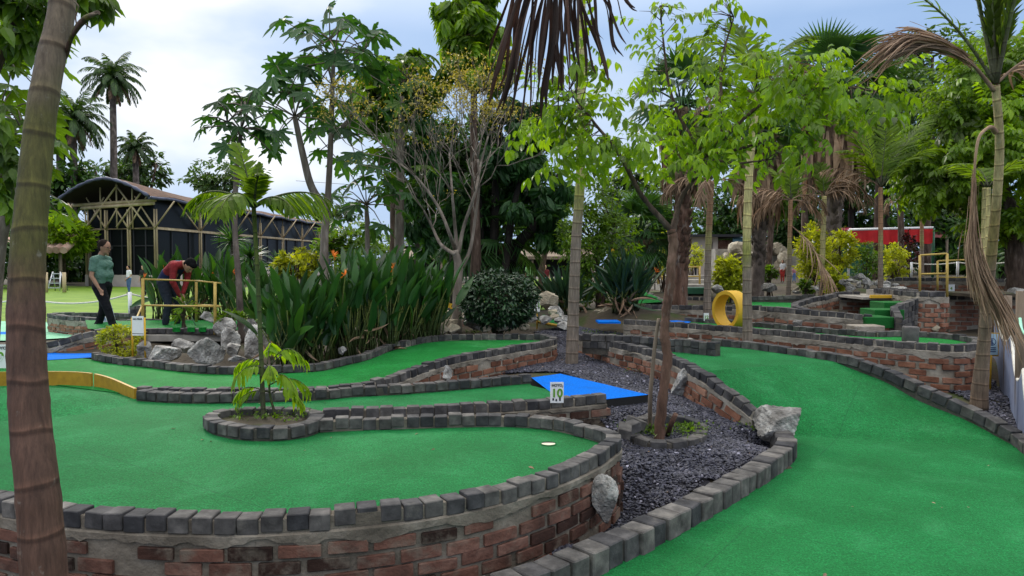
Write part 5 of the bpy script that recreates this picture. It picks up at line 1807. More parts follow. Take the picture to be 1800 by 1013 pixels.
b = on(1005, 641)
palm('tall smooth grey palm trunk turning pale yellow, standing alone in the slate chips', b, aty(1023, -190, 9.0), .074, .048, 'palm_mid',
     [(a, e, 2.2, 1.4, 'green', dict(n=36, ll=.28, lw=.032)) for a, e in ((10, 50), (75, 62), (130, 35), (190, 55), (320, 65))], mid=[aty(1012, 440, 9.05), aty(1021, 290, 9.0), aty(1022, 60, 9.0)], extra=hang_extra, bulge=1.12)
b = aty(1314, 603, 9.15)
palm('straight grey palm with green banding standing right of the yellow hoop', b, aty(1330, 165, 9.3), .060, .048, 'palm_mid',
     [(100, 72, 1.25, 1.3, 'green', dict(n=30, ll=.34, hang=.2)), (75, 60, 1.2, 1.4, 'green', dict(n=30, ll=.34)), (10, 66, 1.15, 1.7, 'green', dict(n=30, ll=.34)), (20, 52, 1.2, 2.0, 'dead', dict(n=30)), (170, 68, 1.3, 2.2, 'green', dict(n=28, ll=.3)), (250, 50, 1.0, 2.0, 'green', dict(n=26)), (190, 15, .9, 1.6, 'dead', {})], mid=[aty(1313, 420, 9.2), aty(1318, 290, 9.25)], bulge=1.1)
b = aty(1243, 548, 12.1)
palm('slim grey palm behind the small sign with number 12', b, aty(1250, 318, 12.0), .062, .05, 'palm_young',
     [(185, 20, 1.0, 2.2, 'dead', {}), (350, 10, .9, 2.0, 'dead', {}), (90, 70, 1.1, .9, 'green', {}), (140, 62, 1.2, 1.2, 'green', {}), (30, 60, 1.1, 1.3, 'green', {}), (240, 5, .9, 2.2, 'dead', {})], mid=[aty(1245, 440, 12.1)])
b = ong(1386, 14.2)
palm('young palm with spreading brown dead fronds before the pale rubble wall', b, aty(1390, 352, 14.2), .05, .042, 'palm_young',
     [(178, 35, 1.15, 1.9, 'dead', {}), (160, 10, .9, 2.3, 'dead', {}), (5, 30, .9, 2.6, 'dead', {}), (-10, 0, .8, 2.3, 'dead', {}), (80, 80, .85, .7, 'green', dict(ll=.3)), (130, 66, .8, .9, 'green', dict(ll=.3)), (40, 66, .8, .9, 'green', dict(ll=.3)), (300, -35, 1.7, 1.6, 'dead', dict(dz=-.5))], mid=[aty(1388, 440, 14.2)])
b = ong(1444, 15)
palm('young palm with yellow green upper stem and curling brown fronds', b, aty(1449, 345, 15), .062, .05, 'palm_mid',
     [(0, 45, 1.25, 3.0, 'dead', {}), (20, 60, 1.1, 2.8, 'dead', {}), (180, 40, 1.3, 2.4, 'dead', {}), (190, 10, .9, 2.4, 'dead', {}), (330, 30, 1.0, 3.2, 'dead', {}), (90, 78, .7, .6, 'green', {})], mid=[aty(1446, 440, 15)])
b = ong(1549, 13.6)
palm('young palm with upright green feather fronds standing behind the yellow beam', b, aty(1548, 330, 13.6), .05, .04, 'palm_young',
     [(110, 72, 1.75, .5, 'green', dict(n=40, ll=.28)), (165, 68, 1.6, .9, 'green', dict(n=40, ll=.28)), (15, 62, 1.7, .9, 'green', dict(n=40, ll=.28)), (50, 74, 1.7, .5, 'green', dict(n=40, ll=.28)), (200, 55, 1.3, 1.5, 'green', dict(n=34, ll=.26)), (175, 40, 1.2, 1.3, 'dead', dict(n=30, ll=.3)), (330, 55, 1.2, 1.3, 'green', dict(n=30))], mid=[aty(1548, 430, 13.6)])
b = ong(1622, 21)
palm('young palm with two drooping brown fronds before the red stall', b, aty(1620, 358, 21), .06, .05, 'palm_young',
     [(180, 48, 1.4, 3.4, 'dead', {}), (0, 48, 1.6, 3.4, 'dead', {}), (95, 80, 1.2, .5, 'green', {}), (140, 72, 1.2, .7, 'green', {}), (40, 70, 1.2, .8, 'green', {}), (170, 62, 1.1, 1.2, 'green', {}), (15, 62, 1.0, 1.2, 'green', {})])
for k, (px, Y) in enumerate(((1735, 11.5), (1727, 12.2))):
    b = ong(px, Y)
    palm(('thin yellow green stem just left of the leaning palm', 'thinner second yellow green stem beside the leaning palm')[k], b, aty(px + 3, 330, Y), .04, .03, 'palm_mid',
         [(a + k * 30, 55, .8, 1.6, 'green', dict(n=20)) for a in (80, 170, 10, 300)], group='thin stems behind the leaning palm')


def right_extra(rt, Q):
    def strandbundle(pts, n, spread0, spread1, w, name, mat='dead', seed=0):
        m = MB()
        Pc = spline(A3(pts), 8)
        k = len(Pc)
        uu = np.linspace(0, 1, k)
        tg = nrm(np.gradient(Pc, axis=0))
        for i in range(n):
            o0, o1 = rng.normal(0, spread0, 3), rng.normal(0, spread1, 3)
            s0, s1 = sorted((rng.uniform(0, .55), rng.uniform(.5, 1.0)))
            s1 = max(s1, s0 + .25)
            t = np.linspace(s0, min(1, s1), 10)
            c = np.stack([np.interp(t, uu, Pc[:, kk]) for kk in range(3)], 1)
            c += o0 * (1 - t)[:, None] + o1 * (t ** 1.5)[:, None] - A3([0, 0, .05]) * (t ** 2)[:, None] + .012 * np.sin(t * 9 + i)[:, None]
            d = nrm(np.gradient(c, axis=0))
            sd = nrm(np.cross(d, nrm(rng.normal(0, 1, 3))))
            ww = w * rng.uniform(.5, 1.2) * np.sin(np.pi * np.linspace(.08, .97, 10)) ** .6
            V = np.stack([c - sd * ww[:, None], c + sd * ww[:, None]], 1)
            a = np.arange(9)[:, None] * 2
            m.add(V, a + A3([0, 1, 3, 2])[None], float(np.clip(rng.normal(.6, .25), 0, 1)))
        m.build(name, MT[mat], rt)
    strandbundle([aty(1712, 118, 6.35), aty(1690, 98, 6.3), aty(1650, 78, 6.2), aty(1600, 70, 6.1), aty(1560, 82, 6.0), aty(1520, 116, 5.95)], 320, .018, .09, .008, 'dead_frond')
    m = MB()
    m.tube(spline(A3([aty(1748, 160, 6.4), aty(1728, 135, 6.38), aty(1700, 105, 6.3), aty(1650, 78, 6.2), aty(1590, 74, 6.1)]), 6), np.linspace(.02, .006, 25), 6, .5)
    m.build('dead_stalk', MT['dead'], rt)
    # hanging dead frond down the trunk
    m = MB()
    st = spline(A3([aty(1750, 232, 6.45), aty(1740, 224, 6.35), aty(1722, 240, 6.3), aty(1715, 275, 6.28), aty(1712, 320, 6.27), aty(1708, 380, 6.25), aty(1712, 440, 6.22)]), 8)
    m.tube(st, np.concatenate([np.linspace(.026, .018, 10), np.linspace(.014, .006, len(st) - 10)]), 8, .75)
    m.build('dead_stalk', MT['dead'], rt)
    strandbundle([aty(1713, 300, 6.27), aty(1710, 380, 6.24), aty(1708, 440, 6.2), aty(1722, 500, 6.15), aty(1738, 540, 6.1)], 210, .014, .065, .0055, 'dead_frond')
    strandbundle([aty(1712, 400, 6.2), aty(1722, 460, 6.15), aty(1745, 510, 6.1), aty(1768, 560, 6.05), aty(1788, 612, 6.0)], 170, .025, .075, .0055, 'dead_frond')


b = aty(1722, 693, 6.95)
rp = palm('leaning pale palm at the right with dead brown fronds hanging down its trunk', b, aty(1750, 150, 6.4), .064, .033, 'palm_right',
          [(150, 80, 1.5, .5, 'green', dict(n=36, r0=.025, ll=.16, lean=.5, rnd=.15, bare=.3)), (70, 84, 1.7, .3, 'green', dict(n=36, r0=.03, ll=.14, lean=.45, rnd=.2)), (20, 80, 1.5, .5, 'green', dict(n=36, r0=.025, ll=.15, lean=.5, rnd=.3)), (120, 86, 1.7, .2, 'green', dict(n=44, ll=.13, lean=.4, r0=.03, rnd=.1)), (300, 80, 1.6, .5, 'green', dict(n=36, r0=.025, ll=.15, lean=.5, rnd=.2)), (5, 45, .9, 1.5, 'dead', dict(n=26)), (165, 62, 1.2, .9, 'green', dict(n=14, lw=.02, ll=.2, r0=.02))],
          mid=[aty(1730, 600, 6.9), aty(1738, 500, 6.8), aty(1752, 350, 6.6), aty(1757, 250, 6.5)], extra=right_extra, bulge=1.25)


# thick fan palms with skirts of dead leaves
def fanpalm(label, base, top, r0, r1, skirt, crown_r, nfan, tmat='bark_fibre', skirt_r=.5, pet=.6):
    rt = empty('fan_palm', base, label, 'palm', None)
    base, top = A3(base), A3(top)
    Q, s = resample(spline(A3([base - A3([0, 0, .2]), base * .5 + top * .5 + A3([.05, 0, 0]), top]), 8), .08)
    u = s / s[-1]
    m = MB()
    m.tube(Q, (r0 * (1 - u) + r1 * u) * (1 + .25 * np.exp(-s / .5)) * (1 + .05 * np.sin(s * 23) * np.sin(s * 7)), 16)
    # leaf-base stubs in a lattice
    K = int(s[-1] * 70)
    t = rng.random(K) * .75 + .22
    a = np.arange(K) * 2.399
    c = np.stack([np.interp(t, u, Q[:, k]) for k in range(3)], 1)
    ro = (r0 * (1 - t) + r1 * t)
    o = np.stack([np.cos(a), np.sin(a), 0 * a], 1)
    R = frames(o * .75 + A3([0, 0, 1.]), o, 1.)
    sc = np.stack([np.full(K, .045), np.full(K, .16), np.full(K, .08)], 1)
    m.inst(STRIP[0], STRIP[1], R * sc[:, None, :], c + o * (ro * .96)[:, None], rng.random(K))
    m.build('trunk', MT[tmat], rt)
    if skirt:
        m = MB()
        n = 420
        a = rng.uniform(0, 6.283, n)
        z = rng.uniform(0, 1, n)
        ln = np.linalg.norm(top - base)
        c = top - A3([0, 0, 1.]) * (z * skirt * .75)[:, None]
        o = np.stack([np.cos(a), np.sin(a), 0 * a], 1)
        c = c + o * (r1 + .04 + skirt_r * .45 * rng.random(n))[:, None]
        d = o * (.30 * rng.random((n, 1)) + .02) - A3([0, 0, 1.]) + rng.normal(0, .1, (n, 3))
        R = frames(d, o + rng.normal(0, .4, (n, 3)))
        L = skirt * rng.uniform(.3, .55, n)
        sc = np.stack([rng.uniform(.03, .07, n) * (.6 + skirt_r), L, L * .6], 1)
        m.inst(STRIP[0], STRIP[1], R * sc[:, None, :], c, rng.random(n))
        m.build('dead_skirt', MT['dead'], rt)
    if nfan:
        m = MB()
        a = np.arange(nfan) * 2.399
        el = np.linspace(1.45, -.5, nfan)
        d = np.stack([np.cos(a) * np.cos(el), np.sin(a) * np.cos(el), np.sin(el)], 1)
        hub = top + d * pet * crown_r
        for p in hub:
            m.tube([top, (top + p) / 2 + A3([0, 0, .04]), p], [.025, .018, .014], 5, .4)
        R = frames(d - A3([0, 0, .35]) + rng.normal(0, .1, (nfan, 3)), A3([0, 0, 1.]) + d * .3 + rng.normal(0, .2, (nfan, 3)), crown_r * rng.uniform(.6, .8, nfan))
        m.inst(FAN[0], FAN[1], R, hub, np.clip(rng.normal(.5, .2, nfan), 0, 1))
        m.build('crown', MT['lf_fan'], rt)
    return rt


fanpalm('thick old palm with reddish shaggy base behind the small tree', ong(1192, 13.4), aty(1198, 190, 13.4), .155, .13, 1.5, .95, 24, 'bark_red', .3)
fanpalm('shaggy fan palm trunk right of the tall grey palm', ong(1331, 16.5), aty(1336, 230, 16.5), .135, .15, 1.9, 1.0, 26, skirt_r=.5)
fanpalm('tall fan palm with the widest hanging skirt of dead leaves', ong(1462, 19), aty(1466, 150, 19), .2, .2, 2.6, 1.35, 34, skirt_r=1.1)
fanpalm('low fan palm with yellowing lower leaves behind the dark cycad', ong(1128, 17), aty(1124, 418, 17), .16, .15, .9, .98, 40, 'bark_fibre', .5)
fanpalm('low palm with yellow green fronds under the bare branched tree', ong(862, 17), aty(862, 425, 17), .12, .12, .5, 1.25, 34, 'bark_dark', .3)
# far tall palms on the left
for k, (px, py, Y, r, n, lb) in enumerate(((198, 140, 62, 3.1, 40, 'tall far queen palm with shaggy dead skirt above the pavilion roof'), (238, 262, 66, 2.2, 30, 'shorter far palm right of the tallest queen palm'), (128, 212, 58, 3.4, 44, 'broad far palm just right of the near trunk'), (104, 236, 60, 2.6, 30, 'far palm half hidden behind the near trunk'))):
    b = A3([*aty(px - 2, 500, Y)[:2], 0])
    cr = []
    for i in range(n):
        cr.append((i * 137.5, 78 - 100 * i / n, r * rng.uniform(.85, 1.1), 2.3, 'green', dict(n=22, ll=.22, lw=.10, hang=.7, r0=.05)))
    cr += [(i * 97, -35, r * .8, 1.5, 'dead', dict(n=16, ll=.2, lw=.08, r0=.05)) for i in range(7)]
    rt = empty('queen_palm', b, lb, 'palm')
    top = aty(px, py, Y)
    m = MB()
    m.tube(spline(A3([b - A3([0, 0, .3]), (b + top) / 2 + A3([.15, 0, 0]), top]), 8), np.linspace(.34, .24, 17), 12)
    m.build('trunk', MT['bark_fibre'], rt)
    for kind, nm, mt in (('green', 'crown', 'lf_far'), ('dead', 'dead_skirt', 'dead')):
        m = MB()
        for az, el, ln, dr, kd, ex in cr:
            if kd == kind:
                a, e = math.radians(az), math.radians(el)
                frond(m, top, A3([math.cos(a) * math.cos(e), math.sin(a) * math.cos(e), math.sin(e)]), ln, dr, rnd=float(rng.uniform(.2, .6)), smat=0, **ex)
        m.build(nm, MT[mt], rt)

# young palm in the oval planter
b = A3([*atz(463, 734, .41)[:2], .40])


def plant_extra(rt, Q):
    m = MB()
    m.tube(spline(A3([b + A3([.09, .02, 0]), aty(474, 690, 5.5), aty(475, 655, 5.5)]), 5), np.linspace(.012, .007, 11), 6)
    m.build('side_shoot', MT['palm_green'], rt)
    for k, (px, py, az, el, ln, dr) in enumerate(((478, 652, 185, 50, .34, 2.6), (476, 640, 350, 60, .34, 3.0), (474, 655, 230, 40, .36, 2.6), (478, 668, 320, 35, .36, 2.4), (476, 676, 0, 30, .36, 2.2), (474, 660, 290, 55, .3, 2.8), (474, 690, 200, 20, .3, 2.2), (470, 640, 100, 60, .36, 2.6), (468, 655, 160, 45, .36, 2.6), (474, 645, 30, 50, .36, 2.8), (478, 690, 340, 25, .34, 2.2), (466, 690, 170, 30, .3, 2.2))):
        one = MB()
        a, e = math.radians(az), math.radians(el)
        frond(one, aty(px, py, 5.5), A3([math.cos(a) * math.cos(e), math.sin(a) * math.cos(e), math.sin(e)]), ln, dr, n=9, lw=.028, ll=.46, hang=1.1, lean=.7, rnd=.8, r0=.006, bare=.35, ragged=.1)
        one.build('frond', [MT['lf_light'], MT['palm_green']], rt)


palm('slender young palm in the oval planter with broad drooping fronds and low bright shoots', b, aty(446, 365, 5.6), .0175, .017, 'palm_green',
     [(165, 34, .64, 1.5, 'green', dict(n=24, ll=.48, hang=.9, lw=.026, rnd=.5)), (15, 32, .64, 1.4, 'green', dict(n=24, ll=.52, hang=.9, lw=.026, rnd=.5)), (265, 30, .6, 2.0, 'green', dict(n=22, ll=.46, hang=.5, lw=.03, rnd=.5)), (140, 72, .58, .9, 'green', dict(n=22, ll=.28, lw=.024, rnd=.65)), (70, 80, .35, .3, 'green', dict(n=16, ll=.25)), (300, 62, .42, 1.8, 'green', dict(n=18, ll=.34, rnd=.3)), (210, 30, .5, 2.0, 'green', dict(n=18, ll=.36, hang=.6, lw=.03, rnd=.45)), (330, 30, .5, 2.0, 'green', dict(n=18, ll=.38, hang=.6, lw=.03, rnd=.5))],
     mid=[aty(458, 600, 5.5), aty(452, 470, 5.55)], extra=plant_extra, bulge=1.2)


# ------------------------------------------------------------------ small tree with light green compound leaves beside the near green
def bl(px, py, rx, ry, sh, Y, dz=.38):
    return (aty(px, py, Y), (rx / F * Y, dz, ry / F * Y), sh)


tb = on(1158, 774)
tb[1] = 5.72
Y0 = 5.72
stems = [([tb - A3([0, 0, .1]), aty(1159, 768, Y0), aty(1166, 686, Y0), aty(1173, 632, Y0), aty(1168, 588, Y0), aty(1171, 550, Y0), aty(1176, 511, Y0), aty(1181, 462, Y0), aty(1183, 420, Y0), aty(1180, 404, Y0)], [.045, .042, .040, .041, .037, .036, .036, .037, .040, .036]),
         ([aty(1181, 407, Y0), aty(1152, 374, 5.67), aty(1125, 340, 5.65), aty(1108, 308, 5.6), aty(1084, 266, 5.55), aty(1040, 210, 5.5), aty(1000, 160, 5.4)], [.027, .021, .019, .017, .014, .010, .005]),
         ([aty(1183, 410, Y0), aty(1190, 372, 5.77), aty(1199, 345, 5.8), aty(1222, 310, 5.85), aty(1240, 272, 5.9)], [.028, .021, .019, .017, .017]),
         ([aty(1240, 272, 5.9), aty(1205, 225, 5.95), aty(1178, 160, 6.0), aty(1168, 90, 6.0), aty(1160, 10, 6.05)], [.018, .015, .012, .009, .004]),
         ([aty(1240, 272, 5.9), aty(1280, 235, 5.7), aty(1330, 190, 5.6), aty(1380, 163, 5.5), aty(1480, 154, 5.4), aty(1540, 160, 5.3)], [.018, .016, .014, .012, .008, .004]),
         ([aty(1266, 240, 5.8), aty(1268, 180, 5.9), aty(1268, 110, 6.0), aty(1290, 30, 6.0)], [.017, .014, .011, .005]),
         ([aty(1240, 275, 5.9), aty(1300, 262, 5.7), aty(1370, 240, 5.5)], [.015, .012, .005]),
         ([aty(1215, 320, 5.85), aty(1250, 285, 5.6), aty(1300, 287, 5.5), aty(1370, 278, 5.4)], [.016, .012, .009, .004])]
blobs = [bl(1040, 215, 70, 60, .17, 5.5), bl(1000, 250, 38, 50, .05, 5.4), bl(1090, 250, 60, 40, .10, 5.6), bl(1165, 120, 45, 85, .06, 6.0), bl(1150, 30, 35, 35, .02, 6.05), bl(1230, 200, 70, 45, .11, 5.9, .6), bl(1275, 100, 45, 60, .06, 6.0),
         bl(1330, 140, 75, 42, .14, 5.6, .6), bl(1430, 140, 80, 42, .12, 5.4), bl(1510, 155, 50, 38, .05, 5.3), bl(1310, 240, 75, 45, .085, 5.6, .5), bl(1400, 215, 70, 40, .08, 5.4), bl(1370, 275, 50, 25, .02, 5.4), bl(1200, 285, 60, 25, .03, 5.8), bl(1480, 200, 40, 30, .03, 5.35), bl(930, 190, 35, 60, .04, 5.7), bl(1010, 110, 45, 50, .04, 5.6), bl(1280, 20, 40, 30, .02, 6), bl(1230, 30, 40, 25, .012, 6.1)]
tree('small forked tree with bright green hanging leaves in a cobble ring by the near green', stems, blobs, 'lf_tree', 'bark_red', pinnate(3, .40, droop=.7, leaf=LF3), .21, 520, clump=.46, twigs=1.0, droop=.45, up=.4, shell=.15, tw_r=.004, rbase=.62, nc=10, lb_m='bark')
# second thin grey stem and stump beside it
m = MB()
m.tube(spline(A3([on(1143, 762), aty(1143, 700, 5.8), aty(1148, 640, 5.8), aty(1152, 600, 5.78), aty(1158, 560, 5.75)]), 5), np.linspace(.019, .013, 21), 8)
tag(m.build('stake', MT['wood']), 'thin grey wooden stake tied beside the small tree trunk', 'stake')
m = MB()
a_ = on(1172, 768)
m.tube([a_, aty(1180, 745, 5.7), aty(1188, 728, 5.65)], [.024, .022, .02], 8)
tag(m.build('cut_branch', MT['bark_red']), 'short cut branch stub leaning out of the cobble tree ring', 'branch')
# ring of loose cobbles round it
rg = ([(1112, 762), (1108, 772), (1122, 783), (1150, 789), (1185, 789), (1215, 783), (1233, 770), (1232, 758), (1212, 748), (1185, 744), (1165, 741), (1140, 741), (1122, 750)])
rg = A3([on(*q_) + A3([0, 0, .065]) for q_ in rg])
kerb_wall('rough ring of grey cobbles round the foot of the small tree', rg, side=0, w=.15, d=.11, h=.075, bricks=False, closed=True, zbot=.02, name='tree_ring', cat='planter')
for k, (px, py) in enumerate(((1108, 752), (1098, 757), (1118, 744))):
    p = atz(px, py, .27)
    m = MB()
    R = frames(A3([[math.cos(k + .4), math.sin(k + .4), .25]]), A3([[.2, .1 * k, 1.]])) * A3([.05, .07, .04])
    m.inst(CBR[0], CBR[1], R, p[None], .4 + .25 * k)
    tag(m.build('loose_cobble', MT['cobble']), ('loose cobble lying tilted between the tree ring and the near green', 'loose cobble touching the near green kerb beside the tree ring', 'loose cobble lying behind the left side of the tree ring')[k], 'cobble', 'loose cobbles by the tree ring')


def weeds(label, pts, n, s, mat='lf_mid', spread=.12, zoff=0.):
    m = MB()
    for p in pts:
        p = A3(p)
        K = n
        o = rng.normal(0, spread, (K, 2))
        c = np.stack([p[0] + o[:, 0], p[1] + o[:, 1], np.full(K, p[2] + zoff) + np.abs(rng.normal(0, s * .5, K))], 1)
        d = rng.normal(0, 1, (K, 3)) + A3([0, 0, .7])
        m.inst(LF1[0], LF1[1], frames(d, A3([0, 0, 1.]) + rng.normal(0, .5, (K, 3)), s * rng.uniform(.5, 1.2, K)), c, rng.random(K))
    o = m.build('ground_cover', MT[mat])
    o['kind'] = 'stuff'
    o['label'] = label
    return o


weeds('low weeds inside the cobble tree ring', [on(1125, 765) + A3([0, 0, .05]), on(1150, 768) + A3([0, 0, .05]), on(1195, 765) + A3([0, 0, .05]), on(1215, 762) + A3([0, 0, .05])], 170, .035, 'lf_mid', .09)
weeds('small weeds in the oval planter', [atz(x, 735, .41) for x in (430, 470, 500, 530)], 40, .035, 'lf_mid', .06)
weeds('weeds along the foot of the brick walls', [on(1128, 655), on(1270, 722), on(1670, 668), on(1655, 662), on(1075, 590), on(1040, 585), on(1325, 748), on(722, 667), on(835, 585)], 110, .035, 'lf_mid', .10)

# ------------------------------------------------------------------ strelitzia clumps
SLEAF = None


def strel_leaf():
    V, Fc = [], []
    n = 7
    for k in range(n + 1):
        t = k / n
        w = .118 * math.sin(math.pi * min(1, .06 + t * .94) ** .8) ** .75 if k < n else 0.004
        z = -.16 * t * t
        V += [(-w, t, z + w * .55), (0, t, z), (w, t, z + w * .55)]
    for k in range(n):
        a = 3 * k
        Fc += [(a, a + 1, a + 4, a + 3), (a + 1, a + 2, a + 5, a + 4)]
    return A3(V, float), Fc


SLEAF = strel_leaf()


def strelitzia(label, bases, n, hmin, hmax, splay, leaf, group=None, flowers=(), name='strelitzia', lmat='lf_strel', lw=1., cat='plant', bias=(0, 0, 0), pet_r=.011):
    c0 = A3(bases).mean(0)
    rt = empty(name, c0, label, cat, group)
    m, g = MB(), MB()
    bases = A3(bases)
    for i in range(n):
        b_ = bases[rng.integers(len(bases))] + A3([*rng.normal(0, .07, 2), -.03])
        a = rng.uniform(0, 6.283)
        h = rng.uniform(hmin, hmax)
        sp_ = splay * .72 * rng.random() ** .7
        d = nrm(A3([math.cos(a) * sp_, math.sin(a) * sp_, 1.]) + A3(bias) * rng.random())
        e = b_ + d * h
        md_ = b_ + nrm(d + A3([0, 0, .5])) * h * .5
        m.tube([b_, md_, e], [pet_r, pet_r * .8, pet_r * .55], 5, rng.random())
        ld_ = nrm((e - md_) + A3([0, 0, .15]) + rng.normal(0, .12, 3))
        o = nrm(A3([math.cos(a), math.sin(a), .25]) + rng.normal(0, .7, 3))
        s = leaf * rng.uniform(.75, 1.15)
        R = frames(ld_[None], -o[None]) * (s * A3([lw, 1, 1]))
        g.inst(SLEAF[0], SLEAF[1], R, e[None], float(np.clip(rng.normal(.5, .22), 0, 1)), 0, True)
    m.build('stalk', MT['palm_green'], rt)
    g.build('foliage', MT[lmat], rt)
    dl = MB()
    K = max(4, n // 9)
    bb_ = bases[rng.integers(len(bases), size=K)] + np.stack([rng.normal(0, .1, K), rng.normal(-.03, .1, K), rng.uniform(.1, .5, K) * hmax], 1)
    dd = nrm(np.stack([rng.normal(0, .5, K), rng.normal(-.2, .5, K), rng.uniform(-1, .6, K)], 1))
    R = frames(dd, rng.normal(0, 1, (K, 3))) * A3([.35 * leaf, .7 * leaf, .9 * leaf])
    dl.inst(SLEAF[0], SLEAF[1], R, bb_, rng.random(K))
    dl.build('withered_leaf', MT['dead'], rt)
    for (p, az) in flowers:
        f = MB()
        K = 9
        aa = np.linspace(-.5, 1.9, K)
        d = np.stack([np.cos(aa) * math.cos(az), np.cos(aa) * math.sin(az), np.sin(aa)], 1) + rng.normal(0, .2, (K, 3))
        R = frames(d, rng.normal(0, 1, (K, 3))) * A3([.009, .085, .085])
        f.inst(STRIP[0], STRIP[1], R, np.repeat(A3(p)[None], K, 0), rng.random(K))
        f.build('flower', MT['flower'], rt)
        s2 = MB()
        bb_ = bases[np.argmin(np.abs(bases[:, 0] - p[0]))]
        s2.tube([bb_, (bb_ + A3(p)) / 2 + A3([0, 0, .1]), A3(p)], .008, 5)
        s2.build('flower_stalk', MT['palm_green'], rt)
    return rt


zb = lambda px, Y: ong(px, Y)
strelitzia('big strelitzia clump with an orange flower at the left of the long bed', [zb(x, Y) for x, Y in ((505, 8.35), (530, 8.6), (560, 8.7), (515, 8.9), (540, 9.2), (590, 9.0))], 210, .35, .95, .62, .46, 'strelitzias behind the second green', [(aty(607, 484, 8.5), 2.6)])
strelitzia('middle strelitzia clump standing tallest behind the second green', [zb(x, Y) for x, Y in ((620, 9.0), (650, 9.2), (680, 9.4), (640, 9.6), (690, 9.9), (600, 9.6))], 220, .45, 1.18, .42, .47, 'strelitzias behind the second green', [(aty(586, 450, 9.2), 1.0), (aty(691, 472, 9.1), 2.0)])
strelitzia('strelitzia clump leaning right toward the clipped round bush', [zb(x, Y) for x, Y in ((715, 9.8), (740, 10.1), (760, 10.3), (730, 10.5), (700, 10.3))], 180, .4, 1.0, .5, .46, 'strelitzias behind the second green', [(aty(668, 518, 9.6), .4)], bias=(.12, 0, 0))
strelitzia('strelitzia with orange flowers behind the terrace railing', [A3([*aty(x, 560, Y)[:2], .45]) for x, Y in ((285, 13.4), (310, 13.6), (340, 13.5), (365, 13.3), (390, 13.0), (410, 12.6))], 130, .3, .95, .5, .55, None, [(aty(255, 487, 13.0), 2.4), (aty(288, 472, 13.2), 1.2), (aty(371, 481, 13.0), 1.8), (aty(410, 480, 12.8), 1.)])
strelitzia('dark strelitzia with broad leaves between the boulders and the slim palm', [A3([*aty(x, 560, Y)[:2], .42]) for x, Y in ((430, 11.6), (455, 11.3), (470, 11.8))], 36, .25, .7, .8, .55, None)
strelitzia('dark spiky fan plant left of the tall grey palm', [zb(x, Y) for x, Y in ((985, 13.6), (1000, 13.4))], 90, .12, .45, 1.1, .62, None, (), 'cycad', 'lf_bush', .55, 'plant')
strelitzia('dark spiky fan plant in front of the low fan palm', [zb(x, Y) for x, Y in ((1100, 12.6), (1112, 12.6), (1090, 12.5))], 130, .12, .55, 1.0, .62, None, [(aty(1152, 478, 12.5), 0)], 'cycad', 'lf_bush', .45, 'plant')
for k, (px, py, Y, lb) in enumerate(((408, 425, 17, 'spiky yucca head left of the textured trunk'), (440, 455, 16, 'spiky yucca head right of the textured trunk'), (418, 475, 16.5, 'low spiky yucca behind the railing strelitzia'), (492, 470, 17, 'spiky yucca beside the pale bamboo like stem'))):
    c = aty(px, py, Y)
    rt = empty('yucca', (c[0], c[1], float(gz(c[0], c[1]))), lb, 'plant')
    m = MB()
    m.tube([A3([c[0], c[1], float(gz(c[0], c[1])) - .1]), c], .06, 8)
    m.build('trunk', MT['bark_fibre'], rt)
    m = MB()
    n = 130
    d = nrm(rng.normal(0, 1, (n, 3)) + A3([0, 0, .35]))
    R = frames(d, A3([0, 0, 1.]) + rng.normal(0, .3, (n, 3))) * A3([.022, .48, .48])
    m.inst(STRIP[0], STRIP[1], R, np.repeat(c[None], n, 0), rng.random(n))
    m.build('crown', MT['lf_fan'], rt)

# ------------------------------------------------------------------ shrubs
shrub('dense dark clipped round bush at the tip of the second green', 878, 527, 10.9, 60, 47, 'lf_bush', LF2, .075, 9500, clump=.2, shell=.94, lobes=[((0, 0, 0), (1, 1, 1), .8), ((-.05, 0, .0), (.8, .8, .8), .2)], name='round_bush', z0=.44)
shrub('small round yellowish green shrub under the NO PISAR notice', 212, 600, 9.35, 33, 27, 'lf_yellow', LF1, .045, 2600, clump=.2, shell=.8, rbase=.35, z0=.4)
YL = 'yellow green shrubs among the young palms'
for px, py, Y, rx, ry, n, lb, lobes in (
        (1281, 487, 14.6, 25, 36, 2600, 'upright yellow green shrub above the yellow hoop', [((0, 0, -.35), (1, 1, .6), .5), ((-.1, 0, .25), (.8, .8, .45), .35), ((-.35, 0, .95), (.35, .35, .4), .15)]),
        (1427, 445, 16.5, 26, 52, 2800, 'tall yellow green shrub left of the yellow stemmed palm', [((-.1, 0, .5), (.9, .9, .5), .4), ((.2, 0, -.1), (1, 1, .45), .3), ((-.3, 0, -.7), (1.2, 1, .5), .3)]),
        (1474, 440, 17.0, 27, 34, 2200, 'yellow green shrub wrapping the widest fan palm trunk', [((.1, 0, .4), (1, 1, .5), .5), ((.3, 0, -.6), (1.1, 1, .5), .5)]),
        (1467, 493, 14.8, 18, 24, 1200, 'small yellow green shrub beside the white rubble', None),
        (1572, 462, 20, 20, 32, 1600, 'yellow green shrub right of the upright feather palm', [((-.1, 0, .45), (.8, .8, .5), .5), ((.1, 0, -.55), (1, 1, .5), .5)]),
        (1522, 462, 19, 22, 34, 1300, 'mid green open shrub left of the upright feather palm', None),
        (1215, 452, 26, 20, 22, 1300, 'yellow green bush before the man in a cap', None),
        (1165, 450, 22, 26, 38, 1700, 'yellow green shrub left of the thick old palm', None),
        (1352, 482, 17, 14, 14, 500, 'broad leaved green plant at the foot of the rubble wall', None),
        (1417, 503, 14.0, 11, 9, 260, 'bright low plant among the white stones', None)):
    shrub(lb, px, py, Y, rx, ry, 'lf_yellow' if 'yellow' in lb else 'lf_mid', LF1, .10 if Y > 13 else .06, n, clump=.28, shell=.45, group=YL if 'yellow green shrub' in lb else None, up=.8)
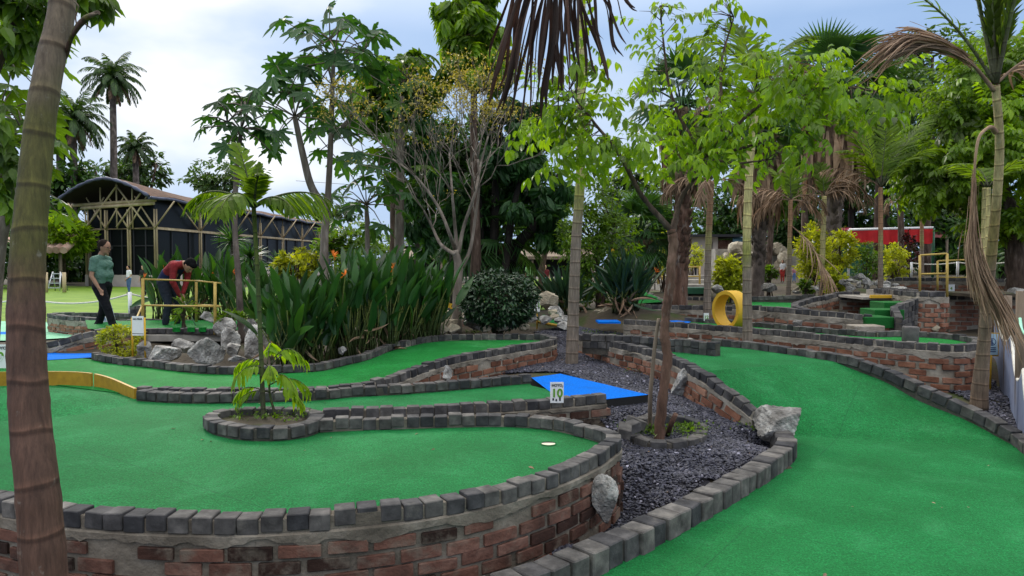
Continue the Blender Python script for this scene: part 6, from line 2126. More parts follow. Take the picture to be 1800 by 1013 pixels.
shrub('dark maroon leaved shrub beside the red stall', 1600, 440, 22, 13, 45, 'maroon', LF1, .12, 500, shell=.2)
shrub('purple flowering bush above the pale rubble wall', 1357, 447, 31, 9, 12, 'purple', LF1, .16, 500, shell=.2)
shrub('bright green leafy bush left of the pavilion', 112, 415, 44, 42, 32, 'lf_light', LF1, .42, 2600, clump=.25, name='bush', rbase=.5, z0=0)
shrub('yellow green low shrub behind the strelitzia bed', 520, 462, 14, 38, 26, 'lf_yellow', LF2, .13, 900, shell=.3, rbase=.15)
shrub('feathery bright fern under the terrace railing', 322, 545, 11.2, 14, 12, 'lf_light', PIN6, .14, 60, name='fern', shell=.1, z0=.45)
shrub('low green plant between the rocks behind the railing', 405, 560, 10.4, 26, 16, 'lf_mid', LF2, .09, 200, shell=.2)

# ------------------------------------------------------------------ papaya trees


def papaya(label, stems, heads, lmat='lf_blue', size=.34, bmat='bark_pale', name='papaya_tree', pet=.5, nleaf=10):
    rt = empty(name, A3(stems[0][0][0]), label, 'tree')
    m, g = MB(), MB()
    for pts, rad in stems:
        Q = spline(A3(pts, float), 6)
        m.tube(Q, np.interp(np.linspace(0, 1, len(Q)), np.linspace(0, 1, len(rad)), rad), 10)
    for c, r, n in heads:
        c = A3(c)
        a = np.arange(n) * 2.399 + rng.uniform(0, 6)
        el = np.linspace(1.1, -.55, n) + rng.normal(0, .12, n)
        d = np.stack([np.cos(a) * np.cos(el), np.sin(a) * np.cos(el), np.sin(el)], 1)
        L = r * rng.uniform(.75, 1.1, n)
        hub = c + d * L[:, None] - A3([0, 0, 1.]) * (.12 * L)[:, None]
        for p in hub:
            m.tube([c, (c + p) / 2 + A3([0, 0, .08 * r]), p], [.014, .011, .008], 5, .6)
        dd = d * A3([1, 1, .3]) - A3([0, 0, .45]) + rng.normal(0, .15, (n, 3))
        g.inst(PAP[0], PAP[1], frames(dd, A3([0, 0, 1.]) + d * .35 + rng.normal(0, .2, (n, 3)), size * rng.uniform(.75, 1.15, n)), hub, np.clip(rng.normal(.45, .22, n), 0, 1), 0, False)
    m.build('trunk', MT[bmat], rt)
    g.build('crown', MT[lmat], rt)
    return rt


Yp = 13.0
papaya('tall forked papaya tree with lobed dark leaves behind the strelitzias',
       [([ong(570, Yp) - A3([0, 0, .1]), aty(570, 430, Yp), aty(575, 370, Yp), aty(580, 280, Yp), aty(583, 200, Yp), aty(586, 110, Yp)], [.085, .075, .06, .052, .045, .035]),
        ([aty(576, 372, Yp), aty(548, 330, 12.9), aty(532, 270, 12.8), aty(518, 205, 12.7)], [.085, .07, .06, .045]),
        ([aty(583, 240, Yp), aty(610, 215, 13.2), aty(618, 200, 13.2)], [.05, .04, .03])],
       [(aty(586, 108, Yp), 1.05, 15), (aty(580, 70, Yp), .65, 9), (aty(518, 205, 12.7), 1.05, 12), (aty(508, 165, 12.7), .6, 6), (aty(585, 150, Yp), .9, 9), (aty(610, 240, 13.0), .7, 6), (aty(640, 90, 13.6), .6, 7)], size=.46)
Yq = 10.8
papaya('slim papaya with textured trunk rising from the boulders', [([aty(425, 590, Yq) - A3([0, 0, .1]), aty(420, 500, Yq), aty(413, 400, Yq), aty(416, 300, Yq), aty(424, 230, Yq)], [.05, .045, .04, .036, .03])],
       [(aty(424, 228, Yq), .55, 12), (aty(432, 190, Yq), .45, 8), (aty(400, 215, Yq), .35, 5)], size=.30, bmat='bark_fibre')
Yr = 14.5
papaya('smaller papaya tree on the right of the tall papaya', [([ong(646, Yr) - A3([0, 0, .1]), aty(646, 430, Yr), aty(644, 362, Yr)], [.06, .05, .042])],
       [(aty(644, 360, Yr), .85, 14), (aty(665, 300, Yr), .5, 8)], size=.40)
papaya('bright papaya leaves crowning the gap behind the bare branched tree', [([ong(700, 15.5) - A3([0, 0, .1]), aty(702, 400, 15.5), aty(705, 250, 15.5), aty(706, 170, 15.5)], [.11, .1, .08, .06])],
       [(aty(706, 150, 15.5), .9, 18), (aty(720, 140, 15.5), .6, 8), (aty(690, 260, 15.5), .9, 12)], lmat='lf_mid', size=.42)
Yl = 10.6
papaya('broad leaved tree at the left edge behind the near palm', [([A3([*aty(-20, 560, Yl)[:2], .05]), aty(0, 430, Yl), aty(30, 330, Yl), aty(60, 200, Yl)], [.11, .09, .07, .04]), ([aty(10, 400, Yl), aty(-20, 300, Yl), aty(-40, 200, Yl)], [.07, .05, .03])],
       [(aty(30, 320, Yl), .72, 13), (aty(0, 200, Yl), .7, 13), (aty(20, 120, Yl + .8), .7, 13), (aty(40, 230, Yl - .4), .5, 9), (aty(-30, 60, Yl), .8, 12), (aty(30, 40, Yl + .3), .7, 12), (aty(10, 270, Yl - .3), .6, 10)], lmat='lf_mid', size=.36, bmat='bark_pale', name='tree')
tree('leafy tree with drooping oval leaves at the top left corner', [([A3([*aty(-75, 560, 9.6)[:2], .05]), aty(-50, 300, 9.6), aty(0, 100, 9.6), aty(60, -20, 9.6)], [.12, .10, .07, .03])],
     [bl(20, 30, 60, 70, .45, 9.6), bl(100, -10, 60, 30, .2, 9.4, .5), bl(160, -8, 30, 22, .08, 9.4, .3), bl(15, 250, 40, 70, .17, 9.5), bl(0, 330, 40, 60, .1, 9.5)], 'lf_mid', 'bark', LF3, .25, 950, clump=.4, droop=.9, up=.1, shell=.2)

# ------------------------------------------------------------------ umbrella-leaf trees, bare branched tree, dark trees in the middle
tree('tall umbrella tree with drooping leaf whorls above the bare branched tree', [([ong(835, 15.5), aty(836, 400, 15.5), aty(833, 200, 15.5), aty(834, 30, 15.5)], [.13, .11, .08, .04])],
     [bl(832, 40, 64, 50, .5, 15.5, .8), bl(838, 110, 62, 42, .37, 15.5, .7), bl(835, -30, 40, 30, .13, 15.5, .5)], 'lf_tree', 'bark', UMB, .36, 440, clump=.25, droop=.2, up=1, shell=.35, nc=60)
tree('rounded umbrella tree showing behind the tall papaya', [([ong(690, 17), aty(695, 300, 17), aty(700, 180, 17)], [.12, .1, .05])],
     [bl(705, 145, 62, 45, .6, 17, 1.0), bl(660, 180, 40, 50, .4, 17, .8)], 'lf_mid', 'bark', UMB, .38, 300, clump=.25, droop=.2, up=1, shell=.4, nc=60)
tree('dark many stemmed tree filling the middle behind the bare branches', [([ong(840, 16.2), aty(842, 400, 16.2), aty(838, 250, 16.2)], [.13, .11, .05]), ([ong(868, 16.2), aty(870, 380, 16.2), aty(880, 220, 16.2)], [.11, .1, .05]), ([ong(885, 16.4), aty(905, 440, 16.4), aty(945, 390, 16.4), aty(985, 300, 16.4)], [.14, .13, .11, .05]), ([ong(880, 16), aty(900, 380, 16), aty(925, 280, 16)], [.1, .08, .04])],
     [bl(770, 330, 70, 110, .14, 16.4, 1.1), bl(880, 240, 80, 80, .24, 16.4, 1.2), bl(930, 330, 70, 80, .24, 16.4, 1.2), bl(850, 380, 60, 50, .08, 16.4), bl(960, 230, 50, 60, .12, 16.4, 1.0), bl(740, 240, 50, 60, .1, 16.4, .9), bl(960, 400, 40, 50, .08, 16.5)], 'lf_blue', 'bark_dark', UMB, .32, 1700, clump=.32, droop=.3, up=.8, shell=.3, twigs=.4)
Yb = 11.6
bt_stems = [([ong(803, Yb) - A3([0, 0, .1]), aty(804, 510, Yb), aty(806, 470, Yb), aty(800, 440, Yb)], [.09, .076, .07, .055])]
for pts in ([(802, 445), (790, 410), (768, 360), (730, 310), (690, 280)], [(804, 440), (800, 400), (795, 340), (790, 270)], [(806, 445), (815, 400), (835, 340), (845, 290), (858, 240)], [(800, 448), (775, 430), (760, 400), (745, 370)], [(812, 470), (826, 440), (836, 380), (842, 330), (840, 280)]):
    bt_stems.append(([aty(x, y, Yb + rng.normal(0, .15)) for x, y in pts], list(np.linspace(.034, .014, 5))))
rt = empty('bare_branched_tree', bt_stems[0][0][0], 'pale bare branched tree topped with dry yellow flower heads behind the strelitzias', 'tree')
m, g = MB(), MB()
tips = []


def grow(p, d, ln, r, lev):
    q = p + d * ln
    md_ = (p + q) / 2 + rng.normal(0, .04, 3) * ln
    m.tube([p, md_, q], [r, r * .85, r * .7], 6)
    if lev == 0:
        tips.append(q)
        return
    for _ in range(2 if rng.random() < .65 else 3):
        dd = nrm(d + rng.normal(0, .34, 3) + A3([0, 0, .30]))
        grow(q, dd, ln * rng.uniform(.68, .92), r * .68, lev - 1)


for pts, rad in bt_stems:
    Q = spline(A3(pts), 6)
    m.tube(Q, np.interp(np.linspace(0, 1, len(Q)), np.linspace(0, 1, len(rad)), rad), 9)
for pts, rad in bt_stems[1:]:
    P_ = A3(pts)
    for i_ in (2, 3, 4):
        if i_ < len(P_):
            d = nrm(P_[i_] - P_[i_ - 1])
            for _ in range(2 if i_ < 4 else 3):
                grow(P_[i_], nrm(d + rng.normal(0, .42, 3) + A3([0, 0, .2])), .50, .0105, 3)
m.build('trunk', MT['bark_pale'], rt)
tips = A3(tips)
for q in tips:
    if q[2] > aty(800, 215, Yb)[2] or rng.random() < .12:
        K = 16
        c = q + rng.normal(0, .10, (K, 3)) * A3([1, 1, .55])
        g.inst(LF1[0], LF1[1], frames(rng.normal(0, 1, (K, 3)) + A3([0, 0, .3]), rng.normal(0, 1, (K, 3)) + A3([0, 0, 1.]), .05 * rng.uniform(.6, 1.3, K)), c, rng.random(K))
g.build('dry_flowers', MT['dryflower'], rt)

tree('light leafy citrus tree with a few yellow fruit right of the tall grey palm', [([ong(1052, 14.5), aty(1052, 500, 14.5), aty(1045, 420, 14.5)], [.07, .06, .03]), ([ong(1058, 14.5), aty(1070, 460, 14.5), aty(1080, 400, 14.5)], [.05, .04, .02])],
     [bl(1030, 420, 50, 60, .3, 14.5, .7), bl(1080, 420, 40, 55, .25, 14.5, .7), bl(1050, 350, 45, 40, .15, 14.5, .6), bl(1060, 490, 45, 45, .2, 14.5, .6), bl(1020, 500, 25, 40, .1, 14.5, .4)], 'lf_mid', 'bark', LF2, .10, 5200, clump=.3, shell=.3, rbase=.6)
for k, (px, py) in enumerate(((1077, 441), (1093, 455), (1099, 440))):
    c = aty(px, py, 14.0)
    m = MB()
    m.add(ICO[2][0] * A3([.035, .035, .042]) + c, ICO[2][1], smooth=True)
    tag(m.build('lemon', MT['yellow']), 'small yellow fruit hanging among the citrus leaves', 'fruit', 'yellow fruit in the citrus tree')
tree('thin sapling trunk behind the man in the green shirt', [([ong(951, 24), aty(952, 480, 24), aty(957, 440, 24), aty(950, 400, 24)], [.13, .11, .09, .04]), ([aty(957, 450, 24), aty(970, 420, 24), aty(975, 395, 24)], [.07, .05, .02])], [bl(955, 395, 40, 26, 1, 24, 1.0)], 'lf_mid', 'bark', LF2, .2, 300, clump=.35)

# ------------------------------------------------------------------ background trees
tree('large bright leaved tree filling the right edge behind the leaning palm', [([ong(1790, 15), aty(1780, 400, 15), aty(1740, 250, 15)], [.22, .18, .08]), ([aty(1785, 420, 15), aty(1830, 300, 15), aty(1800, 150, 15)], [.15, .12, .05])],
     [bl(1700, 250, 95, 90, .2, 14.6, 1.1), bl(1670, 315, 60, 55, .09, 14.6, .8), bl(1780, 160, 90, 100, .22, 14.8, 1.2), bl(1720, 160, 70, 50, .1, 14.8, 1.), bl(1790, 320, 80, 80, .16, 15, 1.1), bl(1640, 240, 45, 45, .06, 14.8, .6), bl(1830, 230, 70, 150, .12, 14.6), bl(1750, 370, 50, 40, .04, 15)], 'lf_tree', 'bark', PIN, .40, 3400, clump=.3, droop=.5, up=.6, shell=.35, rbase=.5)
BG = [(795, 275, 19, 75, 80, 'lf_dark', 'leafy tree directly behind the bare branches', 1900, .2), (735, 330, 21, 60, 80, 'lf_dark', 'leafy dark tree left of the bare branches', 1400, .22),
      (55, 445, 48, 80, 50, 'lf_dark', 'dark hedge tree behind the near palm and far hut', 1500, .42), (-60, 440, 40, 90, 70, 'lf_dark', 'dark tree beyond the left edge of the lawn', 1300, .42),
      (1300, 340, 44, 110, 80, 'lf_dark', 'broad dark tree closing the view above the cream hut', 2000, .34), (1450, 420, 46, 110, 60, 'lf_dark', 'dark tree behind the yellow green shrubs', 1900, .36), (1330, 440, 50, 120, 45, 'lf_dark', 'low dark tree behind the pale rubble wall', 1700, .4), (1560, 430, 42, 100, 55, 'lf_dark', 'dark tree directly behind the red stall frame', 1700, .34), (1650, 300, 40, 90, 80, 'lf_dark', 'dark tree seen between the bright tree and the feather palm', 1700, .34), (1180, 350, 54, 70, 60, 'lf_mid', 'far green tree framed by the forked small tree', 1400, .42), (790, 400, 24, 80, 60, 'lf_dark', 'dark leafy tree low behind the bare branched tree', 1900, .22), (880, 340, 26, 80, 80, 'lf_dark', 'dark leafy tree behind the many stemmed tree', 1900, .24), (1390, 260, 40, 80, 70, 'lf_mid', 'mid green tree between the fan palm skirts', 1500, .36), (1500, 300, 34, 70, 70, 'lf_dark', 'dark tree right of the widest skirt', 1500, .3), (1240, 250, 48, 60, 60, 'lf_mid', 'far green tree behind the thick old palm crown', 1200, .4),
      (1545, 190, 27, 85, 110, 'lf_far', 'grey green tree rising behind the upright feather palm', 2200, .24), (1590, 210, 24, 75, 120, 'lf_far', 'hazy grey green tree behind the arching dead frond', 1900, .22),
      (1640, 100, 32, 70, 50, 'lf_far', 'far tree crown showing over the leaning palm frond', 900, .25),
      (1760, 420, 24, 90, 80, 'lf_dark', 'dark shaded tree behind the leaning palm trunk', 1500, .24),
      (1640, 390, 34, 80, 80, 'lf_dark', 'dark tree behind the red stall', 1500, .32),
      (1500, 370, 36, 70, 80, 'lf_dark', 'dark tree behind the widest skirted palm', 1400, .32),
      (1400, 380, 38, 60, 80, 'lf_dark', 'dark tree above the pale rubble wall', 1400, .32),
      (1290, 380, 40, 60, 70, 'lf_dark', 'dark tree behind the cream hut', 1400, .32),
      (1560, 290, 30, 60, 90, 'lf_dark', 'dark middle tree left of the bright right tree', 1400, .26),
      (1420, 170, 30, 90, 90, 'lf_mid', 'tall green tree between the two skirted fan palms', 1500, .28),
      (1350, 330, 26, 50, 60, 'lf_mid', 'leafy tree right of the shaggy fan palm trunk', 1000, .22),
      (1120, 400, 40, 70, 60, 'lf_mid', 'far green tree left of the thick old palm', 1300, .34),
      (1100, 330, 46, 40, 50, 'lf_far', 'far rounded tree over the citrus tree', 800, .34),
      (985, 420, 52, 60, 45, 'lf_light', 'far bright tree behind the tall grey palm', 900, .4),
      (900, 440, 60, 80, 30, 'lf_light', 'far bright hedge of trees over the dark shelter', 1000, .45),
      (730, 430, 60, 90, 40, 'lf_mid', 'far bushy tree behind the thatched shelter', 1200, .45),
      (620, 430, 52, 60, 45, 'lf_mid', 'far bushy tree between the papayas', 1100, .42),
      (395, 310, 85, 60, 34, 'lf_far', 'far tree crown over the middle of the pavilion roof', 1000, .6),
      (255, 300, 75, 40, 34, 'lf_far', 'far tree over the pavilion ridge', 700, .55),
      (190, 300, 80, 50, 45, 'lf_far', 'far tree left of the pavilion peak', 800, .6),
      (120, 345, 58, 55, 62, 'lf_dark', 'dark bamboo thicket left of the pavilion', 1400, .5),
      (20, 380, 50, 70, 90, 'lf_dark', 'dark tree behind the near palm at the left edge', 1400, .45),
      (150, 440, 56, 70, 55, 'lf_dark', 'dark hedge behind the far hut', 1400, .45),
      (570, 370, 88, 50, 30, 'lf_far', 'far trees past the end of the pavilion roof', 700, .6),
      (1860, 420, 18, 80, 110, 'lf_dark', 'dark tree beyond the right end of the upper wall', 1200, .22),
      (1710, 440, 36, 120, 60, 'lf_dark', 'low dark thicket above the rope fence', 1600, .36),
      (1190, 430, 46, 90, 45, 'lf_mid', 'far mid green trees left of the cream hut', 1200, .38)]
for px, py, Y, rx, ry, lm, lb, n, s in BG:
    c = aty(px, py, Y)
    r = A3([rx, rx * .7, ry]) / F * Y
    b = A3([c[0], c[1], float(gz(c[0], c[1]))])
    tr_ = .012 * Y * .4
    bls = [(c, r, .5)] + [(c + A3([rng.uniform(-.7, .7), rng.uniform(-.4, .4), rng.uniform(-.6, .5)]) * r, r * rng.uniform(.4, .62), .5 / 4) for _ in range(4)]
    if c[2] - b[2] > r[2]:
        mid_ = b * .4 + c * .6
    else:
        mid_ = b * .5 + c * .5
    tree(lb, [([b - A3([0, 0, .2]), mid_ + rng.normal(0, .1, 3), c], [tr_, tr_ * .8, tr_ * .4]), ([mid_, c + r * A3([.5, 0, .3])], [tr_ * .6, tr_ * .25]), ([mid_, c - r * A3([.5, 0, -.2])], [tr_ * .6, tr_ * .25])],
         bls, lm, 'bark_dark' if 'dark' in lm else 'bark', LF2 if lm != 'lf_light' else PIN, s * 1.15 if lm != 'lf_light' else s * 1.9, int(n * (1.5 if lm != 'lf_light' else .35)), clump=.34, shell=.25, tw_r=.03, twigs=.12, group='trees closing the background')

# ------------------------------------------------------------------ rocks
def rock(label, px, py, Y, w, h, seed, mat='rock', group=None, dpt=1., name='boulder', sub=4):
    """px, py: middle of the block in the survey; w, h its size there"""
    c = aty(px, py, Y)
    sx, sz = w / F * Y * .55, h / F * Y * .60
    V, fs = rock_geo((sx, sx * .8 * dpt, sz), seed, sub)
    m = MB()
    m.add(V + c, fs, float(np.random.default_rng(seed).random()), 0, False)
    tag(m.build(name, MT[mat]), label, 'rock', group)


rock('big pale limestone boulder breaking the kerb of the right lane', 1372, 741, 6.12, 106, 66, 107, dpt=.9)
for k, (px, py, Y, w, h, mt, lb) in enumerate((
        (288, 622, 8.5, 62, 34, 'rock', 'low sloping grey boulder behind the second green kerb'), (362, 618, 8.35, 62, 46, 'rock', 'large peaked grey boulder in front of the dark terrace hollow'), (322, 609, 9.0, 36, 26, 'rock', 'white topped boulder between the sloping and the peaked one'), (256, 612, 9.0, 28, 34, 'rock', 'dark boulder beside the yellowish shrub'),
        (408, 612, 8.9, 36, 30, 'rock', 'brownish boulder at the foot of the textured papaya trunk'), (450, 602, 9.2, 56, 52, 'rock', 'large brown boulder with a white vein behind the young palm stem'), (416, 630, 8.15, 28, 16, 'rock', 'small bright white stone on the second green kerb'), (455, 632, 8.2, 24, 12, 'rock', 'small white stone partly behind the bright shoots'),
        (395, 575, 10.2, 36, 30, 'rock', 'grey boulder carrying the right end of the terrace slab'), (368, 556, 10.6, 34, 24, 'rock', 'grey rounded boulder beside the right railing post'), (470, 575, 10.0, 40, 26, 'rock', 'pale boulder under the half hidden sign'), (440, 570, 10.3, 30, 26, 'rock', 'grey boulder right of the textured papaya trunk'), (400, 600, 9.4, 40, 40, 'rock', 'shadowed brown boulder between the peaked and veined ones'), (492, 607, 9.1, 30, 24, 'rock_warm', 'cream stone at the left foot of the strelitzias'), (500, 625, 8.6, 22, 14, 'rock', 'small grey stone before the strelitzia stalks'), (600, 617, 8.75, 18, 14, 'rock', 'small grey stone among the strelitzia stalks'),
        (1352, 505, 14.5, 36, 26, 'rock', 'grey veined boulder at the back of the upper green terrace'), (1396, 507, 14.6, 26, 13, 'rock_warm', 'cream flat boulder behind the dead hanging frond'), (1402, 514, 14.3, 20, 9, 'rock', 'white stone beside the young palm base'), (1432, 508, 14.5, 22, 12, 'rock', 'white stone left of the small yellow green shrub'), (1262, 510, 14.3, 22, 16, 'rock', 'white stones left of the shrub above the hoop'),
        (1580, 507, 13.2, 36, 10, 'rock', 'flat pale rock at the top of the turf steps'), (1575, 501, 13.5, 15, 5, 'rock', 'small flat rock lying on the pale flat rock'),
        (962, 526, 13.0, 44, 36, 'rock_warm', 'stacked cream stone under the dark fan plant'), (975, 548, 12.6, 40, 24, 'rock', 'dark veined boulder on the small green ramp'), (1062, 552, 12.8, 26, 22, 'rock_warm', 'rounded cream boulder left of the dark fan plant'),
        (1788, 512, 12.0, 30, 12, 'rock', 'grey rock on the bank at the right edge'))):
    rock(lb, px, py, Y, w, h, 110 + k, mt)
G1 = 'small stones edging the round bush bed'
for k in range(34):
    px = 770 + 235 * rng.random()
    py = 566 + rng.normal(0, 9) - .02 * (px - 770)
    Yk = 11.4 - (py - 566) * .06
    w = rng.uniform(14, 34)
    rock('cream stone in the low stone border under the clipped round bush', px, py, Yk, w, w * rng.uniform(.5, .8), 200 + k, 'rock_warm' if k % 3 else 'rock', G1, name='stone', sub=3)
rock('largest whitish stone left of the clipped round bush trunk', 838, 562, 11.0, 48, 36, 261, 'rock')
G2 = 'cream stones left of the dark fan plant'
for k in range(12):
    rock('cream stone in the pile between the citrus tree and the dark fan plant', 1035 + 45 * rng.random(), 556 + rng.normal(0, 9), 12.9, rng.uniform(12, 24), rng.uniform(9, 15), 300 + k, 'rock_warm', G2, name='stone', sub=3)
G3 = 'white rubble behind the sloping brick wall'
for k in range(44):
    px = 1476 + 85 * rng.random()
    rock('white rubble stone heaped behind the little yellow bridge', px, 508 - 26 * rng.random() * (1 - abs(px - 1505) / 80), 14 + rng.random() * 1.2, rng.uniform(8, 16), rng.uniform(6, 12), 400 + k, 'rock', G3, name='stone', sub=2)
G4 = 'stones of the pale rubble wall'
for k in range(46):
    px, py = 1262 + 150 * rng.random(), 436 + 62 * rng.random()
    if 1262 < px < 1290 and py > 470:
        continue
    rock('pale stone in the high rubble wall behind the palms', px, py, 29.5 + rng.normal(0, .2), rng.uniform(16, 40), rng.uniform(13, 32), 500 + k, 'rock_warm', G4, name='stone', sub=2)
m = MB()
a_, b_ = aty(1255, 470, 30), aty(1425, 470, 30)
m.box(A3([a_[0], 29.8, .7]), A3([b_[0], 31.5, aty(1300, 438, 30)[2]]))
tag(m.build('rubble_wall', MT['concrete']), 'mortared backing of the pale rubble wall behind the palms', 'wall')
# small green ramp in front of the stones
sheet('putting_green', A3([[*aty(946, 555, 12.0)[:2], .60], [*aty(1000, 560, 11.8)[:2], .52], [*aty(1004, 552, 12.3)[:2], .54], [*aty(955, 548, 12.6)[:2], .66]]), MT['turf'], 'small dark green ramp beside the tall grey palm')
m = MB()
a_, b_ = A3([*aty(946, 556, 11.97)[:2], .58]), A3([*aty(1000, 561, 11.77)[:2], .50])
m.tube([a_, b_], .025, 6)
tag(m.build('ramp_edge', MT['ochre']), 'ochre edging board of the small dark green ramp', 'board')
m = MB()
a_, b_ = aty(784, 532, 12.6), aty(826, 541, 12.4)
dv = nrm((b_ - a_) * A3([1, 1, 0]))
V = A3([a_, b_, b_ - A3([0, 0, .13]), a_ - A3([0, 0, .13])])
m.add(np.concatenate([V, V + A3([0, .03, 0])]), [(3, 2, 1, 0), (4, 5, 6, 7), (0, 1, 5, 4), (1, 2, 6, 5), (2, 3, 7, 6), (3, 0, 4, 7)])
tag(m.build('yellow_board', MT['yellow']), 'bright yellow board leaning behind the bare branched tree trunk', 'board')
kerb_wall('short brick ledge behind the round bush and bare tree', A3([aty(765, 541, 12.6), aty(830, 543, 12.6), aty(900, 545, 12.6)]), side=-1, w=.15, band=.04)


# ------------------------------------------------------------------ people
def solid(m, voxel, smooth=4):
    """join overlapping volumes into one continuous skin"""
    o = m.build('tmp', [])
    md_ = o.modifiers.new('r', 'REMESH')
    md_.mode = 'VOXEL'
    md_.voxel_size = voxel
    if smooth:
        s_ = o.modifiers.new('s', 'SMOOTH')
        s_.iterations = smooth
        s_.factor = .5
    dg = bpy.context.evaluated_depsgraph_get()
    me = D.meshes.new_from_object(o.evaluated_get(dg))
    org = A3(o['_o'])
    n = len(me.vertices)
    V = np.zeros(n * 3, np.float32)
    me.vertices.foreach_get('co', V)
    V = V.reshape(-1, 3) + org
    fs = [tuple(p.vertices) for p in me.polygons]
    D.objects.remove(o)
    D.meshes.remove(me)
    out = MB()
    out.add(V, fs, .5, 0, True)
    return out


def limb(m, pts, rad, n=12):
    pts = A3(pts, float)
    rad = np.asarray(rad, float)
    m.tube(pts, rad, n)
    for p, r in zip(pts, rad):
        m.add(ICO[2][0] * r + p, ICO[2][1])


def ell(m, c, r, R=None):
    V = ICO[3][0] * A3(r, float)
    if R is not None:
        V = V @ A3(R).T
    m.add(V + A3(c, float), ICO[3][1])


def hand(m, wrist, d, n, r=.011, sc=1.):
    """palm, four unequal curled fingers and a side thumb; d along the hand, n across the palm towards the thumb"""
    d, n = nrm(d), nrm(n)
    nn = np.cross(d, n)
    c = wrist + d * .045 * sc
    for t in (-.026, -.009, .009, .026):
        limb(m, [wrist + n * t * .6, wrist + d * .085 * sc + n * t], [r * 1.25, r * 1.15], 8)
    for t, L in ((.028, .068), (.010, .078), (-.009, .072), (-.027, .056)):
        a = wrist + d * .085 * sc + n * t
        b = a + nrm(d + nn * .35) * L * .5 * sc
        e = b + nrm(d * .5 + nn * .9) * L * .5 * sc
        limb(m, [a, b, e], [r * .82, r * .75, r * .6], 8)
    a = wrist + d * .025 * sc + n * .025
    limb(m, [a, a + nrm(d * .7 + n) * .04 * sc, a + nrm(d * .7 + n) * .04 * sc + nrm(d + nn * .5) * .03 * sc], [r, r * .9, r * .7], 8)


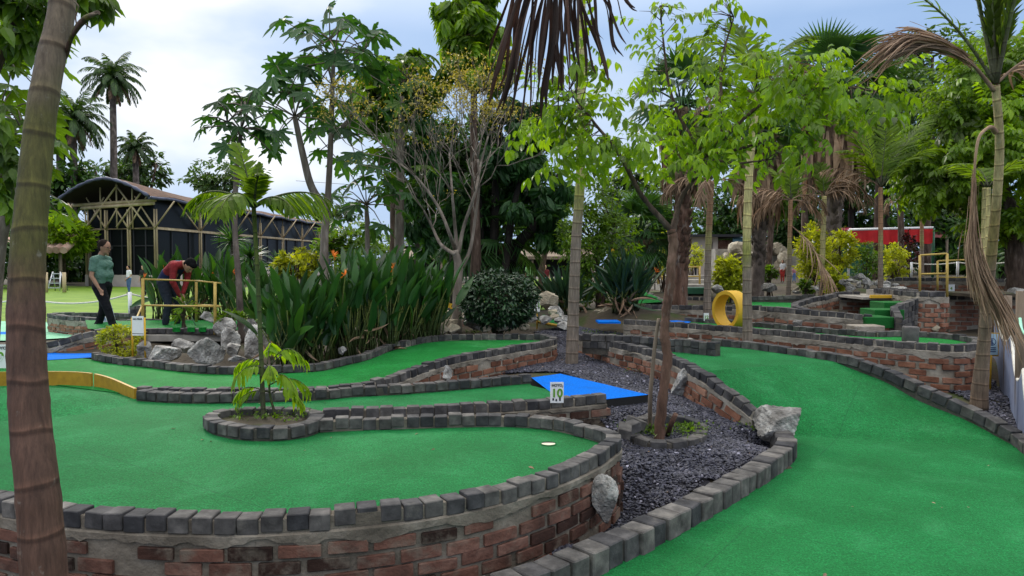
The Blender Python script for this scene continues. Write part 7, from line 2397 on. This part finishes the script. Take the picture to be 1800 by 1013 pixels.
def person(label, root, yaw, J, col, vox=.011, sc=1., hair='short', glasses=False, group=None, hold=None, bust=0., feat=True, collar=None):
    """J: joints in (forward, left, up) metres for a 1.65 m figure; yaw turns forward away from +x"""
    c_, s_ = math.cos(yaw), math.sin(yaw)
    root = A3(root, float)

    def W(p):
        p = A3(p, float) * sc
        return root + A3([p[..., 0] * c_ - p[..., 1] * s_, p[..., 0] * s_ + p[..., 1] * c_, p[..., 2]]).T if p.ndim > 1 else root + A3([p[0] * c_ - p[1] * s_, p[0] * s_ + p[1] * c_, p[2]])
    Rw = A3([[c_, -s_, 0], [s_, c_, 0], [0, 0, 1]])
    Wd = lambda d: Rw @ A3(d, float)
    rt = empty('person', root, label, 'person', group)
    skin = plain('skin', col['skin'], .6, var=.08)
    hd, hf = A3(J['head']), nrm(J.get('face', (1, 0, 0)))
    hup = nrm(J.get('hup', (0, 0, 1)))
    hf = nrm(hf - hup * np.dot(hf, hup))
    hl = np.cross(hup, hf)
    Rh = Rw @ np.stack([hf, hl, hup], 1)
    hp = lambda f, l, u: W(hd) + Rh @ A3([f, l, u]) * sc
    b = MB()
    k = sc
    ell(b, hp(0, 0, .01), A3([.093, .074, .112]) * k, Rh)
    ell(b, hp(.03, 0, -.055), A3([.058, .055, .06]) * k, Rh)
    if feat:
        limb(b, [hp(.088, 0, .012), hp(.106, 0, -.022)], [.009 * k, .014 * k])
        for sd in (-1, 1):
            ell(b, hp(-.005, .074 * sd, -.005), A3([.018, .008, .030]) * k, Rh)
        ell(b, hp(.082, 0, -.058), A3([.012, .024, .010]) * k, Rh)
        ell(b, hp(.075, 0, -.092), A3([.018, .022, .016]) * k, Rh)
    limb(b, [W(J['neck']), hp(-.015, 0, -.07)], [.054 * k, .050 * k])
    for sd in ('l', 'r'):
        sh, el, wr = (A3(J[q + sd]) for q in ('sh', 'el', 'wr'))
        limb(b, [W(sh), W(sh * .5 + el * .5), W(el), W(el * .45 + wr * .55), W(wr)], A3([.044, .042, .036, .033, .024]) * k)
        hd_ = nrm(A3(J.get('hd' + sd, wr - el)))
        hand(b, W(wr), Wd(hd_), Wd(J.get('hn' + sd, (1, 0, 0))), .0105 * k, k)
        hp_, kn, an = (A3(J[q + sd]) for q in ('hip', 'kn', 'an'))
        limb(b, [W(hp_), W(kn), W(an)], A3([.07, .05, .035]) * k)
    limb(b, [W(J['pel']), W(J['chest'])], A3([.10, .09]) * k)
    solid(b, vox, 3).build('body', skin, rt)
    # shirt
    m = MB()
    pel, wst, ch, nk = (A3(J[q]) for q in ('pel', 'waist', 'chest', 'neck'))
    shl, shr = A3(J['shl']), A3(J['shr'])
    lat = nrm(shl - shr)
    fwd = np.cross(lat, nrm(ch - pel))
    for t in (-.075, 0, .075):
        limb(m, [W(pel + lat * t), W(wst + lat * t * .95 + fwd * col.get('belly', 0) * (1 if t == 0 else .8)), W(ch + lat * t * 1.1), W(ch * .4 + nk * .6 + lat * t * .7)], A3([.098, .102 + col.get('belly', 0) * .4, .098, .062]) * k, 14)
    limb(m, [W(shl), W(nk - (nk - ch) * .25), W(shr)], A3([.062, .065, .062]) * k)
    if bust:
        for sd in (-1, 1):
            ell(m, W(ch + fwd * .085 + lat * .07 * sd - nrm(ch - pel) * .02), A3([.075, .075, .08]) * k * bust)
    for sd in ('l', 'r'):
        sh, el, wr = (A3(J[q + sd]) for q in ('sh', 'el', 'wr'))
        if col.get('sleeve', 'short') == 'short':
            limb(m, [W(sh), W(sh * .42 + el * .58)], A3([.066, .060]) * k)
        elif col['sleeve'] == 'long':
            limb(m, [W(sh), W(sh * .5 + el * .5), W(el), W(el * .06 + wr * .94)], A3([.066, .058, .050, .036]) * k)
    sm = solid(m, vox * 1.05, 4)
    if 'body2' in col:
        # raglan: torso darker than the sleeves
        o1 = MB()
        for t in (-.06, 0, .06):
            limb(o1, [W(pel + lat * t * 1.2), W(wst + lat * t * 1.2), W(ch + lat * t * .9)], A3([.104, .106, .100]) * k, 14)
        solid(o1, vox * 1.05, 4).build('shirt_panel', plain('shirt_panel', col['body2'], .85), rt)
    sm.build('shirt', mk('shirt_cloth', [(.3, tuple(x * .8 for x in col['shirt'])), (.7, tuple(min(1, x * 1.15) for x in col['shirt']))], scale=3, rough=.85, rndv=0, bump=1, bscale=11, bdist=.05), rt)
    # trousers
    m = MB()
    limb(m, [W(pel + lat * .07), W(pel - lat * .07)], A3([.108, .108]) * k, 14)
    limb(m, [W(pel), W(pel * .6 + wst * .4)], A3([.125, .105]) * k, 14)
    for sd in ('l', 'r'):
        hp_, kn, an = (A3(J[q + sd]) for q in ('hip', 'kn', 'an'))
        en = kn * .1 + an * .9 if col.get('legs', 'long') == 'long' else hp_ * .15 + kn * .85
        f = col.get('flare', .055)
        if col.get('legs', 'long') == 'long':
            limb(m, [W(hp_), W(hp_ * .5 + kn * .5), W(kn), W(kn * .4 + an * .6), W(en)], A3([.106, .088, .066, .060, f]) * k)
        else:
            limb(m, [W(hp_), W(en)], A3([.106, .09]) * k)
    solid(m, vox * 1.05, 4).build('trousers', mk('trouser_cloth', [(.3, tuple(x * .75 for x in col['pants'])), (.7, tuple(min(1, x * 1.2) for x in col['pants']))], scale=4, rough=.85, rndv=0, bump=1, bscale=9, bdist=.05), rt)
    for sd in ('l', 'r'):
        an = A3(J['an' + sd])
        td = nrm(A3(J.get('toe' + sd, (1, 0, 0))))
        m = MB()
        limb(m, [W(an + td * -.03 + A3([0, 0, -.035])), W(an + td * .07 + A3([0, 0, -.045])), W(an + td * .15 + A3([0, 0, -.05]))], A3([.042, .042, .030]) * k)
        limb(m, [W(an + A3([0, 0, -.03])), W(an + A3([0, 0, .02]))], A3([.040, .040]) * k)
        solid(m, vox, 2).build('shoe', plain('shoe', col.get('shoe', (.03, .03, .03)), .6), rt)
    # hair
    m = MB()
    hc = plain('hair', col['hair'], .95, var=.3, scale=30, bump=.6, spec=.08)
    ell(m, hp(-.022, 0, .038), A3([.094, .082, .096]) * k, Rh)
    ell(m, hp(-.045, 0, -.005), A3([.066, .078, .085]) * k, Rh)
    if hair == 'bun':
        ell(m, hp(-.115, 0, .065), A3([.038, .036, .04]) * k, Rh)
        limb(m, [hp(-.09, 0, .02), hp(-.115, .01, -.05)], [.03 * k, .012 * k])
    elif hair == 'long':
        limb(m, [hp(-.06, 0, .0), hp(-.08, 0, -.12), hp(-.07, 0, -.22)], A3([.075, .07, .045]) * k)
    elif hair == 'fringe':
        ell(m, hp(.035, 0, .085), A3([.06, .07, .04]) * k, Rh)
    solid(m, vox, 2).build('hair', hc, rt)
    if hair == 'cap':
        m = MB()
        ell(m, hp(-.005, 0, .055), A3([.104, .090, .080]) * k, Rh)
        ell(m, hp(.11, 0, .045), A3([.06, .07, .012]) * k, Rh)
        solid(m, vox, 1).build('cap', MT['white'], rt)
    if feat:
        m = MB()
        for sd in (-1, 1):
            ell(m, hp(.083, .032 * sd, .016), A3([.009, .013, .008]) * k, Rh)
        m.build('eyes', MT['ink'], rt)
        m = MB()
        limb(m, [hp(.094, .02, -.058), hp(.096, 0, -.060), hp(.094, -.02, -.058)], A3([.0035, .005, .0035]) * k, 6)
        m.build('mouth', plain('lips', (.25, .09, .075), .5), rt)
    if glasses:
        m = MB()
        for sd in (-1, 1):
            a = np.linspace(0, 2 * np.pi, 17)
            m.tube(A3([hp(.104, .034 * sd + .026 * math.cos(t), .014 + .019 * math.sin(t)) for t in a]), .0028 * k, 5)
            m.tube([hp(.104, .06 * sd, .018), hp(.0, .084 * sd, .016)], .0028 * k, 5)
        m.tube([hp(.106, .010, .016), hp(.106, -.010, .016)], .0028 * k, 5)
        m.build('glasses', MT['ink'], rt)
    return rt, W


STAND = dict(pel=(0, 0, .90), waist=(.0, 0, 1.05), chest=(-.01, 0, 1.24), neck=(-.01, 0, 1.37), head=(.03, 0, 1.51), shl=(-.01, .165, 1.31), shr=(-.01, -.165, 1.31), ell=(-.03, .22, 1.05), elr=(-.03, -.22, 1.05), wrl=(.05, .22, .82), wrr=(.05, -.22, .82),
             hipl=(0, .085, .86), hipr=(0, -.085, .86), knl=(.02, .09, .47), knr=(.02, -.09, .47), anl=(-.01, .095, .08), anr=(-.01, -.095, .08))
SK = (.42, .23, .15)
J = dict(STAND)
J.update(anl=(-.19, .09, .09), knl=(-.06, .09, .47), anr=(.29, -.09, .08), knr=(.16, -.09, .48), elr=(-.02, -.225, 1.04), wrr=(.10, -.215, .84), ell=(-.08, .22, 1.06), wrl=(-.03, .20, .84), head=(.06, 0, 1.52), neck=(0, 0, 1.385), face=(1, 0, -.28), hup=(.22, 0, 1))
wr_ = A3([*aty(181, 568, 12.0)[:2], 0])
zf = aty(181, 422, 12.0)[2] - 1.645
person('woman in a green t-shirt and dark trousers standing watching the golfer', A3([wr_[0], wr_[1], zf]), -.12, J,
       dict(skin=SK, shirt=(.13, .25, .20), pants=(.007, .007, .012), hair=(.028, .02, .017), belly=.035, flare=.10, shoe=(.02, .02, .02)), vox=.010, hair='bun', glasses=True, bust=1.0)
m = MB()
zt_ = zf + .88
bag = A3([*aty(193, 560, 12.5)[:2], zf])
m.tube(spline(A3([bag, bag + A3([-.02, 0, .3]), bag + A3([-.06, 0, .55])]), 5), np.linspace(.12, .07, 11), 12)
rt = empty('golf_bag', bag, 'pale blue and white bag standing behind the woman in green', 'bag')
m.build('bag_body', mk('blue_cloth', [(.42, (.10, .17, .42)), (.55, (.62, .66, .75))], scale=9, rough=.8, rndv=0), rt)
m = MB()
m.tube([bag + A3([.10, -.1, .0]), bag + A3([-.05, -.1, .42])], .014, 6)
m.build('strap', MT['white'], rt)
mr = A3([*aty(304, 575, 12.0)[:2], 0])
zf2 = aty(304, 578, 12.0)[2]
J = dict(pel=(-.10, 0, .80), waist=(.0, 0, .93), chest=(.17, 0, 1.06), neck=(.32, 0, 1.10), head=(.44, 0, 1.07), face=(.62, -.1, -1), hup=(1, 0, .5), shl=(.24, .16, 1.07), shr=(.26, -.16, 1.07), ell=(.20, .15, .82), elr=(.24, -.17, .80), wrl=(.25, .02, .60), wrr=(.25, -.03, .55), hdl=(.35, -.2, -1), hdr=(.35, .2, -1), hnl=(0, -1, 0), hnr=(0, 1, 0),
         hipl=(-.08, .085, .78), hipr=(-.08, -.085, .78), knl=(.04, .11, .43), knr=(.06, -.11, .43), anl=(-.02, .13, .08), anr=(.0, -.13, .08))
_, W_ = person('golfer in a red and navy raglan top bending over his putter', A3([mr[0] - .02, mr[1], zf2]), -.42, J, dict(skin=SK, shirt=(.27, .025, .03), body2=(.012, .018, .075), pants=(.02, .026, .042), hair=(.008, .008, .009), sleeve='long', shoe=(.03, .03, .035)), vox=.010, hair='fringe', sc=1.0)
rt = empty('golf_putter', W_((.3, 0, 0)), 'thin putter with a blue head held by the bending golfer', 'putter')
g0 = (W_((.25, .02, .60)) + W_((.25, -.03, .55))) / 2 + A3([.01, -.02, .0])
hd_ = A3([*aty(346, 565, 11.75)[:2], zf2 + .03])
m = MB()
m.tube([g0 + nrm(g0 - hd_) * .16, hd_], [.011, .007], 8)
m.build('shaft', MT['metal'], rt)
m = MB()
m.tube([g0 + nrm(g0 - hd_) * .16, g0 - nrm(g0 - hd_) * .10], [.015, .013], 8)
m.build('grip', MT['ink'], rt)
m = MB()
m.box(hd_ + A3([-.07, -.03, -.03]), hd_ + A3([.07, .03, .012]), bev=.006)
m.build('head', plain('blue_putter', (.02, .06, .32), .4), rt)


def far_person(label, px, pyt, pyb, Y, yaw, col, hair='short', J=None, h=1.65, z=None):
    t, b_ = aty(px, pyt, Y), aty(px, pyb, Y)
    s_ = (t[2] - b_[2]) / 1.64
    person(label, A3([t[0], Y, b_[2]]), yaw, J or STAND, col, vox=.022 * max(s_, .6), sc=s_, hair=hair, feat=False)


KS = dict(STAND, wrl=(.2, .12, .86), anl=(.05, .1, .08), anr=(-.06, -.1, .08))
far_person('child in a white shirt and blue jeans crossing the lawn', 226, 467, 516, 34, -2.2, dict(skin=SK, shirt=(.72, .72, .76), pants=(.07, .13, .28), hair=(.012, .011, .012), shoe=(.02, .02, .02)), 'short', KS)
far_person('dark haired person in black standing behind the orange strelitzia flowers', 252, 466, 520, 32, -1.8, dict(skin=(.5, .3, .22), shirt=(.012, .012, .013), pants=(.01, .01, .012), hair=(.01, .01, .01)), 'long')
far_person('man in a pale green t-shirt walking away on the lawn', 932, 459, 520, 28, 1.7, dict(skin=(.28, .15, .1), shirt=(.30, .52, .24), pants=(.012, .012, .014), hair=(.01, .009, .009), legs='short'), 'short')
far_person('long haired woman in a maroon top walking on the lawn', 958, 465, 522, 30, -1.4, dict(skin=(.5, .3, .22), shirt=(.12, .012, .018), pants=(.08, .14, .25), hair=(.02, .013, .01)), 'long')
J = dict(STAND, ell=(.02, .27, 1.08), elr=(.0, -.27, 1.08), wrl=(.06, .16, .90), wrr=(.06, -.16, .90))
far_person('man in a white cap and grey shirt leaning by the cream hut', 1226, 439, 487, 28, -1.9, dict(skin=(.35, .2, .14), shirt=(.05, .065, .075), pants=(.012, .014, .02), hair=(.02, .015, .012)), 'cap', J)
far_person('girl in a white top and red trousers on the upper terrace', 1376, 457, 497, 20, -2.4, dict(skin=SK, shirt=(.62, .62, .64), pants=(.36, .03, .025), hair=(.05, .025, .015)), 'long', KS)
far_person('small child in blue half hidden by a dead palm frond', 1396, 468, 497, 20.5, -1.2, dict(skin=SK, shirt=(.45, .2, .26), pants=(.12, .22, .5), hair=(.03, .018, .012)), 'short', KS)

# ------------------------------------------------------------------ litter
m = MB()
K = 150
lx, ly = rng.uniform(-3.5, 4.5, K), rng.uniform(3.2, 9.5, K)
ok = in_poly(lx, ly, gpoly)
zz = np.where(ok, gz(lx, ly) + .03, -1)
wa = in_poly(lx, ly, gA)
zz = np.where(wa, GA + .008, zz)
wl = in_poly(lx, ly, lowr)
zz = np.where(wl & ~wa, .053, zz)
kk = zz > -.5
kk &= rng.random(K) < np.where(ok, .9, .45)
P_ = np.stack([lx, ly, zz], 1)[kk]
n_ = len(P_)
m.inst(LF2[0], LF2[1], frames(rng.normal(0, 1, (n_, 3)) * A3([1, 1, .12]), A3([0, 0, 1.]) + rng.normal(0, .25, (n_, 3)), rng.uniform(.018, .042, n_)), P_, rng.random(n_))
o = m.build('fallen_leaves', MT['dead'])
o['kind'] = 'stuff'
o['label'] = 'a few dry fallen leaves on the turf and the slate chips'

# ------------------------------------------------------------------ overhead wire seen between the trees
m = MB()
m.tube(spline(A3([aty(520, 318, 70), aty(640, 326, 70), aty(760, 330, 70), aty(900, 330, 72)]), 6), .02, 5)
tag(m.build('power_line', MT['ink']), 'thin dark power line crossing the sky behind the papayas', 'cable')

# ------------------------------------------------------------------ sky, sun, camera
AZ, EL = math.radians(-30), math.radians(34)
w = D.worlds.new('World')
bpy.context.scene.world = w
w.use_nodes = True
t = w.node_tree
nt = t.nodes
L = t.links.new
bgd = nt['Background']
bgd.inputs['Strength'].default_value = .10
sky = nt.new('ShaderNodeTexSky')
sky.sky_type = 'NISHITA'
sky.sun_disc = False
sky.sun_elevation = EL
sky.sun_rotation = AZ
sky.air_density = 1.2
sky.dust_density = 1.0
co = nt.new('ShaderNodeTexCoord')
mp = nt.new('ShaderNodeMapping')
mp.inputs['Scale'].default_value = (1.2, 1.2, 2.6)
mp.inputs['Location'].default_value = (.35, .1, .2)
L(co.outputs['Generated'], mp.inputs[0])
nz = nt.new('ShaderNodeTexNoise')
nz.inputs['Scale'].default_value = 1.35
nz.inputs['Detail'].default_value = 6
nz.inputs['Roughness'].default_value = .5
L(mp.outputs[0], nz.inputs['Vector'])


def wramp(fac, stops):
    r = nt.new('ShaderNodeValToRGB')
    e = r.color_ramp.elements
    while len(e) < len(stops):
        e.new(.5)
    for q, (p, c) in zip(e, stops):
        q.position = p
        q.color = (*c, 1)
    L(fac, r.inputs[0])
    return r.outputs[0]


# bright cloud gap low on the left, where the sun stands behind the overcast
dt = nt.new('ShaderNodeVectorMath')
dt.operation = 'DOT_PRODUCT'
dt.inputs[1].default_value = tuple(nrm(ray(330, 285)))
nv = nt.new('ShaderNodeVectorMath')
nv.operation = 'NORMALIZE'
L(co.outputs['Generated'], nv.inputs[0])
L(nv.outputs[0], dt.inputs[0])
ad = nt.new('ShaderNodeMath')
ad.operation = 'MULTIPLY_ADD'
ad.inputs[1].default_value = .22
L(nz.outputs['Fac'], ad.inputs[0])
L(dt.outputs['Value'], ad.inputs[2])
glow = wramp(ad.outputs[0], [(1.045, (0, 0, 0)), (1.075, (.4,) * 3), (1.105, (1, 1, 1))])
cloud = wramp(nz.outputs['Fac'], [(.40, (2.5, 3.7, 5.8)), (.54, (3.1, 4.3, 6.3)), (.62, (4.5, 5.4, 6.8)), (.71, (7.2, 7.4, 7.8))])
mx = nt.new('ShaderNodeMix')
mx.data_type = 'RGBA'
mx.inputs[0].default_value = .94
L(sky.outputs[0], mx.inputs[6])
L(cloud, mx.inputs[7])
m2 = nt.new('ShaderNodeMix')
m2.data_type = 'RGBA'
L(glow, m2.inputs[0])
L(mx.outputs[2], m2.inputs[6])
m2.inputs[7].default_value = (12.5, 12.2, 11.8, 1)
sz = nt.new('ShaderNodeSeparateXYZ')
L(nv.outputs[0], sz.inputs[0])
zen = wramp(sz.outputs['Z'], [(.30, (1, 1, 1)), (.58, (4.0, 2.9, 2.0)), (1.0, (5.2, 3.8, 2.6))])
m3 = nt.new('ShaderNodeMix')
m3.data_type = 'RGBA'
m3.blend_type = 'MULTIPLY'
m3.inputs[0].default_value = 1
L(m2.outputs[2], m3.inputs[6])
L(zen, m3.inputs[7])
L(m3.outputs[2], bgd.inputs['Color'])

sl_ = D.lights.new('sun', 'SUN')
sl_.energy = 1.5
sl_.angle = math.radians(14)
sl_.color = (1, .95, .87)
so = D.objects.new('sun', sl_)
C.objects.link(so)
sd = Vector((math.sin(AZ) * math.cos(EL), math.cos(AZ) * math.cos(EL), math.sin(EL)))
so.rotation_euler = (-sd).to_track_quat('-Z', 'Y').to_euler()
so.location = (0, 0, 30)

cam = D.cameras.new('camera')
cam.sensor_width = 36
cam.lens = F / 1800 * 36
cam.clip_start = .05
cam.clip_end = 600
cobj = D.objects.new('camera', cam)
C.objects.link(cobj)
cobj.location = (0, 0, EYE)
cobj.rotation_euler = (math.pi / 2 - PIT, 0, 0)
sc_ = bpy.context.scene
sc_.camera = cobj
sc_.view_settings.view_transform = 'Standard'
sc_.view_settings.look = 'None'
sc_.view_settings.exposure = .55
sc_.view_settings.gamma = 1
sc_.cycles.max_bounces = 8
sc_.cycles.diffuse_bounces = 3
sc_.cycles.transmission_bounces = 4
sc_.cycles.use_denoising = True
